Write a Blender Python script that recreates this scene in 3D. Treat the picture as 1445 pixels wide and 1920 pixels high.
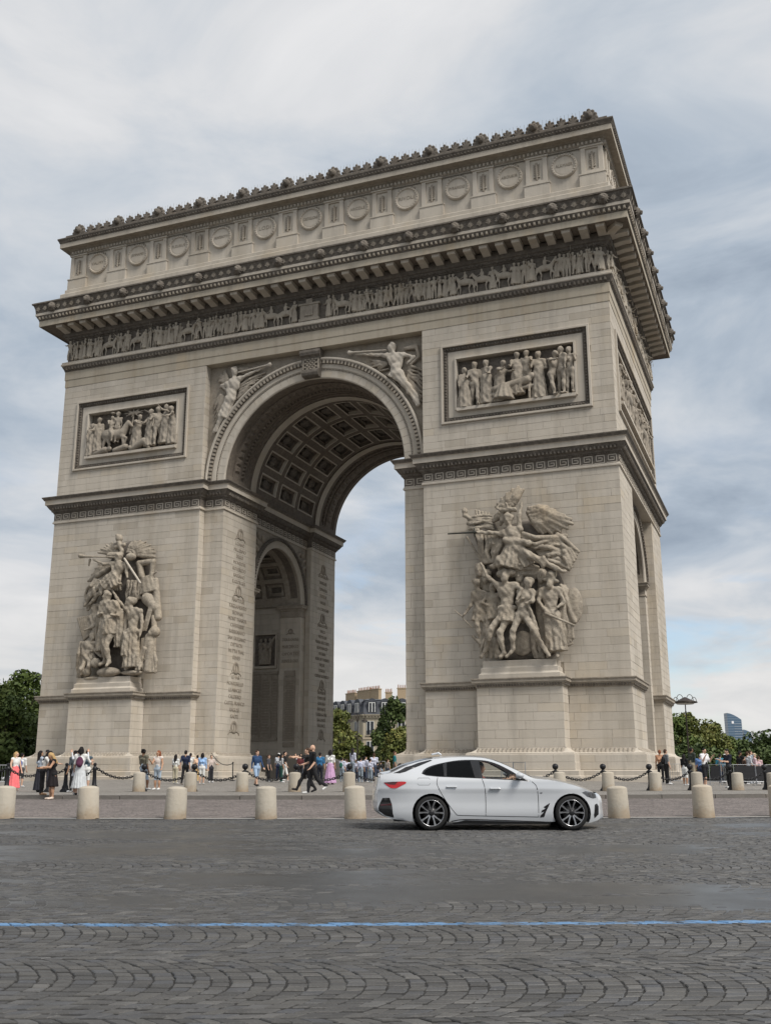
import bpy, math, random
import numpy as np
from mathutils import Vector, Matrix
R = math.radians
rng = random.Random(7)
for o in list(bpy.data.objects):
    bpy.data.objects.remove(o)
scene = bpy.context.scene
COL = scene.collection

# ------------------------------------------------------------------ camera
cd = bpy.data.cameras.new('camera'); cam = bpy.data.objects.new('camera', cd); COL.objects.link(cam)
cd.sensor_fit = 'HORIZONTAL'; cd.sensor_width = 36.0; cd.lens = 36.0*1926.1/1445.0
cd.clip_start = 0.1; cd.clip_end = 12000
cam.location = (31.303, -65.188, 1.590)
cam.rotation_euler = (math.pi/2+0.2520, 0.0007, 0.3689)
scene.camera = cam

# ------------------------------------------------------------------ sky, sun, exposure
SUN_EL, SUN_AZ = 50.0, 114.0      # sun high to the right behind the photographer, veiled by cloud
w = bpy.data.worlds.new('World'); scene.world = w; w.use_nodes = True
nt = w.node_tree; nt.nodes.clear()
def wn(t, **kw):
    n = nt.nodes.new(t)
    for k, v in kw.items(): setattr(n, k, v)
    return n
def lk(a, b): nt.links.new(a, b)
def wmath(op, a, b=None, clamp=False):
    n = wn('ShaderNodeMath', operation=op); n.use_clamp = clamp
    for i, v in enumerate((a, b)):
        if v is None: continue
        if isinstance(v, (int, float)): n.inputs[i].default_value = v
        else: lk(v, n.inputs[i])
    return n.outputs[0]
def wramp(fac, stops):
    n = wn('ShaderNodeValToRGB'); e = n.color_ramp.elements
    while len(e) < len(stops): e.new(0.5)
    for i, (p, c) in enumerate(stops): e[i].position = p; e[i].color = (*c, 1) if len(c) == 3 else c
    lk(fac, n.inputs[0]); return n.outputs[0]
def wmix(f, a, b):
    n = wn('ShaderNodeMix', data_type='RGBA')
    if isinstance(f, (int, float)): n.inputs[0].default_value = f
    else: lk(f, n.inputs[0])
    for i, v in ((6, a), (7, b)):
        if isinstance(v, tuple): n.inputs[i].default_value = (*v, 1)
        else: lk(v, n.inputs[i])
    return n.outputs[2]
out = wn('ShaderNodeOutputWorld')
tc = wn('ShaderNodeTexCoord'); sep = wn('ShaderNodeSeparateXYZ'); lk(tc.outputs['Generated'], sep.inputs[0])
el = wmath('MAXIMUM', sep.outputs[2], 0.0)
den = wmath('ADD', el, 0.22)
cx = wmath('DIVIDE', sep.outputs[0], den); cy = wmath('DIVIDE', sep.outputs[1], den)
cxyz = wn('ShaderNodeCombineXYZ'); lk(cx, cxyz.inputs[0]); lk(cy, cxyz.inputs[1]); lk(el, cxyz.inputs[2])
def wnoise(scale, detail, rough, dist=0.0, off=(0, 0, 0), sc=(1, 1, 1)):
    m = wn('ShaderNodeMapping'); lk(cxyz.outputs[0], m.inputs[0]); m.inputs['Location'].default_value = off; m.inputs['Scale'].default_value = sc
    n = wn('ShaderNodeTexNoise'); lk(m.outputs[0], n.inputs['Vector'])
    n.inputs['Scale'].default_value = scale; n.inputs['Detail'].default_value = detail
    n.inputs['Roughness'].default_value = rough; n.inputs['Distortion'].default_value = dist
    return n.outputs[0]
n_big = wnoise(0.9, 5, 0.5, 0.3, (3.1, 1.7, 0))
n_mid = wnoise(2.7, 8, 0.58, 0.5, (0.4, 5.2, 0), (1, 1, 2.2))
n_gap = wnoise(1.3, 6, 0.55, 0.2, (7.7, 2.4, 0), (1, 1, 3))
# cloud tone: grey-blue undersides to white tops; brighter overhead and in the clearer band over the horizon
tone = wmath('ADD', wmath('MULTIPLY', n_big, 0.95), wmath('MULTIPLY', n_mid, 0.90))
elev_lift = wramp(el, [(0.0, (0.60,)*3), (0.07, (0.68,)*3), (0.14, (0.66,)*3), (0.20, (0.47,)*3), (0.30, (0.40,)*3), (0.42, (0.45,)*3), (0.52, (0.58,)*3), (0.64, (0.74,)*3), (1.0, (0.76,)*3)])
tone = wmath('ADD', wmath('SUBTRACT', tone, 0.405), wmath('SUBTRACT', elev_lift, 0.5))
cloud = wramp(tone, [(0.22, (0.190, 0.228, 0.280)), (0.38, (0.262, 0.303, 0.355)), (0.53, (0.348, 0.376, 0.411)), (0.68, (0.432, 0.440, 0.454)), (0.88, (0.500, 0.500, 0.506))])
cream = wramp(el, [(0.0, (0.75,)*3), (0.10, (0.55,)*3), (0.19, (0,)*3)])
cloud = wmix(cream, cloud, wmix(0.5, cloud, (0.45, 0.436, 0.405)))
sky = wn('ShaderNodeTexSky'); sky.sky_type = 'NISHITA'; sky.sun_disc = False
sky.sun_elevation = R(SUN_EL); sky.sun_rotation = R(SUN_AZ); sky.altitude = 60; sky.air_density = 1.0; sky.dust_density = 1.2; sky.ozone_density = 1.6
skyc = wn('ShaderNodeMix', data_type='RGBA', blend_type='MULTIPLY'); skyc.inputs[0].default_value = 1.0
lk(sky.outputs[0], skyc.inputs[6]); skyc.inputs[7].default_value = (0.10, 0.10, 0.10, 1)
lowband = wramp(el, [(0.0, (0.0,)*3), (0.05, (0.55,)*3), (0.16, (1.0,)*3), (0.24, (0.35,)*3), (0.32, (0,)*3)])
gap = wmath('MULTIPLY', wramp(n_gap, [(0.51, (0,)*3), (0.62, (1,)*3)]), lowband)
col = wmix(gap, cloud, skyc.outputs[2])
bg = wn('ShaderNodeBackground'); bg.inputs[1].default_value = 1.0
lk(col, bg.inputs[0]); lk(bg.outputs[0], out.inputs[0])

sl = bpy.data.lights.new('sun', 'SUN'); so = bpy.data.objects.new('sun', sl); COL.objects.link(so)
sl.energy = 2.4; sl.angle = R(22); sl.color = (1.0, 0.955, 0.89)
_a = R(SUN_AZ)   # compass azimuth from +Y, clockwise
_sd = Vector((math.sin(_a)*math.cos(R(SUN_EL)), math.cos(_a)*math.cos(R(SUN_EL)), math.sin(R(SUN_EL))))
so.rotation_euler = _sd.to_track_quat('Z', 'Y').to_euler()
vs = scene.view_settings; vs.view_transform = 'Standard'; vs.look = 'None'; vs.gamma = 1.0; vs.exposure = 0.72; vs.use_curve_mapping = False
scene.cycles.use_denoising = True
scene.cycles.max_bounces = 6; scene.cycles.diffuse_bounces = 3; scene.cycles.glossy_bounces = 3; scene.cycles.transmission_bounces = 6
scene.render.film_transparent = False

# ------------------------------------------------------------------ helpers
def tag(o, label=None, cat=None, group=None, kind=None):
    if label: o['label'] = label
    if cat: o['category'] = cat
    if group: o['group'] = group
    if kind: o['kind'] = kind
    return o
def empty(name, loc=(0, 0, 0), rz=0.0, parent=None):
    o = bpy.data.objects.new(name, None); COL.objects.link(o); o.location = loc; o.rotation_euler = (0, 0, rz); o.parent = parent
    o.empty_display_size = 0.2
    return o
def link(name, mesh, parent=None, loc=None, rot=None, scale=None, mw=None):
    o = bpy.data.objects.new(name, mesh); COL.objects.link(o); o.parent = parent
    if mw is not None: o.matrix_basis = mw
    if loc is not None: o.location = loc
    if rot is not None: o.rotation_euler = rot
    if scale is not None: o.scale = scale
    return o
class MB:
    """collects polygons; build() makes one mesh"""
    def __init__(self): self.v = []; self.f = []; self.m = []; self.n = 0; self.tint = []
    def add(self, V, F, mat=0, tint=None):
        V = np.asarray(V, float); b = self.n
        self.v.append(V); self.n += len(V)
        if isinstance(F, np.ndarray): F = F.tolist()
        self.f += [[i+b for i in f] for f in F]
        if isinstance(mat, (list, np.ndarray)): self.m += list(mat)
        else: self.m += [mat]*len(F)
        self.tint += [(0.0 if tint is None else tint)]*len(V)
        return self
    def box(self, lo, hi, mat=0, tint=None, M=None):
        x0, y0, z0 = lo; x1, y1, z1 = hi
        V = np.array([(x0,y0,z0),(x1,y0,z0),(x1,y1,z0),(x0,y1,z0),(x0,y0,z1),(x1,y0,z1),(x1,y1,z1),(x0,y1,z1)])
        if M is not None: V = xf(V, M)
        return self.add(V, [(0,3,2,1),(4,5,6,7),(0,1,5,4),(1,2,6,5),(2,3,7,6),(3,0,4,7)], mat, tint)
    def tube(self, pts, rad, n=8, mat=0, caps=True):
        pts = [np.asarray(p, float) for p in pts]
        if not isinstance(rad, (list, tuple)): rad = [rad]*len(pts)
        V = []; prev = None
        for i, p in enumerate(pts):
            t = pts[min(i+1, len(pts)-1)]-pts[max(i-1, 0)]; t = t/(np.linalg.norm(t)+1e-12)
            if prev is None:
                a = np.array([0, 0, 1.]) if abs(t[2]) < .9 else np.array([1., 0, 0])
                u = np.cross(t, a)
            else: u = prev-t*np.dot(prev, t)
            u /= np.linalg.norm(u)+1e-12; prev = u; ww = np.cross(t, u)
            for k in range(n):
                a = 2*math.pi*k/n; V.append(p+rad[i]*(u*math.cos(a)+ww*math.sin(a)))
        F = []
        for i in range(len(pts)-1):
            for k in range(n):
                k2 = (k+1) % n; F.append((i*n+k, i*n+k2, (i+1)*n+k2, (i+1)*n+k))
        if caps: F.append(tuple(range(n))[::-1]); F.append(tuple((len(pts)-1)*n+k for k in range(n)))
        return self.add(V, F, mat)
    def lathe(self, prof, n=16, c=(0, 0, 0), mat=0, a0=0.0, axis='z', caps=True):
        V = []; F = []
        for (r, z) in prof:
            for k in range(n):
                a = a0+2*math.pi*k/n
                if axis == 'z': V.append((c[0]+r*math.cos(a), c[1]+r*math.sin(a), c[2]+z))
                else: V.append((c[0]+r*math.cos(a), c[1]+z, c[2]+r*math.sin(a)))
        for i in range(len(prof)-1):
            for k in range(n):
                k2 = (k+1) % n; q = (i*n+k, i*n+k2, (i+1)*n+k2, (i+1)*n+k)
                F.append(q if axis == 'z' else q[::-1])
        m = len(prof)-1
        e0 = tuple(range(n))[::-1]; e1 = tuple(m*n+k for k in range(n))
        if axis != 'z': e0 = e0[::-1]; e1 = e1[::-1]
        if caps: F += [e0, e1]
        return self.add(V, F, mat)
    def poly_prism(self, pts, y0, y1, mat=0, axis='y'):
        """pts: (a,b) outline counter-clockwise in the a-b plane, extruded along the third axis from y0 to y1"""
        n = len(pts)
        def P(a, b, c): return (a, c, b) if axis == 'y' else ((a, b, c) if axis == 'z' else (c, a, b))
        V = [P(a, b, y0) for a, b in pts]+[P(a, b, y1) for a, b in pts]
        F = [tuple(range(n)), tuple(range(2*n-1, n-1, -1))]
        F += [(k, n+k, n+(k+1) % n, (k+1) % n) for k in range(n)]
        if axis != 'y': F = [f[::-1] for f in F]
        return self.add(V, F, mat)
    def sweep(self, path, prof, closed=False, mat=0, caps=True):
        """moulding: profile (offset outward, z) carried along a plan path with mitred corners; outward = right of travel"""
        P = [np.array(p, float) for p in path]; n = len(P); L = []
        for i in range(n):
            a = P[i-1] if (closed or i > 0) else None; b = P[(i+1) % n] if (closed or i < n-1) else None
            def nr(p, q): d = q-p; d /= np.linalg.norm(d); return np.array([d[1], -d[0]])
            if a is None: m = nr(P[i], b)
            elif b is None: m = nr(a, P[i])
            else:
                n1 = nr(a, P[i]); n2 = nr(P[i], b); m = n1+n2; m /= max(np.dot(m, n1), .2)
            L.append(m)
        k = len(prof); V = []; F = []
        for i in range(n):
            for (o, z) in prof: q = P[i]+L[i]*o; V.append((q[0], q[1], z))
        for i in range(n if closed else n-1):
            j = (i+1) % n
            for s in range(k-1): F.append((i*k+s, j*k+s, j*k+s+1, i*k+s+1))
        if caps and not closed: F.append(tuple(range(k))[::-1]); F.append(tuple((n-1)*k+s for s in range(k)))
        return self.add(V, F, mat)
    def build(self, name, mats, parent=None, smooth=False, loc=None, rz=None, tint=False, sharp=None):
        me = bpy.data.meshes.new(name)
        V = np.concatenate(self.v) if self.v else np.zeros((0, 3))
        fill(me, V, self.f, self.m, mats, smooth)
        if tint:
            at = me.attributes.new('tint', 'FLOAT', 'POINT'); at.data.foreach_set('value', np.array(self.tint, np.float32))
        o = link(name, me, parent, loc)
        if rz is not None: o.rotation_euler = (0, 0, rz)
        return o
    def mesh(self, name, mats, smooth=False):
        me = bpy.data.meshes.new(name); fill(me, np.concatenate(self.v), self.f, self.m, mats, smooth); return me
def fill(me, V, F, midx, mats, smooth):
    me.vertices.add(len(V)); me.vertices.foreach_set('co', np.asarray(V, np.float32).ravel())
    cnt = np.fromiter((len(f) for f in F), np.int32, len(F)); tot = int(cnt.sum())
    me.loops.add(tot); me.loops.foreach_set('vertex_index', np.fromiter((i for f in F for i in f), np.int32, tot))
    me.polygons.add(len(F)); st = np.zeros(len(F), np.int32)
    if len(F): st[1:] = np.cumsum(cnt)[:-1]
    me.polygons.foreach_set('loop_start', st); me.polygons.foreach_set('loop_total', cnt)
    for m in (mats if isinstance(mats, (list, tuple)) else [mats]): me.materials.append(m)
    if midx is not None: me.polygons.foreach_set('material_index', np.asarray(midx, np.int32))
    me.polygons.foreach_set('use_smooth', np.full(len(F), bool(smooth)))
    me.update(calc_edges=True); me.validate()
def xf(V, M):
    V = np.asarray(V, float); A = np.array(M)
    return V @ A[:3, :3].T + A[:3, 3]
def rotz(a, loc=(0, 0, 0), s=1.0): return Matrix.Translation(loc) @ Matrix.Rotation(a, 4, 'Z') @ Matrix.Scale(s, 4)

# ---- implicit-surface modelling: limbs, drapery, carving as smooth unions, meshed with surface nets
def sd_cap(P, a, b, ra, rb):
    a = np.asarray(a, float); b = np.asarray(b, float); ab = b-a; L2 = max(np.dot(ab, ab), 1e-9)
    t = np.clip(((P-a) @ ab)/L2, 0, 1)
    return np.linalg.norm(P-a-t[..., None]*ab, axis=-1)-(ra+(rb-ra)*t)
def sd_ell(P, c, r, M=None):
    q = P-np.asarray(c, float)
    if M is not None: q = q @ M
    r = np.asarray(r, float); k = np.linalg.norm(q/r, axis=-1)
    return (k-1)*r.min()*np.where(k > 1, 1.0, 1.0)
def sd_cone(P, a, b, ra, rb, nf=0, amp=0.0, ph=0.0, flat=1.0):
    """draped cloth: cone from a to b with fold ripples growing towards b"""
    a = np.asarray(a, float); b = np.asarray(b, float); ab = b-a; L = np.linalg.norm(ab); d = ab/L
    q = P-a; h = q @ d; t = np.clip(h/L, 0, 1)
    rad = q-h[..., None]*d
    u = np.cross(d, [0, 1, 0.01]); u /= np.linalg.norm(u); v = np.cross(d, u)
    x = rad @ u; y = (rad @ v)/flat
    rr = np.hypot(x, y); ang = np.arctan2(y, x)
    R_ = ra+(rb-ra)*t
    if nf: R_ = R_+amp*(0.25+0.75*t)*np.sin(nf*ang+ph+2.2*t)
    return np.maximum((rr-R_)*0.75, np.maximum(-h, h-L))
def field(prims, h, k=0.03, pad=None):
    """prims: tuples (kind, args..., material index).  returns V, F, face materials"""
    lo = np.full(3, 1e9); hi = -lo; bbs = []
    for p in prims:
        kd = p[0]
        if kd == 'cap': pts = np.array([p[1], p[2]], float); r = max(p[3], p[4])
        elif kd == 'ell': pts = np.array([p[1]], float); r = max(p[2])
        else: pts = np.array([p[1], p[2]], float); r = max(p[3], p[4])+abs(p[6])+0.01
        b0 = pts.min(0)-r; b1 = pts.max(0)+r; bbs.append((b0, b1)); lo = np.minimum(lo, b0); hi = np.maximum(hi, b1)
    lo = lo-3*h-k; hi = hi+3*h+k; N = np.ceil((hi-lo)/h).astype(int)+1
    Fd = np.full(N, 10.0, np.float32); Mt = np.zeros(N, np.int8); Db = np.full(N, 10.0, np.float32)
    for p, (b0, b1) in zip(prims, bbs):
        i0 = np.maximum(((b0-lo-k)/h).astype(int)-2, 0); i1 = np.minimum(((b1-lo+k)/h).astype(int)+4, N)
        ax = [lo[j]+h*np.arange(i0[j], i1[j]) for j in range(3)]
        P = np.stack(np.meshgrid(*ax, indexing='ij'), -1); kd = p[0]
        if kd == 'cap': d = sd_cap(P, *p[1:5])
        elif kd == 'ell': d = sd_ell(P, p[1], p[2], p[3])
        else: d = sd_cone(P, *p[1:-1])
        s = tuple(slice(i0[j], i1[j]) for j in range(3)); F0 = Fd[s]
        e = np.maximum(k-np.abs(F0-d), 0)/k
        Fd[s] = np.minimum(F0, d)-e*e*k*0.25
        mk = d < Db[s]; Db[s] = np.where(mk, d, Db[s]); Mt[s] = np.where(mk, p[-1], Mt[s])
    return nets(Fd, Mt, lo, h)
def nets(Fd, Mt, lo, h):
    S = Fd < 0; N = np.array(Fd.shape)
    c = np.zeros(N-1, np.int32)
    for dx in (0, 1):
        for dy in (0, 1):
            for dz in (0, 1): c += S[dx:N[0]-1+dx, dy:N[1]-1+dy, dz:N[2]-1+dz]
    act = (c > 0) & (c < 8); I = np.argwhere(act); idx = np.full(N-1, -1, np.int64); idx[act] = np.arange(len(I))
    acc = np.zeros((len(I), 3)); cnt = np.zeros(len(I)); cor = [(0,0,0),(1,0,0),(0,1,0),(1,1,0),(0,0,1),(1,0,1),(0,1,1),(1,1,1)]
    ed = [(a, b) for a in range(8) for b in range(a+1, 8) if sum(abs(cor[a][j]-cor[b][j]) for j in range(3)) == 1]
    for a, b in ed:
        fa = Fd[I[:, 0]+cor[a][0], I[:, 1]+cor[a][1], I[:, 2]+cor[a][2]]; fb = Fd[I[:, 0]+cor[b][0], I[:, 1]+cor[b][1], I[:, 2]+cor[b][2]]
        x = (fa < 0) != (fb < 0); t = np.where(x, fa/np.where(x, fa-fb, 1), 0)
        pa = np.array(cor[a], float); pb = np.array(cor[b], float)
        acc += np.where(x[:, None], pa+(pb-pa)*t[:, None], 0); cnt += x
    V = lo+h*(I+acc/cnt[:, None])
    Q = []; QM = []
    for ax in range(3):
        sl0 = [slice(1, N[j]-1) for j in range(3)]; sl1 = list(sl0); sl0[ax] = slice(0, N[ax]-1); sl1[ax] = slice(1, N[ax])
        A = S[tuple(sl0)]; B = S[tuple(sl1)]; e = np.argwhere(A != B)
        if not len(e): continue
        base = np.array([1, 1, 1]); base[ax] = 0; e = e+base
        flip = S[e[:, 0], e[:, 1], e[:, 2]]; u = [j for j in range(3) if j != ax]
        def cell(da, db):
            q = e.copy(); q[:, u[0]] += da; q[:, u[1]] += db; return idx[q[:, 0], q[:, 1], q[:, 2]]
        q = np.stack([cell(-1, -1), cell(0, -1), cell(0, 0), cell(-1, 0)], 1)
        f2 = flip if ax != 1 else ~flip
        q = np.where(f2[:, None], q, q[:, ::-1]); Q.append(q)
        QM.append(Mt[e[:, 0], e[:, 1], e[:, 2]])
    return V, np.concatenate(Q), np.concatenate(QM)
def smooth_obj(name, prims, h, mats, parent=None, k=0.03, loc=None, rz=None, M=None, rough=0.0):
    V, F, fm = field(prims, h, k)
    if rough:                                     # chisel unevenness
        x, y, z = V.T
        V = V+rough*np.stack([np.sin(7*y+5*z+1)+np.sin(13*z-9*x), np.sin(6*x+7*z)+np.sin(15*x+11*z+2), np.sin(9*x+4*y)+np.sin(12*y+14*x)], 1)
    if M is not None: V = xf(V, M)
    me = bpy.data.meshes.new(name); fill(me, V, F.tolist(), fm, mats, True)
    o = link(name, me, parent, loc)
    if rz is not None: o.rotation_euler = (0, 0, rz)
    return o
def smooth_mesh(name, prims, h, mats, k=0.03):
    V, F, fm = field(prims, h, k); me = bpy.data.meshes.new(name); fill(me, V, F.tolist(), fm, mats, True); return me

# ------------------------------------------------------------------ materials
class NT:
    def __init__(self, name):
        self.mat = bpy.data.materials.new(name); self.mat.use_nodes = True; self.t = self.mat.node_tree; self.t.nodes.clear()
        self.out = self.n('ShaderNodeOutputMaterial'); self.b = self.n('ShaderNodeBsdfPrincipled'); self.l(self.b.outputs[0], self.out.inputs[0])
        self.geo = None
    def n(self, t, **kw):
        x = self.t.nodes.new(t)
        for k, v in kw.items(): setattr(x, k, v)
        return x
    def l(self, a, b): self.t.links.new(a, b)
    def s(self, inp, v):
        if isinstance(v, (int, float)): inp.default_value = v
        elif isinstance(v, tuple): inp.default_value = (*v, 1) if len(v) == 3 and inp.type == 'RGBA' else v
        else: self.l(v, inp)
    def pos(self):
        if self.geo is None: self.geo = self.n('ShaderNodeNewGeometry')
        return self.geo.outputs['Position']
    def obj(self): return self.n('ShaderNodeTexCoord').outputs['Object']
    def noise(self, scale, detail=4, rough=.55, sc=(1, 1, 1), vec=None, dist=0.0):
        m = self.n('ShaderNodeMapping'); self.l(vec or self.pos(), m.inputs[0]); m.inputs['Scale'].default_value = sc
        x = self.n('ShaderNodeTexNoise'); self.l(m.outputs[0], x.inputs['Vector']); x.inputs['Scale'].default_value = scale
        x.inputs['Detail'].default_value = detail; x.inputs['Roughness'].default_value = rough; x.inputs['Distortion'].default_value = dist
        return x.outputs[0]
    def ramp(self, f, stops):
        x = self.n('ShaderNodeValToRGB'); e = x.color_ramp.elements
        while len(e) < len(stops): e.new(.5)
        for i, (p, c) in enumerate(stops):
            e[i].position = p; e[i].color = (c, c, c, 1) if isinstance(c, (int, float)) else (*c, 1)
        self.l(f, x.inputs[0]); return x.outputs[0]
    def math(self, op, a, b=0.0, clamp=False):
        x = self.n('ShaderNodeMath', operation=op); x.use_clamp = clamp; self.s(x.inputs[0], a); self.s(x.inputs[1], b); return x.outputs[0]
    def mix(self, f, a, b, mode='MIX'):
        x = self.n('ShaderNodeMix', data_type='RGBA', blend_type=mode); self.s(x.inputs[0], f); self.s(x.inputs[6], a); self.s(x.inputs[7], b); return x.outputs[2]
    def bump(self, hgt, strength=.3, dist=.02):
        x = self.n('ShaderNodeBump'); x.inputs['Strength'].default_value = strength; x.inputs['Distance'].default_value = dist
        self.l(hgt, x.inputs['Height']); self.l(x.outputs[0], self.b.inputs['Normal'])
    def fin(self, color, rough=.85, metal=0.0, spec=.3):
        self.s(self.b.inputs['Base Color'], color); self.s(self.b.inputs['Roughness'], rough); self.s(self.b.inputs['Metallic'], metal)
        self.b.inputs['Specular IOR Level'].default_value = spec; return self.mat
_simple = {}
def plain(name, c, rough=.7, metal=0.0, var=.12, spec=.3, scale=6.0):
    if name in _simple: return _simple[name]
    m = NT(name); f = m.noise(scale, 4, .6, vec=m.obj())
    col = m.mix(m.ramp(f, [(.3, 0.0), (.7, 1.0)]), tuple(x*(1-var) for x in c), tuple(min(x*(1+var), 1) for x in c))
    _simple[name] = m.fin(col, rough, metal, spec); return _simple[name]
def stone_mat(name, base, dark, warm, soot=0.0, streak=.35, block=False, bump=.25, foot=False):
    m = NT(name)
    big = m.ramp(m.noise(.22, 4, .6), [(.35, 0.0), (.7, 1.0)])
    c = m.mix(big, base, tuple(x*.86 for x in base))
    wm = m.ramp(m.noise(.33, 5, .6, (1, 1, .55)), [(.55, 0.0), (.72, 1.0)])
    c = m.mix(m.math('MULTIPLY', wm, .55), c, warm)
    if block:
        oi = m.n('ShaderNodeObjectInfo'); at = m.n('ShaderNodeAttribute'); at.attribute_name = 'tint'
        r = m.math('FRACT', m.math('ADD', oi.outputs['Random'], at.outputs['Fac']))
        c = m.mix(1.0, c, m.ramp(r, [(0.0, (.84, .825, .80)), (.10, (.94, .935, .925)), (.2, (.98, .977, .97)), (.55, (1.0, .995, .985)), (.85, (1.02, 1.02, 1.02)), (1.0, (.985, .955, .90))]), 'MULTIPLY')
    rn = m.ramp(m.noise(.55, 5, .65, (1, 1, .11)), [(.50, 0.0), (.72, 1.0)])
    c = m.mix(m.math('MULTIPLY', rn, streak*.8), c, tuple(x*.62 for x in warm))
    st = m.ramp(m.noise(1.5, 5, .65, (1, 1, .09)), [(.48, 0.0), (.74, 1.0)])
    c = m.mix(m.math('MULTIPLY', st, streak), c, dark)
    sp = m.ramp(m.noise(2.6, 6, .7), [(.58, 0.0), (.75, 1.0)])
    c = m.mix(m.math('MULTIPLY', sp, .4), c, dark)
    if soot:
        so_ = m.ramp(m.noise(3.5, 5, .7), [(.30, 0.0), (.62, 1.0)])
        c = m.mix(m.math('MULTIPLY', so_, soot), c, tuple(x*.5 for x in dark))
    if foot:                                     # rusty splash stains, ragged, from the wet road
        sz = m.n('ShaderNodeSeparateXYZ'); m.l(m.obj(), sz.inputs[0])
        f = m.math('ADD', sz.outputs[2], m.math('MULTIPLY', m.math('SUBTRACT', m.noise(4.0, 5, .7), .5), .7))
        c = m.mix(m.ramp(f, [(.02, .6), (.30, 0.0)]), c, (.27, .19, .115))
    m.bump(m.math('ADD', m.noise(14, 5, .65), m.math('MULTIPLY', m.noise(3.2, 4, .6), 3.0 if soot else .4)), bump, .05)
    return m.fin(c, .9, 0, .2)
STONE = stone_mat('limestone', (.510, .460, .392), (.25, .225, .19), (.43, .345, .235), 0, .35)
BLOCK = stone_mat('limestone_ashlar', (.525, .476, .408), (.25, .225, .19), (.45, .375, .275), 0, .42, True)
JOINT = stone_mat('mortar_joint', (.385, .338, .278), (.22, .195, .165), (.33, .27, .20))
CARVE = stone_mat('carved_limestone', (.395, .348, .287), (.175, .150, .125), (.36, .29, .205), .35, .3)
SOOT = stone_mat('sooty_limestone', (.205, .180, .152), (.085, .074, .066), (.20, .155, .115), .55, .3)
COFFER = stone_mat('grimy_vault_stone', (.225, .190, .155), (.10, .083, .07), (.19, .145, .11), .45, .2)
ENGR = stone_mat('engraved_letter', (.285, .248, .202), (.18, .155, .13), (.25, .20, .145))
WARMB = stone_mat('golden_ashlar', (.470, .418, .338), (.25, .215, .17), (.46, .345, .21), 0, .5, True)
FRZ = stone_mat('frieze_stone', (.46, .408, .335), (.21, .18, .15), (.42, .335, .235), .22, .3)
GRANITE = stone_mat('bollard_granite', (.41, .372, .31), (.20, .172, .14), (.42, .33, .23), 0, .45, False, .3, True)
IRON = plain('black_iron', (.014, .014, .016), .45, .3, .3, .4)
# ------------------------------------------------------------------ setting: the domed round square
CX, CY = 0.0, 11.13            # centre of the square (under the arch)
RC = 82.5                      # the photographer's distance from it
R_LINE, R_STRIP, R_KERB, R_BOLL2 = 72.3, 57.3, 48.0, 40.6
_zp = [(0, 1.40), (20, 1.38), (22.5, 1.33), (30.5, 1.13), (40.5, 1.0), (47.8, .985)]
def gz(r):
    if r > R_KERB: return .0248*(RC-r) if r < 140 else max(.0248*(RC-140)-(r-140)*.004, -14)
    return float(np.interp(r, [p[0] for p in _zp], [p[1] for p in _zp]))
def gxy(x, y): return gz(math.hypot(x-CX, y-CY))
CAMA = math.atan2(-65.188-CY, 31.303)          # bearing of the photographer seen from the centre
def pol(r, a, z=0.0):                          # a: metres of arc are a*r, 0 = towards the photographer, + = to the photo's right
    t = CAMA+a
    return (CX+r*math.cos(t), CY+r*math.sin(t), z)
def ring(name, r0, r1, mat, dz=0.0, nr=6, na=180, a0=-math.pi, a1=math.pi, parent=None, zf=None):
    mb = MB(); V = []; rs = np.linspace(r0, r1, nr+1); As = np.linspace(a0, a1, na+1)
    for r in rs:
        for a in As: V.append(pol(r, a, (zf or gz)(r)+dz))
    F = [(i*(na+1)+j, i*(na+1)+j+1, (i+1)*(na+1)+j+1, (i+1)*(na+1)+j) for i in range(nr) for j in range(na)]
    mb.add(V, [f[::-1] for f in F]); return mb.build(name, mat, parent, True)

# --- ground materials
def cobble_mat(name, sc, c0, c1, jc, strength=.6, paint=False):
    m = NT(name)
    v = m.n('ShaderNodeTexVoronoi', feature='DISTANCE_TO_EDGE'); v.inputs['Scale'].default_value = sc; m.l(m.pos(), v.inputs['Vector'])
    v2 = m.n('ShaderNodeTexVoronoi'); v2.inputs['Scale'].default_value = sc; m.l(m.pos(), v2.inputs['Vector'])
    sepc = m.n('ShaderNodeSeparateColor'); m.l(v2.outputs['Color'], sepc.inputs[0])
    c = m.mix(sepc.outputs[0], c0, c1)
    c = m.mix(m.ramp(m.noise(.35, 5, .6), [(.4, 0.0), (.65, .5)]), c, tuple(x*.75 for x in c0))
    c = m.mix(m.ramp(m.noise(2.2, 6, .75), [(.38, 0.0), (.62, .8)]), c, tuple(x*1.35 for x in c1))
    e = m.ramp(v.outputs['Distance'], [(.0, 0.0), (.10, 1.0)])
    c = m.mix(e, jc, c); m.bump(m.math('ADD', e, m.noise(30, 3)), strength, .015)
    return m.fin(c, .75, 0, .35)
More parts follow.
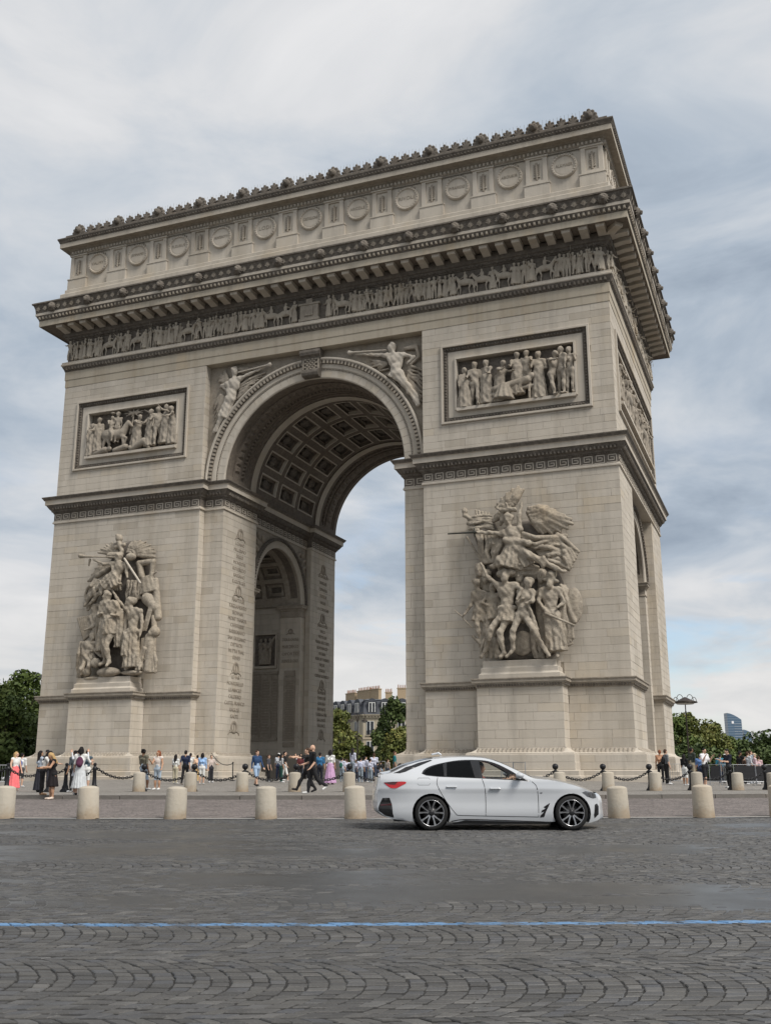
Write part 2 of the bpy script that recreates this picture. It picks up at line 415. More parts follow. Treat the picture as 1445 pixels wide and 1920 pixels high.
def road_stone_mat():
    m = NT('basalt_cobble')
    oi = m.n('ShaderNodeObjectInfo'); at = m.n('ShaderNodeAttribute'); at.attribute_name = 'tint'
    r = m.math('FRACT', m.math('ADD', oi.outputs['Random'], at.outputs['Fac']))
    c = m.ramp(r, [(0, (.044, .043, .042)), (.3, (.062, .060, .058)), (.6, (.080, .077, .072)), (.82, (.058, .060, .066)), (1, (.108, .104, .098))])
    c = m.mix(m.ramp(m.noise(3, 5, .65), [(.4, 0.0), (.7, .6)]), c, (.040, .039, .038))
    c = m.mix(m.ramp(m.noise(60, 3, .7), [(.55, 0.0), (.7, .35)]), c, (.15, .148, .142))
    # worn blue line painted across the stones
    vm = m.n('ShaderNodeVectorMath', operation='SUBTRACT'); m.l(m.pos(), vm.inputs[0]); vm.inputs[1].default_value = (CX, CY, 0)
    s2 = m.n('ShaderNodeVectorMath', operation='MULTIPLY'); m.l(vm.outputs[0], s2.inputs[0]); s2.inputs[1].default_value = (1, 1, 0)
    ln = m.n('ShaderNodeVectorMath', operation='LENGTH'); m.l(s2.outputs[0], ln.inputs[0])
    dd = m.math('ABSOLUTE', m.math('SUBTRACT', ln.outputs['Value'], R_LINE))
    band = m.math('LESS_THAN', m.math('ADD', dd, m.math('MULTIPLY', m.math('SUBTRACT', m.noise(9, 4, .6), .5), .03)), .078)
    wear = m.ramp(m.noise(1.6, 6, .7), [(.36, 0.15), (.5, 1.0)])
    c = m.mix(m.math('MULTIPLY', m.math('MULTIPLY', band, wear), .9), c, (.105, .225, .40))
    m.bump(m.noise(45, 5, .7), .5, .008)
    return m.fin(c, m.ramp(m.noise(4, 4), [(.3, .50), (.7, .72)]), 0, .45)
COBBLE = road_stone_mat()
def tar_mat():
    m = NT('worn_tar'); c = m.mix(m.ramp(m.noise(.8, 6, .65), [(.35, 0.0), (.7, 1.0)]), (.042, .042, .042), (.060, .060, .060))
    c = m.mix(m.ramp(m.noise(90, 3, .8), [(.52, 0.0), (.7, .5)]), c, (.12, .12, .118))
    vm = m.n('ShaderNodeVectorMath', operation='SUBTRACT'); m.l(m.pos(), vm.inputs[0]); vm.inputs[1].default_value = (CX, CY, 0)
    s2 = m.n('ShaderNodeVectorMath', operation='MULTIPLY'); m.l(vm.outputs[0], s2.inputs[0]); s2.inputs[1].default_value = (1, 1, 0)
    ln = m.n('ShaderNodeVectorMath', operation='LENGTH'); m.l(s2.outputs[0], ln.inputs[0])
    dd = m.math('ABSOLUTE', m.math('SUBTRACT', ln.outputs['Value'], R_LINE))
    c = m.mix(m.math('MULTIPLY', m.math('LESS_THAN', dd, .075), m.ramp(m.noise(1.6, 6, .7), [(.36, 0.1), (.5, .9)])), c, (.105, .225, .40))
    m.bump(m.noise(70, 4, .7), .25, .006); return m.fin(c, m.ramp(m.noise(1.2, 4), [(.3, .30), (.7, .50)]), 0, .5)
TAR = tar_mat()
GROUT = plain('dark_joint_filler', (.024, .023, .022), .9, 0, .3)
APRON = cobble_mat('apron_cobbles', 7.5, (.105, .092, .086), (.175, .150, .140), (.055, .05, .045))
PLAZA = cobble_mat('plaza_setts', 6.0, (.165, .153, .138), (.215, .20, .18), (.11, .10, .09), .35)
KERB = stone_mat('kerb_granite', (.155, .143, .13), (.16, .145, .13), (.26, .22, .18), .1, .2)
PALE = stone_mat('pale_strip', (.27, .248, .215), (.2, .18, .16), (.33, .28, .22))
ASPH = plain('far_asphalt', (.06, .06, .061), .85, 0, .2, .3, .3)

# --- sheets: terrain to the horizon, road ring, apron, kerb, plaza
tag(ring('ground', 124, 9000, plain('far_ground', (.075, .075, .065), .95, 0, .2, .2, .02), -.35, 40, 96), kind='structure')
def roadz(r): return gz(r)
road = tag(ring('road', R_STRIP, 124, GROUT, -.003, 40, 260), kind='structure')
apron = tag(ring('apron', R_KERB+.02, R_STRIP, APRON, .002, 8, 260), kind='structure')
strip = tag(ring('edge_strip', R_STRIP-.08, R_STRIP+.10, PALE, .010, 1, 360), kind='structure')
plaza = tag(ring('plaza', 0.5, R_KERB-.28, PLAZA, 0, 40, 200), kind='structure')
tag(ring('plaza_edge_strip', R_BOLL2+.45, R_BOLL2+.75, PALE, .006, 1, 300), kind='structure')
# kerb: an inner run of stone blocks, each its own piece
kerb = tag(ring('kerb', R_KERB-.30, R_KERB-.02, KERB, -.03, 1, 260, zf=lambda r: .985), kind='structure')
_k = MB(); _k.box((-.993, -.15, -.16), (.993, .15, .0))
for e in (0,):
    pass
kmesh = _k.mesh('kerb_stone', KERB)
na = int(2*math.pi*R_KERB/2.0)
for i in range(na):
    a = (i+.5)*2*math.pi/na-math.pi
    if abs(a) > .42: continue
    p = pol(R_KERB-.15, a, .992+rng.uniform(-.006, .006))
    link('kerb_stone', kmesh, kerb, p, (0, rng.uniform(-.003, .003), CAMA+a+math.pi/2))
_kb = MB()
for i in range(na):
    a = (i+.5)*2*math.pi/na-math.pi
    if abs(a) <= .42: continue
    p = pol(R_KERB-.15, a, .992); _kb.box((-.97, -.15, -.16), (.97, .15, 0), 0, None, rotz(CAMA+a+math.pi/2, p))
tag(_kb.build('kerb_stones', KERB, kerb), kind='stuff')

# --- cobbles in scalloped bands: each stone is a bevelled block
def cobbles():
    rr = random.Random(3); BW, AP, NS = 1.80, .136, 15
    stones = []                                   # (corner polygon of 4 points in (s, r), depth key)
    nb = int((RC-5.2-R_STRIP)/BW)+1
    for b in range(nb):
        r0 = RC-5.0-b*BW; rc = r0-BW/2
        if r0-BW < R_STRIP+.1: break
        d = RC-rc; half = (d+1.5)*.40+1.0; jx = rr.uniform(0, AP)
        ns = NS
        k0 = int(-(half+1.0)/AP); k1 = int(half/AP)+1
        ph = rr.uniform(0, 6.28)
        def arc(k, t):                            # s position of arc k at band position t (-.5...5)
            w = .012*math.sin(k*1.7+ph)+.010*math.sin(k*.43+b)
            return k*AP+jx+w+.46*(1-(2*t)**2) if abs(t) < .5 else k*AP+jx+w
        for k in range(k0, k1):
            off = rr.uniform(-.25, .25)/ns
            for j in range(ns):
                t0 = -.5+j/ns+(off if j > 0 else 0); t1 = -.5+(j+1)/ns+(off if j < ns-1 else 0)
                g = .0050; gt = .0165/BW
                q = []
                for (kk, t, sg, sh) in ((k, t0+gt, 1, 0), (k+1, t0+gt, -1, 0), (k+1, t1-gt, -1, 0), (k, t1-gt, 1, 0)):
                    q.append((arc(kk, t)+sg*g+rr.uniform(-.009, .009), rc-t*BW+rr.uniform(-.008, .008)))
                stones.append((d+rr.uniform(0, .2)+abs(q[0][0])*.05, q, rr.uniform(-.004, .005)))
    stones.sort(key=lambda s: s[0])
    def geom(q, dz):
        c = np.mean(q, 0); V = []
        for (sc, hh) in ((1.0, -.030), (.985, -.001), (.88, .006)):
            for p in q:
                s, r = c+(np.array(p)-c)*sc; V.append(pol(r, s/r, gz(r)+hh+dz))
        F = [(8, 9, 10, 11)]
        for l in (0, 4):
            for k in range(4): F.append((l+k, l+(k+1) % 4, l+4+(k+1) % 4, l+4+k))
        return np.array(V), [f[::-1] for f in F]
    def inview(q):
        s = q[0][0]; d = RC-q[0][1]; return abs(s+.018*d) < d*.375 and d > 6.62
    n1 = 0; mb = MB()
    for (d, q, dz) in stones:
        V, F = geom(q, dz)
        if n1 < 300 and inview(q):
            c = V.mean(0); me = bpy.data.meshes.new('cobblestone'); fill(me, V-c, F, None, COBBLE, False)
            link('cobblestone', me, road, tuple(c)); n1 += 1
        else: mb.add(V, F, 0, rr.random())
    tag(mb.build('cobblestones', COBBLE, road, False, tint=True), kind='stuff')
cobbles()
# --- tar smeared over the stones in worn lanes: an uneven skin that dips below the stones at its rim
def tar():
    from mathutils import noise as mn
    rs = np.arange(R_STRIP+.12, RC-6.0, .10); V = []; ss = np.arange(-13, 13.01, .13); keep = []
    for r in rs:
        d = RC-r
        for s in ss:
            s2 = s*min(1.0, (d+2)/24)
            n = mn.fractal(Vector((s2*.20+3.3, d*.55, 1.3)), 1.0, 2.0, 4)+.30*mn.fractal(Vector((s2*1.1, d*2.2, 5.1)), 1.0, 2.0, 3)
            lane = .60*math.exp(-((d-13.4)/1.7)**2)+.42*math.exp(-((d-17.6)/1.3)**2)+.30*math.exp(-((d-22.0)/1.8)**2)-.40
            if d < 10.6: lane -= .55*(10.6-d)
            m = n*1.05+lane
            z = gz(r)+.004+max(min(m*.020, .0075), -.05)
            V.append(pol(r, s2/r, z)); keep.append(m)
    n = len(ss); mb = MB(); F = []
    K = np.array(keep).reshape(len(rs), n)
    for i in range(len(rs)-1):
        for j in range(n-1):
            if max(K[i, j], K[i+1, j], K[i, j+1], K[i+1, j+1]) > -.6: F.append((i*n+j, i*n+j+1, (i+1)*n+j+1, (i+1)*n+j))
    mb.add(V, F); tag(mb.build('tar_skin', TAR, road, True), kind='stuff')
tar()
# the far side of the road ring, beyond the stones
_fa = ring('far_roadway', 62, 123, ASPH, .008, 10, 200, .55, 2*math.pi-.55, road)
# ------------------------------------------------------------------ the arch
W, D = 22.41, 22.26
XI, DC, XO = 8.95, .73, 7.30       # pier inner edge, centre bay set-back, half opening
SB, SD = 5.76, .70                 # side pier width, side bay set-back
JE, XR = 5.97, 7.75                # end of the passage jamb, set-back wall plane in the passage
ZS, RB = 23.42, 7.30               # big arch springing and radius
ZS2, RS = 16.10, 4.20              # small arch
ZB, ZDB, ZDT, ZPC = 1.15, 3.32, 7.04, 7.57
ZFB, ZI, ZA = 21.24, 23.32, 32.90
ZF0, ZF1, ZCOR, ZTOP = 35.08, 37.01, 37.95, 39.95
arch = empty('triumphal_arch', (0, 0, ZB))
tag(arch, 'monumental pale limestone triumphal arch with sculpted piers and one great vaulted opening', 'arch')
class _Sub: pass
def A(o):                           # parent to the arch while keeping world coordinates
    o.parent = arch; o.matrix_parent_inverse = Matrix.Translation((0, 0, -ZB)); return o
def abuild(mb, name, mats, smooth=False, **k): return A(mb.build(name, mats, None, smooth, **k))

# --- solid core behind the facing blocks
core = MB(); E2 = .03
for sx in (-1, 1):
    for (y0, y1, yb0, yb1) in ((0, 6.93, DC, JE), (D-6.93, D, D-JE, D-DC)):
        def bx(xa, xb, ya, yb, za, zb):
            a, b = sorted((sx*xa, sx*xb)); core.box((a, ya, za), (b, yb, zb))
        front = y0 == 0
        # pier shaft body
        ya, yb = (E2, 6.93-E2) if front else (D-6.93+E2, D-E2)
        bx(XI+E2, (9.7 if sx < 0 else W-SD)-E2, ya, yb, ZB, ZI-.5)
        ya, yb = (E2, 6.93-.38) if front else (D-6.93+.38, D-E2)
        if sx < 0: bx(9.7-E2, W-SD-E2, ya, yb, ZB, ZI-.5)
        ya, yb = (E2, SB-E2) if front else (D-SB+E2, D-E2)
        bx(W-SD-E2, W-E2, ya, yb, ZB, ZI-.5)
        # strip beside the great opening and its jamb
        ya, yb = (DC+E2, JE-E2) if front else (D-JE+E2, D-DC-E2)
        bx(XO+E2, XI+E2, ya, yb, ZB, ZI-.5)
        ya, yb = (JE-E2, 6.93-E2) if front else (D-6.93+E2, D-JE+E2)
        bx(XR+E2, XI+E2, ya, yb, ZB, ZI-.5)
    # upper mass of the pier
    a, b = sorted((sx*(XI+E2), sx*(W-.8))); core.box((a, .8, ZI-.5), (b, D-.8, ZA+.1))
    a, b = sorted((sx*(XI+E2), sx*(W-E2)))
    for (u0, u1, z0, z1) in ((XI+E2, 10.45, ZI-.5, ZA+.1), (20.85, W-E2, ZI-.5, ZA+.1), (10.45, 20.85, ZI-.5, 25.57), (10.45, 20.85, 31.33, ZA+.1)):
        p, q_ = sorted((sx*u0, sx*u1)); core.box((p, E2, z0), (q_, .8, z1)); core.box((p, D-.8, z0), (q_, D-E2, z1))
    for (u0, u1, z0, z1) in ((.8, 1.54, ZI-.5, ZA+.1), (D-1.54, D-.8, ZI-.5, ZA+.1), (1.54, D-1.54, ZI-.5, 25.57), (1.54, D-1.54, 31.33, ZA+.1)):
        p, q_ = sorted((sx*(W-.8), sx*(W-E2))); core.box((p, u0, z0), (q_, u1, z1))
    a, b = sorted((sx*8.4, sx*(XI+E2))); core.box((a, DC+.05, ZI-.5), (b, D-DC-.05, ZS+.3))
core.box((-W+.4, .4, ZA+.05), (W-.4, D-.4, ZTOP))
core.box((-W+.2, .2, ZTOP-.3), (W-.2, D-.2, 46.0))
abuild(core, 'core', JOINT)

# --- ashlar facing: every stone a block
BLOCKS = []      # (centre, u half, z half, yaw of outward normal, showing size)
CAMP = np.array([31.303, -65.188, 1.59])
def facing(p0, p1, z0, z1, holes=(), seed=0, ch=.50, lmin=.9, lmax=2.5, show=True):
    """p0->p1 run of wall in plan, outward normal to the right of travel; holes = (u0,u1,z0,z1)"""
    rr = random.Random(seed); p0 = np.array(p0, float); p1 = np.array(p1, float); L = np.linalg.norm(p1-p0); d = (p1-p0)/L
    nrm = np.array([d[1], -d[0]]); nz = max(1, round((z1-z0)/ch)); h = (z1-z0)/nz
    for i in range(nz):
        za, zb = z0+i*h, z0+(i+1)*h; u = 0.0
        first = rr.uniform(lmin*.5, lmax*.8)
        while u < L-1e-6:
            l = first if u == 0 else rr.uniform(lmin, lmax)
            if L-(u+l) < lmin*.55: l = L-u
            segs = [(u, min(u+l, L), za, zb)]; u += l
            for (h0, h1, g0, g1) in holes:
                ns = []
                for (a, b, c, e) in segs:
                    if b <= h0 or a >= h1 or e <= g0 or c >= g1: ns.append((a, b, c, e)); continue
                    if a < h0: ns.append((a, h0, c, e))
                    if b > h1: ns.append((h1, b, c, e))
                    aa, bb = max(a, h0), min(b, h1)
                    if c < g0: ns.append((aa, bb, c, g0))
                    if e > g1: ns.append((aa, bb, g1, e))
                segs = ns
            for (a, b, c, e) in segs:
                if b-a < .06 or e-c < .05: continue
                m = p0+d*(a+b)/2; ctr = np.array([m[0], m[1], (c+e)/2])
                v = ctr-CAMP; dist = np.linalg.norm(v); cosn = -(v[0]*nrm[0]+v[1]*nrm[1])/dist
                BLOCKS.append((ctr, (b-a)/2, (e-c)/2, math.atan2(nrm[1], nrm[0]), (b-a)*(e-c)*cosn/dist**2 if (show and cosn > 0) else -1, rr.random()))
PX0, PX1, PP = 12.93, 18.43, 1.6    # sculpture pedestals
for sx in (-1, 1):
    def run(a, b, *r, **k):
        if sx > 0: facing(b, a, *r, **k)
        else: facing((-a[0], a[1]), (-b[0], b[1]), *r, **k)
    S = 10 if sx < 0 else 50
    def hx(u0, u1, z0, z1):       # hole along the front pier (u from outer edge for sx<0 ... mirrored)
        return (W-u1, W-u0, z0, z1) if sx < 0 else (u0-XI, u1-XI, z0, z1)
    # front pier: die, shaft, upper storey     (outer corner -> inner edge on the left pier, mirrored on the right)
    fr = ((-W, 0), (-XI, 0)) if sx < 0 else ((XI, 0), (W, 0))
    facing(*fr, ZDB, ZDT, [hx(PX0, PX1, ZDB, ZDT)], S+1)
    facing(*fr, ZPC-.02, ZFB, [hx(PX0+.2, PX1-.2, ZPC-.1, 8.6)], S+2)
    facing(*fr, ZI-.02, ZA, [hx(10.36, 20.94, 25.48, 31.42)], S+3)
    # pedestal
    c0, c1 = (-PX1, -PX0) if sx < 0 else (PX0, PX1)
    facing((c0, -PP), (c1, -PP), ZDB, ZDT, (), S+4); facing((c1, -PP), (c1, 0), ZDB, ZDT, (), S+5); facing((c0, 0), (c0, -PP), ZDB, ZDT, (), S+6)
    # strips beside the opening (front), returns
    st = ((-XI, DC), (-XO, DC)) if sx < 0 else ((XO, DC), (XI, DC))
    facing(*st, ZDB, ZFB, (), S+7, lmin=.5, lmax=1.7)
    rt = ((-XI, 0), (-XI, DC)) if sx < 0 else ((XI, DC), (XI, 0))
    facing(*rt, ZDB, ZFB, (), S+8, lmin=.7, lmax=.8); facing(*rt, ZI, ZA, (), S+9, lmin=.7, lmax=.8)
    # passage jambs and set-back wall beside the small arch
    if sx < 0:
        facing((-XO, DC), (-XO, JE), ZDB, ZFB, (), S+10); facing((-XO, D-JE), (-XO, D-DC), ZDB, ZFB, (), S+11)
        facing((-XR, JE), (-XR, 11.13-RS), ZDB, ZS2, (), S+12, lmin=.5, lmax=1); facing((-XR, 11.13+RS), (-XR, D-JE), ZDB, ZS2, (), S+13, lmin=.5, lmax=1)
        facing((-XO, JE), (-XR, JE), ZDB, ZFB, (), S+14, lmin=.4, lmax=.5); facing((-XR, D-JE), (-XO, D-JE), ZDB, ZFB, (), S+15, lmin=.4, lmax=.5)
        # far wall of the small passage (its pilaster, then the set-back panel wall)
        facing((-9.7, 11.13+RS), (-XR, 11.13+RS), ZDB, 15.1, (), S+16); facing((-W+SD, 11.13+RS+.35), (-9.7, 11.13+RS+.35), ZDB, ZS2, [(21.71-12.3, 21.71-10.1, 10.9, 13.75), (21.71-12.7, 21.71-10.0, 4.6, 10.4)], S+17)
    else:
        facing((W, 0), (W, SB), ZDB, ZDT, (), S+20); facing((W, 0), (W, SB), ZPC-.02, ZFB, (), S+21)
        facing((W, D-SB), (W, D), ZDB, ZDT, (), S+22); facing((W, D-SB), (W, D), ZPC-.02, ZFB, (), S+23)
        facing((W, 0), (W, D), ZI-.02, ZA, [(1.45, D-1.45, 25.48, 31.42)], S+24)
        facing((W-SD, D-SB), (W, D-SB), ZDB, ZFB, (), S+25, lmin=.6, lmax=.75)
        facing((W-SD, 11.13+RS), (W-SD, D-SB), ZDB, ZS2, (), S+26, lmin=.5, lmax=1.2)
        facing((XR, 11.13+RS), (W-SD, 11.13+RS), ZDB, 15.1, (), S+27)
        facing((XO, D-DC), (XO, DC), ZDB, ZFB, (), S+29, show=False)
# plinth courses
_f = .695
for sx in (-1, 1):
    for (x0, x1, y) in ((XI-.66, PX0-.66, -_f), (PX0-.66, PX1+.66, -PP-_f), (PX1+.66, W+.66, -_f), (XO-.66, XI-.66, DC-_f)):
        p, q_ = ((x0, y), (x1, y)) if sx > 0 else ((-x1, y), (-x0, y))
        facing(p, q_, 1.98, 2.86, (), 200+int(x0*7)+sx, ch=.44, lmin=.9, lmax=2.2)
facing((W+_f, -.66), (W+_f, SB+.66), 1.98, 2.86, (), 231, ch=.44); facing((-PX0+_f, -PP-.66), (-PX0+_f, -.66), 1.98, 2.86, (), 232, ch=.44); facing((-XO+_f, DC-.66), (-XO+_f, JE+.6), 1.98, 2.86, (), 233, ch=.44)
BLOCKS.sort(key=lambda b: -b[4])
_u = MB(); g = .0055
_V = []
for (s, x) in ((1.0, -.045), (1.0, -.006), (.985, 0.0)):
    for (a, b) in ((-1, -1), (1, -1), (1, 1), (-1, 1)): _V.append((x, a*(s if s == 1 else 1-.010), b*(1 if s == 1 else 1-.03)))
_F = [(8, 9, 10, 11)]+[(l+k, l+(k+1) % 4, l+4+(k+1) % 4, l+4+k) for l in (0, 4) for k in range(4)]
_V = np.array(_V)
_u.add(_V, _F); blockmesh = _u.mesh('ashlar_block', BLOCK)
rest = MB()
for i, (c, hu, hz, yaw, sz, tint) in enumerate(BLOCKS):
    pr = rng.uniform(-.006, .006)
    M = Matrix.Translation((c[0]+pr*math.cos(yaw), c[1]+pr*math.sin(yaw), c[2])) @ Matrix.Rotation(yaw, 4, 'Z') @ Matrix.Diagonal((1, max(hu-g, .02), max(hz-g, .02), 1))
    if i < 300: o = A(link('ashlar_block', blockmesh, None, mw=M))
    else: rest.add(xf(_V, M), _F, 0, tint)
tag(abuild(rest, 'ashlar_blocks', BLOCK, tint=True), kind='stuff')

# --- base mouldings, pedestal cornices, impost, entablature, attic: mouldings swept round the plan
def mir(path): return [(-x, y) for x, y in path][::-1]
baseR = [(W, 0), (PX1, 0), (PX1, -PP), (PX0, -PP), (PX0, 0), (XI, 0), (XI, DC), (XO, DC), (XO, JE), (XR, JE), (XR, 6.93), (W-SD, 6.93), (W-SD, SB), (W, SB)][::-1]
def back(path): return [(x, D-y) for x, y in path][::-1]
bprof = [(0, ZDB), (.05, ZDB), (.06, ZDB-.08), (.14, ZDB-.16), (.34, ZDB-.27), (.58, ZDB-.33), (.62, ZDB-.36), (.62, ZDB-.42), (.66, ZDB-.44), (.66, 2.42), (.68, 2.40), (.68, 1.95), (.70, 1.93), (.92, 1.90), (.92, 1.62), (1.0, 1.58), (1.02, 1.0)]
pprof = [(.0, ZDT-.06), (.05, ZDT-.04), (.06, ZDT+.06), (.16, ZDT+.16), (.20, ZDT+.18), (.20, ZDT+.24), (.27, ZDT+.26), (.27, ZDT+.44), (.33, ZDT+.47), (.33, ZPC), (0, ZPC+.02)]
pc_f = [(XI, DC), (XI, 0), (PX0, 0), (PX0, -PP), (PX1, -PP), (PX1, 0), (W, 0), (W, SB), (W-SD, SB)]
bm = MB(); pm = MB()
for path in (baseR, mir(baseR), back(baseR), mir(back(baseR))): bm.sweep(path[:], bprof, True) if False else None
def loops(path, fn):
    for q in (path, mir(path), back(path), mir(back(path))): fn(q)
# orientation: travel with the wall on the left, so outward is to the right
loops([(W-SD, 11.13-RS), (W-SD, SB), (W, SB), (W, 0), (PX1, 0), (PX1, -PP), (PX0, -PP), (PX0, 0), (XI, 0), (XI, DC), (XO, DC), (XO, JE), (XR, JE), (XR, 11.13-RS)][::-1], lambda q: abuild(MB().sweep(q, bprof), 'base_moulding', STONE))
loops(pc_f, lambda q: abuild(MB().sweep(q, pprof), 'pedestal_cornice', CARVE))
# leaf ornament along the base torus (front and right side)
leaf = MB(); lv = np.array([(-.13, 0, 0), (0, -.02, .05), (.13, 0, 0), (.09, -.10, -.12), (0, -.16, -.20), (-.09, -.10, -.12), (0, -.13, -.08)])
lf = [(0, 6, 1), (1, 6, 2), (2, 6, 3), (3, 6, 4), (4, 6, 5), (5, 6, 0)]
def alongpath(path, off, step, fn):
    P = [np.array(p, float) for p in path]
    for a, b in zip(P[:-1], P[1:]):
        L = np.linalg.norm(b-a); n = int(L/step)
        if n < 1: continue
        d = (b-a)/L; nr_ = np.array([d[1], -d[0]]); st = L/n
        for i in range(n): c = a+d*(i+.5)*st+nr_*off; fn(c, math.atan2(d[1], d[0]), st)
fpath = [(-XO, DC), (-XI, DC), (-XI, 0), (-PX0, 0), (-PX0, -PP), (-PX1, -PP), (-PX1, 0), (-W, 0)][::-1]
for pth in ([(-W, 0), (-PX1, 0)], [(-PX1, -PP), (-PX0, -PP)], [(-PX0, -PP), (-PX0, 0)], [(-PX0, 0), (-XI, 0)], [(-XI, DC), (-XO, DC)], [(XO, DC), (XI, DC)], [(XI, 0), (PX0, 0)], [(PX0, -PP), (PX1, -PP)], [(PX1, 0), (W, 0)], [(W, 0), (W, SB)], [(-XO, DC), (-XO, JE)]):
    alongpath(pth, .12, .26, lambda c, a, st: leaf.add(xf(lv, rotz(a, (c[0], c[1], ZDB-.08))), lf)); alongpath(pth, .36, .26, lambda c, a, st: leaf.add(xf(lv*1.05, rotz(a, (c[0], c[1], ZDB-.20))), lf))
tag(abuild(leaf, 'leaf_ornament', CARVE), kind='stuff')

impR = [(W, D), (W, 0), (XI, 0), (XI, DC), (XO, DC), (XO, JE), (XR, JE), (XR, D-JE), (XO, D-JE), (XO, D-DC), (XI, D-DC), (XI, D)][::-1]
iprof_l = [(-.9, ZFB-.02), (.02, ZFB-.02), (.10, ZFB), (.10, ZFB+.10), (.05, ZFB+.15), (.05, ZFB+.20), (.03, ZFB+.22)]
iprof_f = [(.03, ZFB+.22), (.03, 22.02)]
iprof_b = [(.03, 22.02), (.08, 22.06), (.10, 22.14), (.20, 22.20), (.22, 22.30), (.30, 22.36), (.44, 22.56), (.50, 22.66), (.56, 22.70)]
iprof_c = [(.56, 22.70), (.585, 22.70), (.59, 23.02), (.66, 23.06)]
iprof_t = [(.66, 23.06), (.70, 23.14), (.79, 23.25), (.80, ZI), (-.4, ZI+.03)]
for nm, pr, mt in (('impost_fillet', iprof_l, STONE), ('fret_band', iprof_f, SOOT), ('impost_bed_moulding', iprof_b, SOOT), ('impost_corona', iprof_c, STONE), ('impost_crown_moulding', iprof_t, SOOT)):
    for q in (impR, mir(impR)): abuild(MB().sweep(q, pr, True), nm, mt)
# egg-and-dart studs of bed mouldings: one mesh of small studs
def studs(name, path, off, z, step, sx_, sz_, dy, mat, closed=False):
    mb = MB(); V = np.array([(-1, 0, -1), (1, 0, -1), (1, 0, 1), (-1, 0, 1), (-.55, -1, -.7), (.55, -1, -.7), (.6, -1, .8), (-.6, -1, .8)])*np.array([sx_/2, dy, sz_/2])
    F = [(4, 5, 6, 7), (0, 1, 5, 4), (1, 2, 6, 5), (2, 3, 7, 6), (3, 0, 4, 7)]
    for pth in path: alongpath(pth, off, step, lambda c, a, st: mb.add(xf(V, rotz(a, (c[0], c[1], z))), F))
    return tag(abuild(mb, name, mat), kind='stuff')
FRONTS = [[(-W, 0), (-XI, 0)], [(-XI, DC), (-XO, DC)], [(-XO, DC), (-XO, JE)], [(-XR, JE), (-XR, D-JE)], [(-XO, D-JE), (-XO, D-DC)], [(XO, DC), (XI, DC)], [(XI, 0), (W, 0)], [(W, 0), (W, D)]]
studs('impost_egg_ornament', FRONTS, .34, 22.44, .26, .17, .26, .13, SOOT)
studs('impost_bead_ornament', FRONTS, .10, 22.12, .15, .09, .10, .07, SOOT)
PEDF = []
for sx in (-1, 1):
    for a, b in (((XI, 0), (PX0, 0)), ((PX0, -PP), (PX1, -PP)), ((PX1, 0), (W, 0))):
        PEDF.append([(sx*a[0], a[1]), (sx*b[0], b[1])] if sx > 0 else [(-b[0], b[1]), (-a[0], a[1])])
PEDF += [[(W, 0), (W, SB)], [(W, D-SB), (W, D)], [(-PX0, -PP), (-PX0, 0)], [(PX1, -PP), (PX1, 0)]]
studs('pedestal_leaf_ornament', PEDF, .11, ZDT+.10, .17, .12, .15, .08, SOOT)

# --- Greek key: raised meander, each key its own piece
fk = MB(); kw_, kh_, t_ = .74, .56, .052
def bar(x0, z0, x1, z1): fk.box((min(x0, x1)-t_/2, -.035, min(z0, z1)-t_/2), (max(x0, x1)+t_/2, .02, max(z0, z1)+t_/2))
kx = [(-.36, -.25), (.27, -.25), (.27, .24), (-.26, .24), (-.26, -.10), (.12, -.10), (.12, .09), (-.10, .09)]
for (a, b) in zip(kx[:-1], kx[1:]): bar(a[0], a[1], b[0], b[1])
fkm = fk.mesh('fret_key', STONE); fkm2 = fk.mesh('fret_key_dark', STONE)
fret = empty('fret_ornament'); A(fret)
for i, pth in enumerate(FRONTS):
    dark = i in (2, 3, 4, 7)
    def put(c, a, st):
        o = link('fret_key', fkm2 if dark else fkm, fret, (c[0], c[1], 21.73), (0, 0, a)); o.scale = (st/.79, 1, 1.06)
    alongpath(pth, .03, .79, put)

# --- entablature
rect = [(-W, 0), (W, 0), (W, D), (-W, D)]
def band(name, prof, mat, path=rect): mb = MB(); mb.sweep(path, prof, True); return abuild(mb, name, mat)
band('architrave', [(-1.2, ZA), (.00, ZA), (.03, ZA+.01), (.03, 33.50), (.06, 33.53), (.08, 33.56), (.08, 34.26)], WARMB)
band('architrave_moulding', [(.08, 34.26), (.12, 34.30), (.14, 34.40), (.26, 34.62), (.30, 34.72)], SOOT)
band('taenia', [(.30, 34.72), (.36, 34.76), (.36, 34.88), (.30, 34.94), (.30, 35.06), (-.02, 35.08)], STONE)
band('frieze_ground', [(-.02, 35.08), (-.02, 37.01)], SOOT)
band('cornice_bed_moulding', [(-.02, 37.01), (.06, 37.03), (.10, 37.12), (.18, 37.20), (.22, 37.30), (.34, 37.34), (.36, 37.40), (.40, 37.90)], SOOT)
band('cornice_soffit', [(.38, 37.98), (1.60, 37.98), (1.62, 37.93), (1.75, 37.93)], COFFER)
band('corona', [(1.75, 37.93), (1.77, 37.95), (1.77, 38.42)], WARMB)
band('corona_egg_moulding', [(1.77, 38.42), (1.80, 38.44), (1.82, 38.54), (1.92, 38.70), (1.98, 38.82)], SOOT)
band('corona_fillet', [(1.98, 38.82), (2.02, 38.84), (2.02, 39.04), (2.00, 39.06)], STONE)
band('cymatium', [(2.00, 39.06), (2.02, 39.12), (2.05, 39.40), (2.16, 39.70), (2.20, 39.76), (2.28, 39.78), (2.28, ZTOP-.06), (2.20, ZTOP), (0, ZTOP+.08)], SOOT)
RF = [[(-W, 0), (W, 0)], [(W, 0), (W, D)]]
studs('architrave_egg_ornament', RF, .20, 34.50, .30, .19, .30, .10, SOOT)
studs('bed_moulding_ornament', RF, .13, 37.17, .30, .20, .17, .10, SOOT)
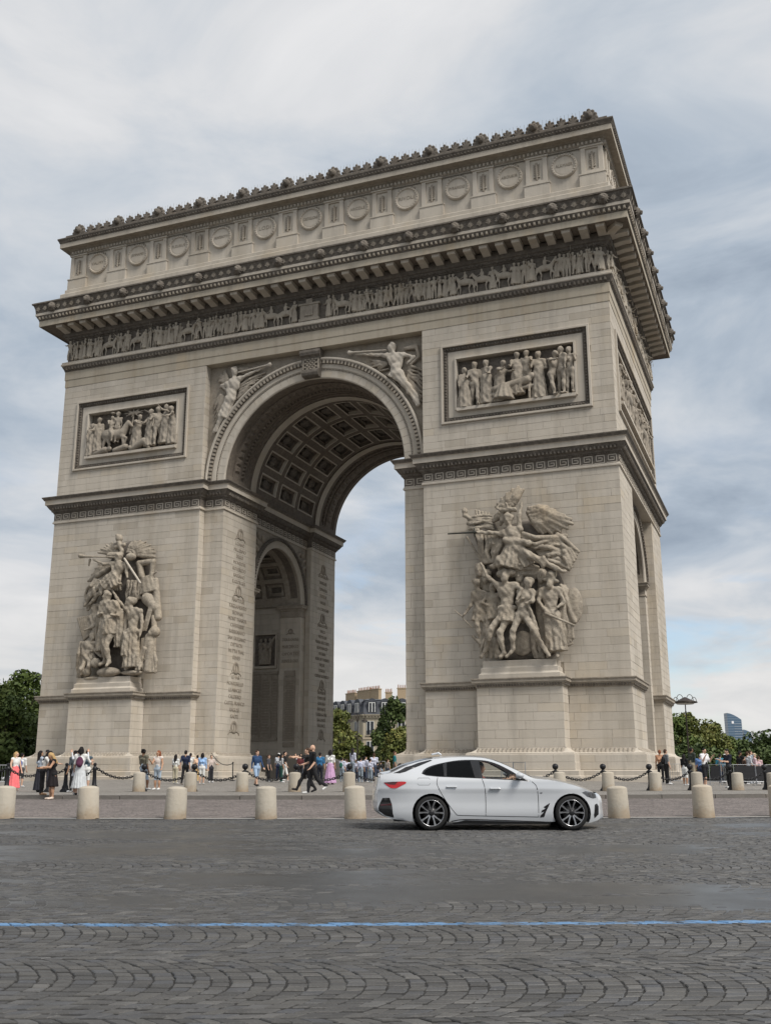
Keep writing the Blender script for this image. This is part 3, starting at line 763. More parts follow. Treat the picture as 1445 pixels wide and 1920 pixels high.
studs('corona_egg_ornament', [[(-W-1.8, 0), (W+1.8, 0)], [(W, -1.8), (W, D+1.8)]], 1.86, 38.63, .34, .20, .26, .12, CARVE)
# modillion brackets
mo = MB()
mo.poly_prism([(0, 0), (1.16, 0), (1.20, -.10), (1.17, -.27), (1.08, -.30), (1.02, -.22), (.6, -.30), (.15, -.46), (0, -.50)][::-1], -.29, .29, 0, 'x')
# prism runs along x after re-mapping: profile (a=-y outward, b=z)
mo2 = MB()
pf = [(0.0, 0.0), (-1.14, 0.0), (-1.17, -.06), (-1.17, -.20), (-1.12, -.26), (-.95, -.25), (-.55, -.27), (-.20, -.33), (0.0, -.36)]
n_ = len(pf); V_ = [(-.29, a, b) for a, b in pf]+[(.29, a, b) for a, b in pf]
F_ = [tuple(range(n_))[::-1], tuple(range(n_, 2*n_))]+[(k, (k+1) % n_, n_+(k+1) % n_, n_+k) for k in range(n_)]
mo2.add(V_, F_); mo2.box((-.33, -1.21, -.055), (.33, -.02, .0))
momesh = mo2.mesh('modillion', STONE)
nm_ = 39
for i in range(nm_): A(link('modillion', momesh, None, (-22.3+44.6*i/(nm_-1), -.40, 37.975)))
for i in range(20): A(link('modillion', momesh, None, (W+.40, .12+22.02*i/19, 37.975), (0, 0, math.pi/2)))
for (x, y, a) in ((W+.30, -.30, math.pi/4),): A(link('modillion', momesh, None, (x, y, 37.975), (0, 0, a)))

# --- attic
AT = .18
arect = [(-W-AT, -AT), (W+AT, -AT), (W+AT, D+AT), (-W-AT, D+AT)]
band('attic_plinth', [(.6, ZTOP+.02), (.55, ZTOP+.05), (.55, 41.15), (.48, 41.22), (.30, 41.26), (.30, 41.62), (.24, 41.68), (0, 41.70)], BLOCK, arect)
band('attic_wall', [(0, 41.68), (0, 44.86)], BLOCK, arect)
band('attic_frieze', [(.10, 44.80), (.10, 44.92), (.14, 44.94), (.14, 45.26), (.26, 45.34), (.30, 45.40), (.78, 45.42)], CARVE, arect)
band('attic_corona', [(.78, 45.42), (.80, 45.43), (.80, 45.84)], BLOCK, arect)
band('attic_crown_moulding', [(.80, 45.84), (.84, 45.86), (.88, 45.98), (.96, 46.12), (.98, 46.16), (.98, 46.26), (.3, 46.34), (-2, 46.40)], SOOT, arect)
AF = [[(-W-AT, -AT), (W+AT, -AT)], [(W+AT, -AT), (W+AT, D+AT)]]
studs('attic_dentils', AF, .14, 45.10, .30, .19, .28, .12, STONE)
studs('attic_egg_ornament', AF, .86, 46.0, .26, .17, .16, .07, SOOT)
def attic_pilaster(c, a, first=[None]):
    if first[0] is None:
        q = MB(); q.box((-.92, -.22, 0), (.92, 0.02, .92)); q.box((-.96, -.26, .88), (.96, .02, .96))
        # shaft with a sunk panel
        for (x0, x1, z0, z1, y) in ((-.78, -.46, .96, 3.1, -.16), (.46, .78, .96, 3.1, -.16), (-.46, .46, .96, 1.22, -.16), (-.46, .46, 2.95, 3.1, -.16), (-.46, .46, 1.22, 2.95, -.05)):
            q.box((x0, y, z0), (x1, .02, z1))
        q.box((-.86, -.24, 3.06), (.86, .02, 3.16))
        m1 = q.mesh('attic_pilaster', BLOCK)
        sw = [('cap', (0, -.10, .30), (0, -.10, 1.46), .075, .05, 0), ('cap', (-.2, -.09, .40), (.2, -.09, .40), .05, .05, 0), ('ell', (0, -.1, .2), (.09, .08, .09), None, 0), ('ell', (0, -.1, 1.52), (.08, .07, .1), None, 0)]
        for s in (-1, 1):
            for j in range(6):
                z = .55+j*.16; sw.append(('cap', (s*.06, -.09, z), (s*.24, -.10, z+.13), .05, .02, 0))
        m2 = smooth_mesh('palm_ornament', sw, .03, CARVE, .03)
        first[0] = (m1, m2)
    o = A(link('attic_pilaster', first[0][0], None, (c[0], c[1], 41.70), (0, 0, a)))
    link('palm_ornament', first[0][1], o, (0, 0, 1.12))
disc = MB(); disc.lathe([(.95, 0), (.95, -.10), (.90, -.16), (.78, -.17), (.74, -.12), (.66, -.10)], 40, axis='y')
for j in range(26):
    t = 2*math.pi*j/26; c_, s_ = math.cos(t)*.845, math.sin(t)*.845
    disc.box((c_-.055, -.22, s_-.055), (c_+.055, -.1, s_+.055))
discm = disc.mesh('medallion', STONE, False)
face_ = MB(); face_.lathe([(.70, -.08), (.70, -.125), (.68, -.13)], 32, axis='y'); facem = face_.mesh('medallion_face', STONE)
cr = MB()
for j in range(7):
    t = R(52+j*12.7); cr.box((math.cos(t)*1.02-.04, -.08, math.sin(t)*1.02-.06), (math.cos(t)*1.02+.04, 0, math.sin(t)*1.02+.07))
crm = cr.mesh('medallion_crest', CARVE)
def text_mesh(s, size, ext=.012, w=1.0):
    cu = bpy.data.curves.new('t', 'FONT'); cu.body = s; cu.size = size; cu.align_x = 'CENTER'; cu.align_y = 'CENTER'; cu.extrude = ext; cu.resolution_u = 2; cu.space_character = 1.05
    ob = bpy.data.objects.new('t', cu); COL.objects.link(ob); bpy.context.view_layer.update()
    me = bpy.data.meshes.new_from_object(ob.evaluated_get(bpy.context.evaluated_depsgraph_get()))
    bpy.data.objects.remove(ob); bpy.data.curves.remove(cu)
    xs = [v.co.x for v in me.vertices]; wd = max(xs)-min(xs)
    me.materials.clear(); me.materials.append(ENGR); return me, wd
NAMES = ['VALMY', 'JEMMAPES', 'FLEURUS', 'MONTENOTTE', 'LODI', 'CASTIGLIONE', 'ARCOLE', 'RIVOLI', 'PYRAMIDES', 'ABOUKIR', 'ALKMAER']
def medallion(c, a, nm=None):
    o = A(link('medallion', discm, None, (c[0], c[1], 43.72), (0, 0, a)))
    link('medallion_face', facem, o); link('medallion_crest', crm, o)
    if nm:
        me, wd = text_mesh(nm, .46); s = min(1.0, 1.22/wd)
        t = link('engraved_name', me, o, (0, -.138, 0), (math.pi/2, 0, 0)); t.scale = (s, max(s, .75), 1); me.name = 'engraved_name'
for k in range(11): medallion((-19.85+3.97*k, -AT), 0, NAMES[k])
for k in range(12): attic_pilaster((-21.83+3.97*k, -AT), 0)
for k in range(6): attic_pilaster((W+AT, 11.13-9.925+3.97*k), math.pi/2)
for k in range(5): medallion((W+AT, 11.13-7.94+3.97*k), math.pi/2)

# --- crest of palmettes and mask heads along the roof edge
def palm_prims(s, n, spread):
    P = [('ell', (0, 0, .16*s), (.20*s, .12*s, .18*s), None, 0)]
    for j in range(n):
        t = R(90)+R(spread)*(2*j/(n-1)-1); L = (.86-.22*abs(2*j/(n-1)-1))*s
        P.append(('cap', (0, 0, .15*s), (math.cos(t)*L*.8, 0, .12*s+math.sin(t)*L), .15*s, .15*s, 0))
        P.append(('ell', (math.cos(t)*L*.85, -.03, .12*s+math.sin(t)*L), (.13*s, .14*s, .14*s), None, 0))
    P += [('cap', (-.6*s, 0, .06*s), (.6*s, 0, .06*s), .10*s, .10*s, 0)]
    return P
pal_s = smooth_mesh('palmette', palm_prims(.72, 5, 60), .04, SOOT, .03)
hp = palm_prims(1.02, 7, 72)+[('ell', (0, -.22, .52), (.26, .22, .32), None, 0), ('ell', (0, -.40, .50), (.07, .10, .09), None, 0), ('ell', (-.11, -.38, .62), (.07, .06, .06), None, 0), ('ell', (.11, -.38, .62), (.07, .06, .06), None, 0), ('cap', (-.42, -.05, .15), (-.5, -.05, .4), .12, .1, 0), ('cap', (.42, -.05, .15), (.5, -.05, .4), .12, .1, 0)]
pal_b = smooth_mesh('mask_palmette', hp, .045, SOOT, .03)
cb = MB(); cb.sweep([(-W-.55, -.55), (W+.55, -.55), (W+.55, D+.55), (-W-.55, D+.55)], [(.12, 46.30), (.16, 46.50), (.14, 46.70), (.02, 46.78), (-.30, 46.80), (-.45, 46.30)], True)
crest = abuild(cb, 'crest_base', SOOT)
cre = empty('crest'); A(cre)
for k in range(12):
    x = -21.83+3.97*k
    link('mask_palmette', pal_b, cre, (x, -.55, 46.50))
    if k < 11:
        for j in (1, 2, 3): link('palmette', pal_s, cre, (x+3.97*(.5+(j-2)*.21), -.55, 46.58))
for k in range(6):
    y = 11.13-9.925+3.97*k
    if k > 0: link('mask_palmette', pal_b, cre, (W+.50, y, 46.50), (0, 0, math.pi/2))
    if k < 5:
        for j in (1, 2): link('palmette', pal_s, cre, (W+.50, y+3.97*j/3, 46.50), (0, 0, math.pi/2))
rod = MB()
x = -21.5
while x < 21.6:
    rod.tube([(x, -.35, 46.5), (x+rng.uniform(-.02, .02), -.35, 47.72+rng.uniform(-.06, .06))], .011, 4); x += .27
tag(abuild(rod, 'roof_rods', plain('dull_steel', (.12, .12, .12), .5, .6)), kind='stuff')

# --- lion heads and palm leaves on the cymatium
lion = [('ell', (0, -.10, 0), (.30, .22, .34), None, 0), ('ell', (0, -.30, -.07), (.16, .18, .15), None, 0), ('ell', (0, -.40, -.01), (.08, .08, .07), None, 0), ('ell', (0, -.36, -.20), (.11, .10, .06), None, 0), ('ell', (-.12, -.27, .12), (.08, .07, .07), None, 0), ('ell', (.12, -.27, .12), (.08, .07, .07), None, 0)]
for j in range(14):
    t = 2*math.pi*j/14; lion.append(('cap', (.26*math.cos(t), -.10, .28*math.sin(t)), (.40*math.cos(t), -.02, .43*math.sin(t)), .09, .05, 0))
lionm = smooth_mesh('lion_head', lion, .04, SOOT, .03)
for k in range(14): A(link('lion_head', lionm, None, (-22.7+45.4*k/13, -2.10, 39.42)))
for k in range(8): A(link('lion_head', lionm, None, (W+2.10, -.6+23.46*(k+.35)/7.7, 39.42), (0, 0, math.pi/2)))
pl = MB()
def palm(c, a, st):
    for j, t in enumerate((-62, -38, -18, 0, 18, 38, 62)):
        tt = R(90+t); L = .40-.10*abs(t)/62; x1, z1 = math.cos(tt)*L, math.sin(tt)*L
        V = np.array([(0, -.02, -.26), (x1*.5-.05, -.07, -.22+z1*.75), (x1, -.05, -.20+z1*1.15), (x1*.5+.05, -.07, -.22+z1*.75)])
        pl.add(xf(V, rotz(a, (c[0], c[1], 39.42))), [(0, 3, 2, 1)])
alongpath([(-W-2, 0), (W+2, 0)], 2.09, .66, palm); alongpath([(W, -2), (W, D+2)], 2.09, .66, palm)
tag(abuild(pl, 'palm_leaf_ornament', CARVE), kind='stuff')
# ------------------------------------------------------------------ great vault, small vault, archivolts, spandrels
def vault(name, cx_, axis, half, zs, y0, y1, depthf, ths, ys, mat, mats=None):
    """barrel between y0..y1 (axis 'y') or along x; depthf(theta, y) -> extra radius, material"""
    mb = MB(); V = []; nt_, ny = len(ths), len(ys)
    for t in ths:
        for y in ys:
            d = depthf(t, y); r = half+d
            a, z = math.cos(t)*r, zs+math.sin(t)*r
            V.append((cx_+a, y, z) if axis == 'y' else (y, cx_+a, z))
    F = [(i*ny+j, i*ny+j+1, (i+1)*ny+j+1, (i+1)*ny+j) for i in range(nt_-1) for j in range(ny-1)]
    if axis != 'y': F = [f[::-1] for f in F]
    mi = []
    for f in F:
        c = np.mean([V[i] for i in f], 0); mi.append(0)
    if mats:
        mi = []
        for i in range(nt_-1):
            for j in range(ny-1): mi.append(mats((ths[i]+ths[i+1])/2, (ys[j]+ys[j+1])/2))
    mb.add(V, F, mi); return abuild(mb, name, mat)
e_ = 1e-4
# along y: soffit bands at each end, three columns of coffers between two broad ribs
yb0, yb1 = DC, D-DC
bandA = (yb0+.55, yb0+3.55); rib = (yb0+3.9, yb0+4.75)
c0, c1 = yb0+5.0, yb1-5.0; cw = (c1-c0)/3
def ycell(y):
    for k in range(3):
        a = c0+k*cw
        if a <= y <= a+cw: return min(y-a, a+cw-y)
    return -1
NR = 11; t_lo, t_hi = R(4), R(176); dth = (t_hi-t_lo)/NR
def gdepth(t, y):
    ym = y if y < D/2 else D-y
    if bandA[0] < ym < bandA[1] and R(5) < t < R(175):
        w_ = min(ym-bandA[0], bandA[1]-ym); return .0+(.14 if w_ > .22 else .07)+(-.09 if abs(ym-(bandA[0]+1.15)) < .5 else 0)+(.05 if 2.0 < ym-bandA[0] < 2.45 else 0)
    if rib[0] < ym < rib[1]: return -.10
    q = ycell(y)
    if q > 0 and t_lo < t < t_hi:
        u = (t-t_lo) % dth; v = min(u, dth-u)*RB
        m = min(q, v*1.05)
        if m > .88: return .40
        if m > .66: return .50
        if m > .42: return .24
        if m > .30: return -.03
    return 0.0
ys = set([yb0, yb1])
for s in (lambda v: v, lambda v: D-v):
    for v in (bandA[0], bandA[0]+.22, bandA[0]+.65, bandA[0]+1.65, bandA[0]+2.0, bandA[0]+2.45, bandA[1]-.22, bandA[1], rib[0], rib[1]): ys |= {s(v)-e_, s(v)+e_}
for k in range(3):
    for m in (.30, .42, .66, .88):
        for v in (c0+k*cw+m, c0+(k+1)*cw-m): ys |= {v-e_, v+e_}
ths = set(np.linspace(0, math.pi, 91).tolist())
for k in range(NR):
    for m in (.30, .42, .66, .88):
        for v in (t_lo+k*dth+m/1.05/RB, t_lo+(k+1)*dth-m/1.05/RB): ths |= {v-e_/5, v+e_/5}
ths |= {R(5)-e_, R(5)+e_, R(175)-e_, R(175)+e_}
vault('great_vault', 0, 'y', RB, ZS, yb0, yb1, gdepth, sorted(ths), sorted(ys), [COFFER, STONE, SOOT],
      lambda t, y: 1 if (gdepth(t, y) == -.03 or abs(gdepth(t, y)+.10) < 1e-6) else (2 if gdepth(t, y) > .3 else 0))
ros = [('ell', (0, 0, 0), (.20, .20, .14), None, 0)]+[('ell', (.30*math.cos(a), .30*math.sin(a), .03), (.20, .15, .10), None, 0) for a in np.linspace(0, 5.2, 6)]
rosm = smooth_mesh('rosette', ros, .05, SOOT, .04)
ros_e = empty('vault_rosettes'); A(ros_e)
for k in range(NR):
    t = t_lo+(k+.5)*dth
    for j in range(3):
        y = c0+(j+.5)*cw; M = Matrix.Translation((math.cos(t)*(RB+.36), y, ZS+math.sin(t)*(RB+.36))) @ Matrix.Rotation(math.pi/2-t, 4, 'Y') @ Matrix.Rotation(math.pi, 4, 'X')
        link('rosette', rosm, ros_e, mw=M)
# guilloche studs on the soffit bands
gb = MB(); sv = np.array([(-.30, -.42, 0), (.30, -.42, 0), (.30, .42, 0), (-.30, .42, 0), (-.12, -.2, .12), (.12, -.2, .12), (.12, .2, .12), (-.12, .2, .12)])
sf = [(4, 5, 6, 7), (0, 1, 5, 4), (1, 2, 6, 5), (2, 3, 7, 6), (3, 0, 4, 7)]
for yc in (bandA[0]+1.15, D-bandA[0]-1.15):
    for t in np.arange(R(8), R(173), R(4.6)):
        M = Matrix.Translation((math.cos(t)*(RB+.06), yc, ZS+math.sin(t)*(RB+.06))) @ Matrix.Rotation(-math.pi/2-t, 4, 'Y')
        gb.add(xf(sv, M), sf)
for yc in (bandA[0]+2.22, D-bandA[0]-2.22):
    for t in np.arange(R(6), R(174), R(2.4)):
        M = Matrix.Translation((math.cos(t)*(RB+.16), yc, ZS+math.sin(t)*(RB+.16))) @ Matrix.Rotation(-math.pi/2-t, 4, 'Y') @ Matrix.Diagonal((.45, .4, 1.2, 1))
        gb.add(xf(sv, M), sf)
tag(abuild(gb, 'guilloche_ornament', COFFER), kind='stuff')
# upright strip between the impost top and the springing handled by the vault's first row; archivolt rings (front and back)
def ring_sweep(mb, cx_, zc, prof, yf, t0=0.0, t1=math.pi, n=72, axis='y', sgn=-1):
    """profile (radius, outward projection) swept round the arch face at plane yf"""
    V = []; k = len(prof)
    for i in range(n+1):
        t = t0+(t1-t0)*i/n
        for (r, p) in prof:
            a, z = cx_+math.cos(t)*r, zc+math.sin(t)*r
            V.append((a, yf+sgn*p, z) if axis == 'y' else (yf+sgn*p, a, z))
    F = [(i*k+s, i*k+s+1, (i+1)*k+s+1, (i+1)*k+s) for i in range(n) for s in range(k-1)]
    if (sgn > 0) != (axis != 'y'): F = [f[::-1] for f in F]
    mb.add(V, F)
aprof = [(7.28, -.05), (7.30, .06), (7.34, .08), (7.92, .08), (7.93, .12), (7.98, .13)]
aprof1 = [(7.98, .13), (8.02, .10), (8.06, .16), (8.38, .16)]
aprof2 = [(8.38, .16), (8.42, .18), (8.46, .26), (8.60, .34), (8.66, .36)]
aprof3 = [(8.66, .36), (8.72, .42), (8.82, .42), (8.86, .38), (8.88, -.02)]
for nm, pr, mt in (('archivolt', aprof, BLOCK), ('archivolt_fascia', aprof1, BLOCK), ('archivolt_egg_moulding', aprof2, SOOT), ('archivolt_rim', aprof3, STONE)):
    for yf_, sg_ in ((DC, -1), (D-DC, 1)): mb = MB(); ring_sweep(mb, 0, ZS, pr, yf_, sgn=sg_); abuild(mb, nm, mt)
vo = MB()
for i in range(1, 38):              # voussoir joints: thin recessed lines read as separate stones
    t = math.pi*i/38
    M = Matrix.Translation((math.cos(t)*7.86, DC-.131, ZS+math.sin(t)*7.86)) @ Matrix.Rotation(-t, 4, 'Y')
eg = MB()
for t in np.arange(R(1.2), R(179), R(2.05)):
    M = Matrix.Translation((math.cos(t)*8.52, DC-.26, ZS+math.sin(t)*8.52)) @ Matrix.Rotation(-t, 4, 'Y')
    eg.box((-.13, -.10, -.085), (.13, .05, .085), 0, None, M)
tag(abuild(eg, 'archivolt_egg_ornament', CARVE), kind='stuff')
bd = MB()
for t in np.arange(R(.6), R(179.6), R(.9)):
    M = Matrix.Translation((math.cos(t)*7.955, DC-.13, ZS+math.sin(t)*7.955)) @ Matrix.Rotation(-t, 4, 'Y'); bd.box((-.03, -.025, -.035), (.03, .02, .035), 0, None, M)
tag(abuild(bd, 'archivolt_bead_ornament', SOOT), kind='stuff')
# wedge stones of the archivolt: each a slightly proud piece
vparts = MB()
def voussoir(t0, t1):
    q = MB(); V = []
    for r in (7.36, 7.90):
        for t in (t0, t1): V.append((math.cos(t)*r, DC-.075, ZS+math.sin(t)*r))
    for r in (7.365, 7.895):
        for t in (t0+.0012, t1-.0012): V.append((math.cos(t)*r, DC-.098, ZS+math.sin(t)*r))
    q.add(V, [(4, 6, 7, 5), (0, 4, 5, 1), (2, 3, 7, 6), (0, 2, 6, 4), (1, 5, 7, 3)])
    A(q.build('voussoir', BLOCK))
for i in range(39): voussoir(math.pi*i/39+.002, math.pi*(i+1)/39-.002)

# spandrel wall sheets with the arch cut out (front/back), sides of the passage with the small arch cut out
def spandrel(mb, half, z0, z1, cx_, zc, r, yf, axis='y', flip=False, n=48):
    arc = [(cx_+math.cos(t)*r, zc+math.sin(t)*r) for t in np.linspace(math.pi, 0, n+1)]
    V = []; F = []
    for (a, z) in arc:
        for zz in (z, z1): V.append((a, yf, zz) if axis == 'y' else (yf, a, zz))
    for i in range(n): F.append((2*i, 2*i+2, 2*i+3, 2*i+1))
    for s in (-1, 1):
        b = len(V); a0, a1 = cx_+s*r, cx_+s*half
        for (a, z) in ((a0, z0), (a1, z0), (a1, z1), (a0, z1)): V.append((a, yf, z) if axis == 'y' else (yf, a, z))
        F.append((b, b+1, b+2, b+3) if s > 0 else (b+1, b, b+3, b+2))
    if flip: F = [f[::-1] for f in F]
    mb.add(V, F)
for yf_, fl_ in ((DC, False), (D-DC, True)): sp = MB(); spandrel(sp, XI+.05, ZI-.3, ZA+.02, 0, ZS, RB+.02, yf_, flip=fl_); abuild(sp, 'spandrel_wall', CARVE)
for s in (-1, 1):
    ip = MB(); spandrel(ip, 11.13-JE, ZS2-.1, ZFB+.2, 11.13, ZS2, RS+.02, s*XR, 'x', flip=(s > 0)); abuild(ip, 'side_spandrel_wall', CARVE)
    ip = MB(); spandrel(ip, 11.13-SB, ZS2-.1, ZFB+.2, 11.13, ZS2, RS+.02, s*(W-SD), 'x', flip=(s < 0)); abuild(ip, 'side_spandrel_wall', CARVE)
# ceiling of the side bay under the straight fret band
for s in (-1, 1):
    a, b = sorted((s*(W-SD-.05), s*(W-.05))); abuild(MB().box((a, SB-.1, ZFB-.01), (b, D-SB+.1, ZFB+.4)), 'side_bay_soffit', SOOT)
# small vaults along x with square coffers
NR2 = 7; d2 = (R(172)-R(8))/NR2; xa, xb = XR, W-SD; nx = 5; xw = (xb-xa-2.6)/nx
def sdepth(t, x):
    x = abs(x); m = min(x-xa, xb-x)
    if m < 1.3: return .08 if (.3 < m < 1.0 and R(9) < t < R(171)) else 0.0
    u = (x-xa-1.3) % xw; q = min(u, xw-u); v = (t-R(8)) % d2; v = min(v, d2-v)*RS
    if not (R(8) < t < R(172)): return 0.0
    k = min(q, v)
    return .45 if k > .62 else (.28 if k > .38 else (.12 if k > .2 else 0.0))
for s in (-1, 1):
    xs = set([xa, xb])
    for v in (xa+.3, xa+1.0, xa+1.3, xb-.3, xb-1.0, xb-1.3): xs |= {v-e_, v+e_}
    for k in range(nx):
        for m in (.2, .38, .62):
            for v in (xa+1.3+k*xw+m, xa+1.3+(k+1)*xw-m): xs |= {v-e_, v+e_}
    th2 = set(np.linspace(0, math.pi, 61).tolist())
    for k in range(NR2):
        for m in (.2, .38, .62):
            for v in (R(8)+k*d2+m/RS, R(8)+(k+1)*d2-m/RS): th2 |= {v-e_/4, v+e_/4}
    vault('small_vault', 11.13, 'x', RS, ZS2, 0, 0, sdepth, sorted(th2), sorted(s*x for x in xs), [COFFER, CARVE, SOOT], lambda t, x: 1 if sdepth(t, x) in (0.0, .28) else (2 if sdepth(t, x) > .4 else 0))
for s in (-1, 1):
    for xf_, sg in ((s*XR, -s), (s*(W-SD), s)):
        mb = MB(); mb2 = MB()
        ring_sweep(mb, 11.13, ZS2, [(4.18, -.05), (4.20, .05), (4.50, .06), (4.52, .10), (4.78, .10)], xf_, axis='x', sgn=sg)
        ring_sweep(mb2, 11.13, ZS2, [(4.78, .10), (4.82, .18), (4.94, .26), (5.0, .26), (5.03, -.02)], xf_, axis='x', sgn=sg)
        abuild(mb, 'small_archivolt', STONE); o = abuild(mb2, 'small_archivolt_rim', SOOT)
        eb = MB()
        for t in np.arange(R(2), R(179), R(3.2)):
            M = Matrix.Translation((xf_+sg*.20, 11.13+math.cos(t)*4.88, ZS2+math.sin(t)*4.88)) @ Matrix.Rotation(t, 4, 'X'); eb.box((-.08, -.10, -.07), (.08, .10, .07), 0, None, M)
        tag(abuild(eb, 'small_archivolt_egg_ornament', SOOT), kind='stuff')
# small impost: pilaster caps at the ends of the small passage
si = MB(); nk = [(0, 15.06), (.05, 15.10), (.05, 15.16), (.0, 15.20), (0, 15.62), (.06, 15.66), (.10, 15.76), (.22, 15.84), (.26, 15.86), (.26, 16.0), (.32, 16.06), (.32, 16.12), (-.3, 16.14)]
for s in (-1, 1):
    for y0, sg in ((11.13-RS, 1), (11.13+RS, -1)):
        for (xi_, xj) in ((XR, 9.7), (W-SD, W-SD-1.95)):
            p = [(s*xi_, y0-sg*.75), (s*xi_, y0), (s*xj, y0), (s*xj, y0-sg*.35)]
            # orient so that outward (right of travel) points into the passage
            d = np.array(p[2])-np.array(p[1]); nrm = np.array([d[1], -d[0]])
            if nrm[1]*sg < 0: p = p[::-1]
            abuild(MB().sweep(p, nk), 'small_impost', CARVE)
# walls of the small passage and string course
for s in (-1, 1):
    a, b = sorted((s*9.7, s*(W-SD-1.95)))
    abuild(MB().box((a, 11.13+RS+.29, 15.55), (b, 11.13+RS+.6, 16.12)), 'passage_string_course', STONE); abuild(MB().box((a, 11.13-RS-.6, 15.55), (b, 11.13-RS-.29, 16.12)), 'passage_string_course', STONE)
# names panel and relief in the passage wall
np_ = MB(); y_ = 11.13+RS+.35
np_.box((-12.7, y_-.02, 4.6), (-10.0, y_+.3, 10.4)); np_.box((-12.7, y_-.12, 10.25), (-9.95, y_+.02, 10.5)); np_.box((-12.7, y_-.10, 4.55), (-9.95, y_+.02, 4.78))
for x in (-11.72, -10.62): np_.box((x-.05, y_-.07, 4.78), (x+.05, y_, 10.25))
abuild(np_, 'names_panel', CARVE)
def lines(name, x0, x1, z0, z1, y, step=.24):
    mb = MB(); r_ = random.Random(int(z0*10)+int(x0*7)); z = z1
    while z > z0:
        L = (x1-x0)*r_.uniform(.55, .95)/2; c = (x0+x1)/2; x = c-L
        while x < c+L:
            l = r_.uniform(.05, .11); mb.box((x, y-.02, z-.13), (x+l, y, z)); x += l+.035
        z -= step
    return tag(abuild(mb, name, ENGR), kind='stuff')
lines('engraved_lines', -11.62, -10.72, 5.0, 9.8, y_-.02); lines('engraved_lines', -12.6, -11.8, 5.0, 9.8, y_-.02); lines('engraved_lines', -10.52, -10.02, 5.0, 9.8, y_-.02)
yp = 11.13+RS
q = MB(); q.box((-9.25, yp-.05, 4.5), (-8.1, yp+.02, 9.9)); q.box((-9.2, yp-.09, 9.95), (-8.15, yp+.02, 10.45)); q.box((-9.2, yp-.07, 4.0), (-8.15, yp+.02, 4.4)); abuild(q, 'name_tablet', CARVE)
lines('engraved_lines', -9.15, -8.2, 4.7, 9.6, yp-.05, .2)
# keystone scroll
def keystone(y, sg):
    k_ = MB(); w0, w1 = .86, .66
    pf = [(0.0, 32.92), (-.62, 32.92), (-.80, 32.80), (-.86, 32.60), (-.80, 32.40), (-.62, 32.30), (-.50, 32.10), (-.44, 31.75), (-.46, 31.45), (-.56, 31.28), (-.70, 31.18), (-.74, 31.0), (-.68, 30.82), (-.50, 30.74), (0.0, 30.74)]
    n = len(pf); V = []
    for s in (-1, 1):
        for (a, z) in pf: ww = w1+(w0-w1)*(z-30.74)/2.2; V.append((s*ww, y+sg*a, z))
    F = [tuple(range(n)), tuple(range(2*n-1, n-1, -1))]+[(i, n+i, n+(i+1) % n, (i+1) % n) for i in range(n)]
    if sg < 0: F = [f[::-1] for f in F]
    k_.add(V, F); o = abuild(k_, 'keystone', SOOT)
    sc_ = MB()
    for i in range(6):
        for j in range(4):
            z = 32.12-i*.15; x = -.42+j*.28+(.14 if i % 2 else 0); 
            if abs(x) < .5: sc_.box((x-.10, y-sg*0-.56*sg, z-.05), (x+.10, y-.40*sg, z+.06))
    for s in (-1, 1): sc_.box((s*.62-.06, y-.54*sg, 31.35), (s*.62+.06, y-.3*sg, 32.3))
    q = sc_.build('keystone_scales', CARVE); q.parent = o; return o
keystone(DC, 1)
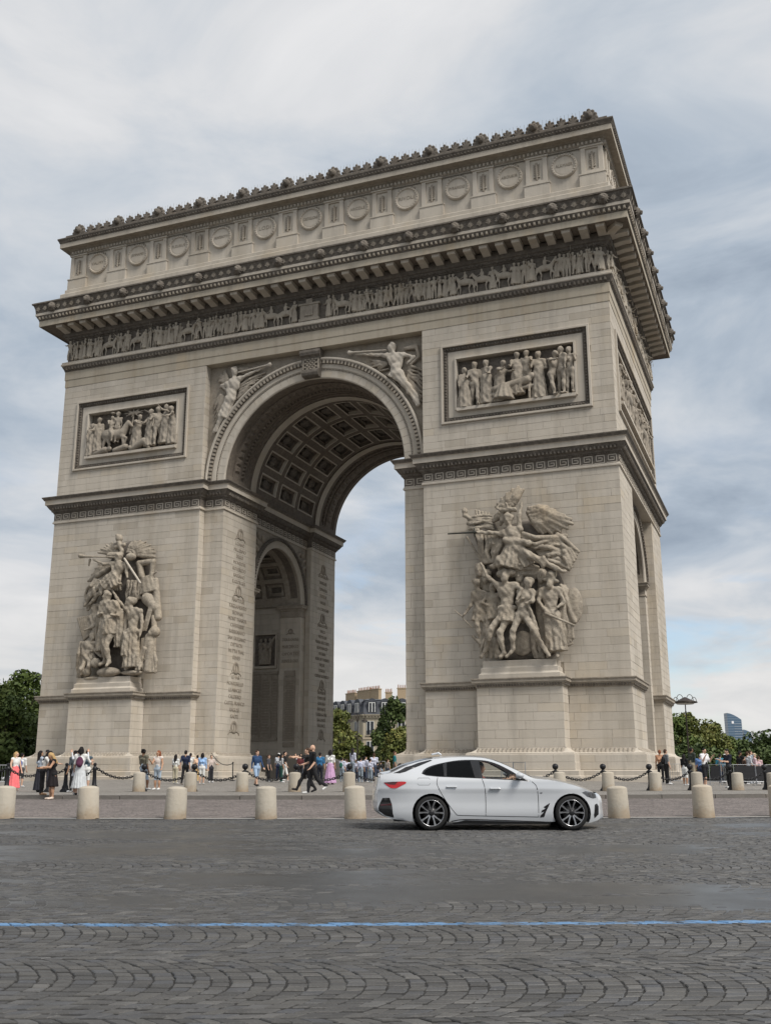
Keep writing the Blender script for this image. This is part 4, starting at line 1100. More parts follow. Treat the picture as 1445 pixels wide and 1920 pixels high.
# ------------------------------------------------------------------ figures (people, statues, reliefs)
def V3(*a): return np.array(a, float)
def body(J, H, mat=(0, 1, 2, 3), sleeve='short', leg='long', bulk=1.0, female=False, head=True, hair=None):
    """smooth-union figure over a joint set; J: pelvis chest neck head shL shR elL elR haL haR hipL hipR knL knR anL anR toL toR"""
    sk, tp, bt, sh = mat; h = H; P = []
    c = lambda a, b, ra, rb, m: P.append(('cap', J[a], J[b], ra*h*bulk, rb*h*bulk, m))
    up = J['neck']-J['pelvis']; up = up/np.linalg.norm(up)
    wv = J['shR']-J['shL']; wv = wv/np.linalg.norm(wv)
    fw = np.cross(up, wv); fw /= np.linalg.norm(fw); M = np.stack([wv, fw, up], 1)
    wd = .92 if female else 1.0
    ws = J['pelvis']*.60+J['chest']*.40; f_ = fwd(J)
    P.append(('cap', J['hipL']+up*.02*h, J['hipR']+up*.02*h, .060*h*bulk, .060*h*bulk, bt)); P.append(('cap', J['pelvis'], ws, .068*h*bulk, .060*h*bulk, bt))
    P.append(('ell', ws, np.array((.078*wd, .056, .07))*h*bulk, M, tp))
    P.append(('ell', J['chest'], np.array((.090*wd, .062, .092))*h*bulk, M, tp))
    for s in 'LR':
        P.append(('cap', J['sh'+s]*.86+J['neck']*.14, ws+(J['sh'+s]-J['neck'])*.22, .038*h*bulk, .040*h*bulk, tp)); P.append(('cap', J['sh'+s], J['neck']-up*.005*h, .034*h*bulk, .028*h*bulk, tp))
        P.append(('ell', J['sh'+s], np.array((.036, .036, .036))*h*bulk, None, tp))
        if not female: P.append(('ell', J['chest']*.72+J['sh'+s]*.28+f_*.042*h, np.array((.044, .030, .034))*h*bulk, M, tp))
    if female:
        for s in (-1, 1): P.append(('ell', J['chest']+wv*s*.042*h-fw*(-1)*0+fwd(J)*.052*h-up*.01*h, np.array((.036, .036, .036))*h, None, tp))
    P.append(('cap', J['neck']-up*.02*h, J['head']-up*.02*h, .030*h, .027*h, sk))
    for s in 'LR':
        c('sh'+s, 'el'+s, .030, .024, tp if sleeve != 'none' else sk); c('el'+s, 'ha'+s, .0235, .0165, tp if sleeve == 'long' else sk)
        c('hip'+s, 'kn'+s, .052, .037, bt if leg != 'bare' else sk)
        kn, an = J['kn'+s], J['an'+s]
        c('kn'+s, 'an'+s, .036 if leg == 'long' else .033, .028 if leg == 'long' else .021, bt if leg == 'long' else sk)
        cf = kn*.68+an*.32; P.append(('ell', cf+bk(J)*.012*h, np.array((.034, .036, .07))*h*(1.1 if leg == 'long' else 1), None, bt if leg == 'long' else sk))
        P.append(('cap', an-np.array([0, 0, .012*h]), J['to'+s], .027*h, .021*h, sh))
    if head:
        hd = J['head']; f = J.get('face', fwd(J)); sd = np.cross(f, [0, 0, 1.]); sd /= np.linalg.norm(sd); Mh = np.stack([sd, f, np.cross(sd, f)], 1)
        P.append(('ell', hd, np.array((.043, .054, .064))*h, Mh, sk)); P.append(('ell', hd+f*.018*h-np.array([0, 0, .034*h]), np.array((.030, .034, .034))*h, Mh, sk))
        P.append(('cap', hd+f*.052*h+np.array([0, 0, .002*h]), hd+f*.062*h-np.array([0, 0, .014*h]), .007*h, .010*h, sk))
        for s in (-1, 1): P.append(('ell', hd+sd*s*.044*h, np.array((.008, .014, .018))*h, Mh, sk))
        if hair is not None:
            P.append(('ell', hd-f*.012*h+np.array([0, 0, .016*h]), np.array((.050, .056, .060))*h, Mh, hair))
    return P
def fwd(J):
    up = J['neck']-J['pelvis']; w_ = J['shR']-J['shL']; f = np.cross(w_, up)*-1; return -f/np.linalg.norm(f)*-1 if False else np.cross(up, w_)/np.linalg.norm(np.cross(up, w_))
def bk(J): return -fwd(J)
def pose(H=1.75, lean=0.0, legL=(0, 0), legR=(0, 0), armL=(.08, .12, .15), armR=(.08, .12, .15), spread=.02, head_yaw=0.0, head_pitch=0.0, sit=False, female=False):
    """standing figure facing -y; leg = (swing forward, knee bend); arm = (swing forward, sideways, elbow bend)"""
    J = {}; h = H; sw = .105 if female else .118
    pel = V3(0, 0, .525*h); up = V3(0, -math.sin(lean), math.cos(lean))
    J['pelvis'] = pel; J['chest'] = pel+up*.20*h; J['neck'] = pel+up*.315*h
    hp = lean+head_pitch; J['head'] = J['neck']+V3(0, -math.sin(hp)*.095*h, math.cos(hp)*.095*h)
    for s, n, lg, ar in ((-1, 'L', legL, armL), (1, 'R', legR, armR)):
        # local left of the figure is +x when it faces -y; keep L at -x for simplicity
        J['sh'+n] = pel+up*.285*h+V3(s*sw*h, 0, 0)
        f, a, e = ar; d = V3(s*math.sin(a), -math.sin(f)*math.cos(a), -math.cos(f)*math.cos(a)); J['el'+n] = J['sh'+n]+d*.168*h
        f2 = f+e; a2 = a*.6 if e < 1.0 else a*.2; d2 = V3(s*math.sin(a2), -math.sin(f2)*math.cos(a2), -math.cos(f2)*math.cos(a2)); J['ha'+n] = J['el'+n]+d2*.155*h
        J['hip'+n] = pel+V3(s*.052*h, 0, -.02*h); sg, kb = lg
        d = V3(s*spread, -math.sin(sg), -math.cos(sg)); J['kn'+n] = J['hip'+n]+d*.245*h
        d2 = V3(s*spread*.3, -math.sin(sg-kb), -math.cos(sg-kb)); J['an'+n] = J['kn'+n]+d2*.225*h
        ft = sg-kb; J['to'+n] = J['an'+n]+V3(s*.012*h, -.105*h*math.cos(ft*.6), -.022*h+.105*h*min(max(ft, -.9), .5)*.5)
    if head_yaw: J['face'] = V3(math.sin(head_yaw), -math.cos(head_yaw), -math.sin(head_pitch)*.5)
    zmin = min(min(J['an'+n][2]-.036*h, J['to'+n][2]-.021*h) for n in 'LR')
    for k in J:
        if k != 'face': J[k] = J[k]-V3(0, 0, zmin)
    return J

# ---- frieze procession: a handful of carved figures repeated with variations
FRH = 1.80
fps = []
for i, kw in enumerate((dict(legL=(.3, .1), legR=(-.25, .2), armL=(.9, .1, .6), armR=(-.3, .2, .5)), dict(armL=(.2, .3, 1.2), armR=(.1, .2, .3)), dict(legL=(.15, .1), armR=(1.7, .2, .5), armL=(.1, .2, .6)),
        dict(legL=(-.2, .3), legR=(.4, .2), armL=(.5, .5, 1.0), lean=.12), dict(armL=(.0, .15, .1), armR=(.5, .1, 1.4)), dict(lean=.25, legL=(.6, .6), legR=(-.3, .2), armL=(1.1, .2, .3), armR=(1.2, .2, .2)))):
    J = pose(FRH, head_yaw=.5-.2*i, **kw); P = [q[:-1]+(0,) for q in body(J, FRH, bulk=1.12, hair=0)]
    if i in (1, 4): P.append(('cone', J['pelvis']+V3(0, 0, .1), V3(0, 0, .12), .20, .30, 9, .03, i, .7, 0))
    if i in (0, 3): P.append(('cone', J['neck'], V3(0, .1, .5), .14, .26, 7, .03, i, .6, 0))
    if i in (2, 5): P.append(('cap', J['haR']-V3(0, 0, .6), J['haR']+V3(.1, 0, .5), .03, .03, 0))
    P.append(('ell', J['head']+V3(0, .02, .09), (.12, .12, .08), None, 0))
    fps.append(smooth_mesh('frieze_figure', P, .055, FRZ, .03))
hz = [('ell', (0, 0, 1.0), (.55, .22, .27), None, 0), ('cap', (.42, 0, 1.1), (.72, -.05, 1.5), .17, .11, 0), ('cap', (.72, -.05, 1.52), (.95, -.08, 1.36), .10, .06, 0)]
for x, f_ in ((.4, .25), (.48, -.1), (-.42, .15), (-.5, -.2)): hz += [('cap', (x, -.03, .9), (x+f_, -.04, .5), .10, .06, 0), ('cap', (x+f_, -.04, .5), (x+f_*.6, -.04, .04), .055, .045, 0)]
hz += [('cap', (-.55, 0, 1.1), (-.75, 0, .7), .06, .04, 0), ('ell', (0, -.05, 1.45), (.16, .14, .24), None, 0), ('ell', (.03, -.06, 1.78), (.09, .09, .11), None, 0), ('cap', (.0, -.2, 1.2), (.1, -.24, .85), .08, .06, 0), ('cap', (.1, -.15, 1.52), (.4, -.16, 1.4), .05, .04, 0)]
horse = smooth_mesh('frieze_rider', hz, .055, FRZ, .04)
fz = empty('frieze'); A(fz)
fr = random.Random(5)
def frieze_run(L, place):
    u = .35
    while u < L-.3:
        ridx = fr.random()
        if abs(u-L/2) < 1.25 and L > 30: u += .5; continue
        if ridx < .11: place(u+.5, horse, 0, fr.choice((0, 0, math.pi)), .98); u += 1.25
        else:
            place(u, fr.choice(fps), fr.uniform(-.10, .12), fr.uniform(-.9, .9), fr.uniform(.92, 1.03)); u += fr.uniform(.27, .42)
def pf(u, me, dy, a, s): link('frieze_rider' if me is horse else 'frieze_figure', me, fz, (-W+u, dy-.14, 35.10), (0, 0, a)).scale = (s, .8, s)
frieze_run(2*W, pf)
def ps(u, me, dy, a, s):
    o = link('frieze_rider' if me is horse else 'frieze_figure', me, fz, mw=Matrix.Translation((W-dy+.14, u, 35.10)) @ Matrix.Rotation(math.pi/2, 4, 'Z') @ Matrix.Diagonal((s, .8, s, 1)) @ Matrix.Rotation(a, 4, 'Z'))
frieze_run(D, ps)
al = MB(); al.box((-.75, -.28, 35.1), (.75, 0, 36.4)); al.box((-.9, -.34, 36.4), (.9, 0, 36.55)); al.box((-.85, -.33, 35.1), (.85, 0, 35.3)); al.box((-.35, -.36, 35.5), (.35, -.2, 36.2)); al.box((-.25, -.3, 36.55), (.25, 0, 36.9))
o = al.build('frieze_altar', CARVE, fz)
o.visible_camera = True

# ---- relief panels: moulded frame, sunk field, carved scene
def panel(x0, x1, z0, z1, ix0, ix1, iz0, iz1, M=None, depth=.55):
    """frame drawn in wall coordinates (u, z), outward = -y; M carries it to another face"""
    root = empty('relief_panel'); A(root)
    if M is not None: root.matrix_basis = M
    def frame(a0, a1, c0, c1, prof, mat, nm):
        """ring of mitred profile (inset, projection)"""
        q = MB(); n = len(prof); V = []
        for (sx, sz) in ((-1, -1), (1, -1), (1, 1), (-1, 1)):
            for (ins, p) in prof: V.append(((a0+ins if sx < 0 else a1-ins), -p, (c0+ins if sz < 0 else c1-ins)))
        F = [(k*n+i, ((k+1) % 4)*n+i, ((k+1) % 4)*n+i+1, k*n+i+1) for k in range(4) for i in range(n-1)]
        q.add(V, F); return q.build(nm, mat, root)
    frame(x0, x1, z0, z1, [(0, -.03), (0, .14), (.03, .16), (.16, .16), (.18, .10)], STONE, 'frame_fillet')
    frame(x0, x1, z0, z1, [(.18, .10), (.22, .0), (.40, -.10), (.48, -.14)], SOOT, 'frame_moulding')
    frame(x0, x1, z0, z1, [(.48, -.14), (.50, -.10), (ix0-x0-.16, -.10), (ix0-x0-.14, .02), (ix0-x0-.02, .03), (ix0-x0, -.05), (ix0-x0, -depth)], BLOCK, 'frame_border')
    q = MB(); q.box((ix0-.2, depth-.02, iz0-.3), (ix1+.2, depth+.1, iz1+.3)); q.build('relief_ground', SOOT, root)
    q = MB(); q.box((ix0+.01, -.22, iz0-.02), (ix1-.01, depth, iz0+.20)); q.build('relief_ledge', STONE, root)
    st = MB(); V = np.array([(-.5, 0, -.5), (.5, 0, -.5), (.5, 0, .5), (-.5, 0, .5), (-.3, -1, -.3), (.3, -1, -.3), (.3, -1, .3), (-.3, -1, .3)])*np.array([.15, .10, .2]); F = [(4, 5, 6, 7), (0, 1, 5, 4), (1, 2, 6, 5), (2, 3, 7, 6), (3, 0, 4, 7)]
    for i in range(int((x1-x0-.5)/.22)):
        x = x0+.3+i*.22
        for z in (z0+.32, z1-.32): st.add(V+np.array([x, .06, z]), F)
    for i in range(int((z1-z0-.5)/.22)):
        z = z0+.3+i*.22
        for x in (x0+.32, x1-.32): st.add(V+np.array([x, .06, z]), F)
    tag(st.build('frame_leaf_ornament', SOOT, root), kind='stuff')
    return root
def statue(name, J, H, parent, mat=CARVE, h=.05, extra=(), k=.06, bulk=1.05, hair=True, female=False, M=None):
    P = [q[:-1]+(0,) for q in body(J, H, bulk=bulk, hair=0 if hair else None, female=female)]+list(extra)
    if hair and H > 2.4:                                   # carved curls
        r_ = random.Random(int(abs(J['head'][0])*100)); f = J.get('face', fwd(J))
        for i in range(16):
            v = V3(r_.gauss(0, 1), r_.gauss(0, 1), abs(r_.gauss(0, 1))+.2); v /= np.linalg.norm(v)
            if np.dot(v, f) < .55: P.append(('ell', J['head']+v*.052*H+V3(0, 0, .008*H), np.array((.017, .017, .017))*H, None, 0))
    return smooth_obj(name, P, h, mat, parent, max(.05, .022*H), M=M, rough=.014 if H > 2.4 else 0)
def stand(x, z, H, y, yaw=0.0, **kw):
    J = pose(H, **kw); c_, s_ = math.cos(yaw), math.sin(yaw)
    for k_ in J:
        p = J[k_]; q = V3(c_*p[0]-s_*p[1], s_*p[0]+c_*p[1], p[2])
        J[k_] = q if k_ == 'face' else q+V3(x, y, z)
    return J
def drape(a, b, ra, rb, nf=9, amp=.06, ph=0.0, flat=.7): return ('cone', V3(*a), V3(*b), ra, rb, nf, amp, ph, flat, 0)
def relief_crowd(root, x0, x1, z0, H, specs, y=.12):
    for i, (fx, s, dz, yaw, robe, kw) in enumerate(specs):
        x = x0+(x1-x0)*fx; J = stand(x, z0+dz, H*s, y, yaw, **kw); ex = [('ell', J['head']+V3(0, .02, .05*H), (.062*H, .062*H, .045*H), None, 0)]
        if robe: ex.append(drape(J['pelvis']+V3(0, 0, .15*H), V3(x, y, z0+dz+.06), .11*H, .17*H, 9, .03*H*.6, i))
        statue('figure', J, H*s, root, CARVE, .07, ex, .05, 1.05)
def horse_prims(x, z, s, y, d=1, rear=0.0):
    o = V3(x, y, z); c = lambda a, b, ra, rb: ('cap', o+V3(a[0]*d, a[1], a[2])*s, o+V3(b[0]*d, b[1], b[2])*s, ra*s, rb*s, 0)
    P = [('ell', o+V3(0, 0, 1.05)*s, V3(.68, .26, .30)*s, None, 0), c((.5, 0, 1.15), (.82, 0, 1.62+rear), .22, .13), c((.82, 0, 1.66+rear), (1.10, 0, 1.40+rear), .12, .07), ('ell', o+V3(-.5*d, 0, 1.1)*s, V3(.34, .27, .32)*s, None, 0)]
    for lx, f, lift in ((.48, .32, .25), (.56, .06, 0), (-.55, -.12, 0), (-.45, .18, 0)):
        P += [c((lx, -.06, .9), (lx+f, -.08, .52+lift), .12, .075), c((lx+f, -.08, .52+lift), (lx+f*.7-.05, -.08, .05+lift), .065, .05)]
    P += [c((-.8, 0, 1.15), (-1.02, 0, .6), .08, .05), c((.6, 0, 1.5), (.8, 0, 1.75+rear), .09, .07)]
    return P
rp = panel(10.36, 20.94, 25.48, 31.42, 11.50, 19.86, 26.36, 30.22)
relief_crowd(rp, 11.50, 19.86, 26.5, 3.25, [
    (.065, .92, 0, .5, True, dict(armR=(.4, .1, 1.2))), (.155, 1.02, 0, .2, False, dict(legL=(-.1, .3), legR=(.3, .2), armL=(.3, .3, 1.0))), (.255, 1.0, .1, -.4, True, dict(armR=(.5, .2, .8))),
    (.37, .92, .1, .9, True, dict(lean=.35, armL=(1.1, .1, .4), armR=(1.1, .1, .5))), (.52, .95, .5, .2, True, dict(armL=(.5, .2, .9))), (.60, .95, .55, -.2, False, dict(armR=(.8, .3, .8))),
    (.70, 1.06, 0, .1, True, dict(armL=(.4, .2, 1.3), armR=(.2, .2, .9))), (.81, 1.02, 0, .9, False, dict(lean=.3, legL=(.3, .1), legR=(-.5, .2), armL=(1.2, .1, .2), armR=(1.3, .1, .4))), (.885, 1.06, .1, -.6, False, dict(armL=(.6, .2, 1.6))), (.955, 1.03, .1, -.2, False, dict(armR=(.5, .2, 1.7)))])
# a couch with a reclining figure under drapery, and architecture in low relief behind
ex = [('cap', (14.3, -.02, 27.6), (16.6, -.02, 28.0), .26, .30, 0), ('ell', (16.9, -.05, 28.25), (.22, .2, .24), None, 0), drape((15.0, -.1, 27.9), (14.9, -.15, 26.75), .35, .75, 10, .07), ('cap', (16.3, -.15, 28.1), (15.8, -.2, 27.0), .13, .09, 0), ('cap', (13.9, 0, 27.2), (17.6, 0, 27.6), .14, .14, 0), ('cap', (16.7, -.1, 27.5), (16.7, -.1, 26.6), .10, .10, 0), ('cap', (13.9, -.1, 27.2), (13.9, -.1, 26.6), .10, .10, 0)]
smooth_obj('couch_figure', ex, .07, CARVE, rp, .05)
q = MB(); q.box((13.2, .42, 28.7), (14.0, .6, 29.9)); q.box((14.0, .44, 28.5), (14.7, .6, 30.0)); q.box((14.7, .40, 29.2), (16.0, .6, 30.05)); q.box((12.2, .42, 29.3), (13.2, .6, 29.7)); q.build('relief_backdrop', SOOT, rp)
lp = panel(-20.98, -10.36, 25.48, 31.42, -19.82, -11.35, 26.40, 30.22)
smooth_obj('horse_and_rider', horse_prims(-17.2, 26.62, 1.48, .10)+[q[:-1]+(0,) for q in body(stand(-17.5, 27.45, 2.55, .02, 1.0, legL=(.9, .9), legR=(.9, .9), armL=(.7, .2, .6), armR=(.6, .1, .9)), 2.55, hair=0)]+[('ell', (-17.45, .02, 30.02), (.2, .2, .1), None, 0)], .07, CARVE, lp, .06)
relief_crowd(lp, -19.82, -11.35, 26.55, 3.2, [(.045, .86, 0, .6, True, dict(armR=(.4, .2, .8))), (.12, .9, .3, .3, True, dict(armL=(.3, .2, .9))), (.33, .8, .9, .2, False, {}), (.55, .86, .2, 1.2, True, dict(lean=.3, armL=(1.0, .1, .3), armR=(1.1, .1, .3))),
    (.70, .96, .2, -.4, True, dict(armL=(.6, .2, .9))), (.78, 1.02, .15, .5, False, dict(legL=(.2, .1), legR=(-.2, .1), armL=(.3, .4, 1.0))), (.865, 1.0, .3, -.6, True, dict(armR=(1.6, .2, .6))), (.945, .98, .15, -.9, True, dict(lean=.15, armR=(.8, .3, .6)))])
smooth_obj('fallen_figures', [('cap', (-18.9, -.02, 26.75), (-17.9, -.08, 26.95), .20, .26, 0), ('ell', (-17.5, -.1, 27.0), (.2, .18, .2), None, 0), ('cap', (-17.0, -.05, 26.8), (-16.0, -.05, 27.0), .22, .25, 0), ('cap', (-15.4, -.1, 26.7), (-14.3, -.08, 27.25), .18, .30, 0), ('ell', (-15.5, -.15, 26.85), (.2, .18, .18), None, 0), ('cap', (-14.2, -.1, 27.2), (-13.8, -.1, 26.7), .22, .15, 0)], .07, CARVE, lp, .06)
q = [('cap', (-15.9, .3, 28.2), (-15.6, .3, 30.0), .10, .06, 0)]+[('cap', (-15.6, .25, 29.9), (-15.6+math.cos(t)*.9, .2, 29.9+math.sin(t)*.35), .09, .04, 0) for t in np.linspace(.2, 5.9, 9)]+[('cap', (-14.6, .2, 30.0), (-13.2, .2, 29.2), .06, .05, 0), ('cap', (-13.0, .25, 28.9), (-13.2, .25, 30.1), .05, .04, 0)]
smooth_obj('palm_tree_relief', q, .06, CARVE, lp, .04)
# long battle relief on the right-hand side
MS = Matrix.Translation((W, 0, 0)) @ Matrix.Rotation(math.pi/2, 4, 'Z')
sp_ = panel(1.45, D-1.45, 25.48, 31.42, 2.65, D-2.65, 26.40, 30.22, MS)
srr = random.Random(12)
relief_crowd(sp_, 2.65, D-2.65, 26.55, 3.3, [((i+.5)/13, srr.uniform(.85, 1.02), srr.uniform(0, .4), srr.choice((-1.5, -1.3, 1.3, 1.5)), srr.random() < .4, dict(lean=srr.uniform(0, .25), legL=(srr.uniform(-.3, .5), .2), armL=(srr.uniform(.2, 1.6), .1, .5), armR=(srr.uniform(-.3, 1.2), .1, .5))) for i in range(13)], .25)
smooth_obj('horse', horse_prims(7.2, 26.62, 1.5, .12), .08, CARVE, sp_, .06); smooth_obj('horse', horse_prims(14.6, 26.62, 1.4, .12, -1), .08, CARVE, sp_, .06)
# small relief in the passage
q = [r_[:-1]+(0,) for fx in (-11.65, -11.2, -10.75) for r_ in body(stand(fx, 11.05, 2.3, 15.50, fx*3, armL=(.8, .4, .6), armR=(.4, .5, .8)), 2.3, hair=0)]+[drape((-11.2, 15.55, 12.2), (-11.2, 15.55, 11.1), .3, .5), ('cap', (-10.9, 15.5, 12.6), (-10.3, 15.5, 13.5), .2, .08, 0)]
o = A(smooth_obj('passage_relief', q, .07, CARVE, None, .05))
q = MB(); abuild(MB().box((-12.3, 15.66, 10.9), (-10.15, 15.70, 13.75)), 'passage_relief_ground', SOOT); q.box((-12.3, 15.42, 10.75), (-10.1, 15.70, 10.95)); q.box((-12.3, 15.42, 13.7), (-10.1, 15.70, 13.85)); q.box((-10.24, 15.46, 10.952), (-10.1, 15.70, 13.698)); abuild(q, 'passage_relief_frame', STONE)

# ---- spandrel victories: winged figures with trumpets
def wing(name, root_, tips, parent, mat=CARVE, r0=.16, r1=.10, h=.05, thick=.5, y1=None):
    P = []; n = len(tips); a0 = V3(*root_); mid = np.mean([V3(*t) for t in tips], 0)
    for i, t in enumerate(tips):
        b = V3(*t); a = a0*.82+b*.18
        for j in (-.5, .5):
            nb = V3(*tips[max(0, min(n-1, i+(1 if j > 0 else -1)))]); e = b*.72+nb*.28; sh = .95 if j < 0 else .86; e = a+(e-a)*sh
            m = a*.5+e*.5+V3(0, -.05-.03*(i % 2), 0); P.append(('cap', a, m, r0*.7, r1*1.2, 0)); P.append(('cap', m, e, r1*1.2, r1*.62, 0))
    for j in range(3):
        for i in range(n):
            e = V3(*tips[i]); p = a0+(e-a0)*(.14+.13*j); P.append(('cap', p+V3(0, -.10, 0), p+(e-a0)*.13+V3(0, -.06, 0), r0*.62, r0*.34, 0))
    return smooth_obj(name, P, h, mat, parent, .012)
def folds(a0, a1, b0, b1, n, r0=.10, r1=.13, bow=.12, out_=.12, seed=1):
    '''a cloth of n ridged folds between edge a0-a1 and edge b0-b1'''
    r_ = random.Random(seed); P = []; a0, a1, b0, b1 = map(lambda p: V3(*p), (a0, a1, b0, b1))
    for i in range(n):
        t = i/(n-1); a = a0*(1-t)+a1*t; b = b0*(1-t)+b1*t; L = np.linalg.norm(b-a); side = (a1-a0)+(b1-b0); side = side/(np.linalg.norm(side)+1e-9)
        m1 = a*.66+b*.34+side*bow*L*r_.uniform(-.6, 1)+V3(0, -out_*r_.uniform(.2, 1.2), 0); m2 = a*.33+b*.67-side*bow*L*r_.uniform(-.6, 1)+V3(0, -out_*r_.uniform(-.3, .9), 0)
        k = r_.uniform(.75, 1.25); P += [('cap', a, m1, r0*k, (r0+r1)/2*k, 0), ('cap', m1, m2, (r0+r1)/2*k, r1*k, 0), ('cap', m2, b, r1*k, r1*.8*k, 0)]
    return P
def S3(u, v, y):                              # spandrel sheet -> metres on the recessed bay
    return V3(-10.4449+.0143329*u+.000721946*v-6.39203e-07*u*v, y, 36.1417-.0023398*u-.0140167*v+9.96727e-07*u*v)
def J2(f, d, pts):
    return {k_: f(p[0], p[1], d+(p[2] if len(p) > 2 else 0)) for k_, p in pts.items()}
vl = empty('spandrel_victory'); A(vl)
J = J2(S3, .45, dict(head=(255, 240), neck=(255, 285), chest=(250, 320), pelvis=(225, 410), shL=(205, 320), shR=(290, 285), elL=(172, 330), haL=(205, 360), elR=(350, 255), haR=(440, 215), hipL=(210, 420), hipR=(235, 415), knL=(178, 500), knR=(185, 490), anL=(135, 585), anR=(150, 570), toL=(120, 610), toR=(140, 600)))
J['face'] = V3(.9, -.4, 0)
statue('figure', J, 4.9, vl, STONE, .06, [drape(S3(235, 390, .45), S3(180, 520, .5), .35, .5, 8, .06)], .05, 1.0)
smooth_obj('trumpet', [('cap', S3(280, 250, .35), S3(470, 205, .3), .06, .08, 0), ('cap', S3(465, 206, .3), S3(478, 203, .3), .10, .17, 0)], .05, STONE, vl, .02)
wing('wing', S3(215, 300, .55), [S3(150, 270, .6), S3(140, 310, .6), S3(165, 235, .6), S3(195, 225, .6), S3(150, 345, .6)], vl, CARVE, .16, .10, .06)
smooth_obj('drapery', folds(S3(190, 400, .6), S3(160, 380, .6), S3(128, 600, .62), S3(118, 440, .62), 7, .13, .11, .1, .1)+folds(S3(290, 320, .62), S3(270, 400, .6), S3(440, 245, .62), S3(330, 350, .62), 6, .12, .09)+folds(S3(270, 230, .6), S3(300, 250, .6), S3(330, 215, .62), S3(400, 225, .62), 4, .12, .10), .06, CARVE, vl, .02)
vr = empty('spandrel_victory'); A(vr)
J = J2(S3, .40, dict(head=(1180, 95), neck=(1190, 135), chest=(1195, 170), pelvis=(1210, 255), shL=(1150, 145), shR=(1245, 140), elL=(1070, 140), haL=(980, 135), elR=(1300, 155), haR=(1265, 195), hipL=(1200, 265), hipR=(1228, 260), knL=(1255, 330), knR=(1262, 320), anL=(1305, 405), anR=(1320, 395), toL=(1318, 450), toR=(1330, 440)))
J['face'] = V3(-.9, -.4, 0)
statue('figure', J, 4.9, vr, STONE, .06, [drape(S3(1205, 240, .45), S3(1180, 285, .45), .35, .45, 8, .05)], .05, 1.0)
smooth_obj('trumpet', [('cap', S3(1150, 115, .32), S3(960, 130, .28), .06, .08, 0), ('cap', S3(962, 130, .3), S3(945, 131, .3), .10, .17, 0)], .05, STONE, vr, .02)
smooth_obj('drapery', [('cap', S3(1250, 100, .5), S3(1310, 75+10*i, .55), .13, .10, 0) for i in range(3)]+[('cap', S3(1310, 80, .55), S3(1325, 150, .5), .14, .12, 0), ('cap', S3(1325, 150, .5), S3(1280, 200, .45), .12, .10, 0)]+folds(S3(1270, 210, .6), S3(1260, 300, .6), S3(1340, 230, .62), S3(1338, 420, .62), 8, .13, .11)+folds(S3(1150, 200, .6), S3(1180, 290, .6), S3(1050, 215, .62), S3(1215, 330, .62), 5, .12, .09), .06, CARVE, vr, .02)
wing('wing', S3(1160, 190, .55), [S3(1060, 190, .62), S3(1080, 215, .62), S3(1110, 235, .62), S3(1040, 165, .62)], vr, CARVE, .15, .09, .06)
# small spandrel carvings round the small arch
for s in (-1, 1):
    for sy in (-1, 1):
        q = []
        for i in range(9):
            a = R(38+i*5); rr_ = 5.35+.28*(i % 3); q.append(('cap', (s*(XR-.02), 11.13+sy*math.cos(a)*rr_, ZS2+math.sin(a)*rr_), (s*(XR-.15), 11.13+sy*math.cos(a)*(rr_+.5), ZS2+math.sin(a)*(rr_+.35)), .22, .13, 0))
        q = [e for e in q if max(e[1][2], e[2][2]) < 21.05 and abs(e[2][1]-11.13) < 5.1]
        if q: A(smooth_obj('side_spandrel_carving', q, .07, CARVE, None, .05))

# ---- engraved names and wreaths on the jambs
C1 = [['LOANO', 'MILLESIMO', 'DEGO', 'MONDOVI', 'ROVEREDO', 'BASSANO', 'S.GEORGES'], ['MANTOUE', 'TAGLIAMENTO', 'SEDIMAN', 'MONT THABOR', 'CHEBREISSE', 'BASSIGNANO', 'SAN GIULIANO', 'DIETIKON', 'MUTTA THAL', 'GENES'], ['LE VAR', 'MONTEBELLO', 'LE MINCIO', 'CALDIERO', 'CASTEL FRANCO', 'RAGUSE', 'GAETE']]
C2 = [['LE BOULOU', 'BURGOS', 'ESPINOSA', 'TUDELA', 'UCLES', 'LA COROGNE'], ['SARAGOSSE', 'VALLS', 'MEDELLIN', 'MARIA-BELCHITE', 'ALMONACID', 'OCANA', 'ALBA DE TORMES', 'VIQUE', 'LERIDA', 'CIUDAD-RODRIGO'], ['ALMEIDA', 'TORTOSE', 'GEBORA', 'BADAJOZ', 'TARRAGONE', 'SAGONTE', 'VALENCE']]
wr = MB()
def wreath_mesh():
    q = [];
    for t in np.linspace(.3, 2*math.pi-.3, 16): q.append(('ell', (.36*math.sin(t), 0, -.38*math.cos(t)), (.11, .05, .12), None, 0))
    for s in (-1, 1): q += [('cap', (s*.3, 0, -.3), (s*.72, 0, -.42), .05, .03, 0), ('cap', (s*.72, 0, -.42), (s*.80, 0, -.58), .05, .03, 0), ('cap', (s*.5, 0, -.35), (s*.62, 0, -.2), .04, .03, 0)]
    q += [('cap', (0, 0, -.3), (0, 0, .3), .06, .05, 0), ('cap', (-.2, 0, -.35), (.2, 0, -.35), .05, .05, 0)]
    return smooth_mesh('wreath_ornament', q, .035, ENGR, .02)
wrm = wreath_mesh()
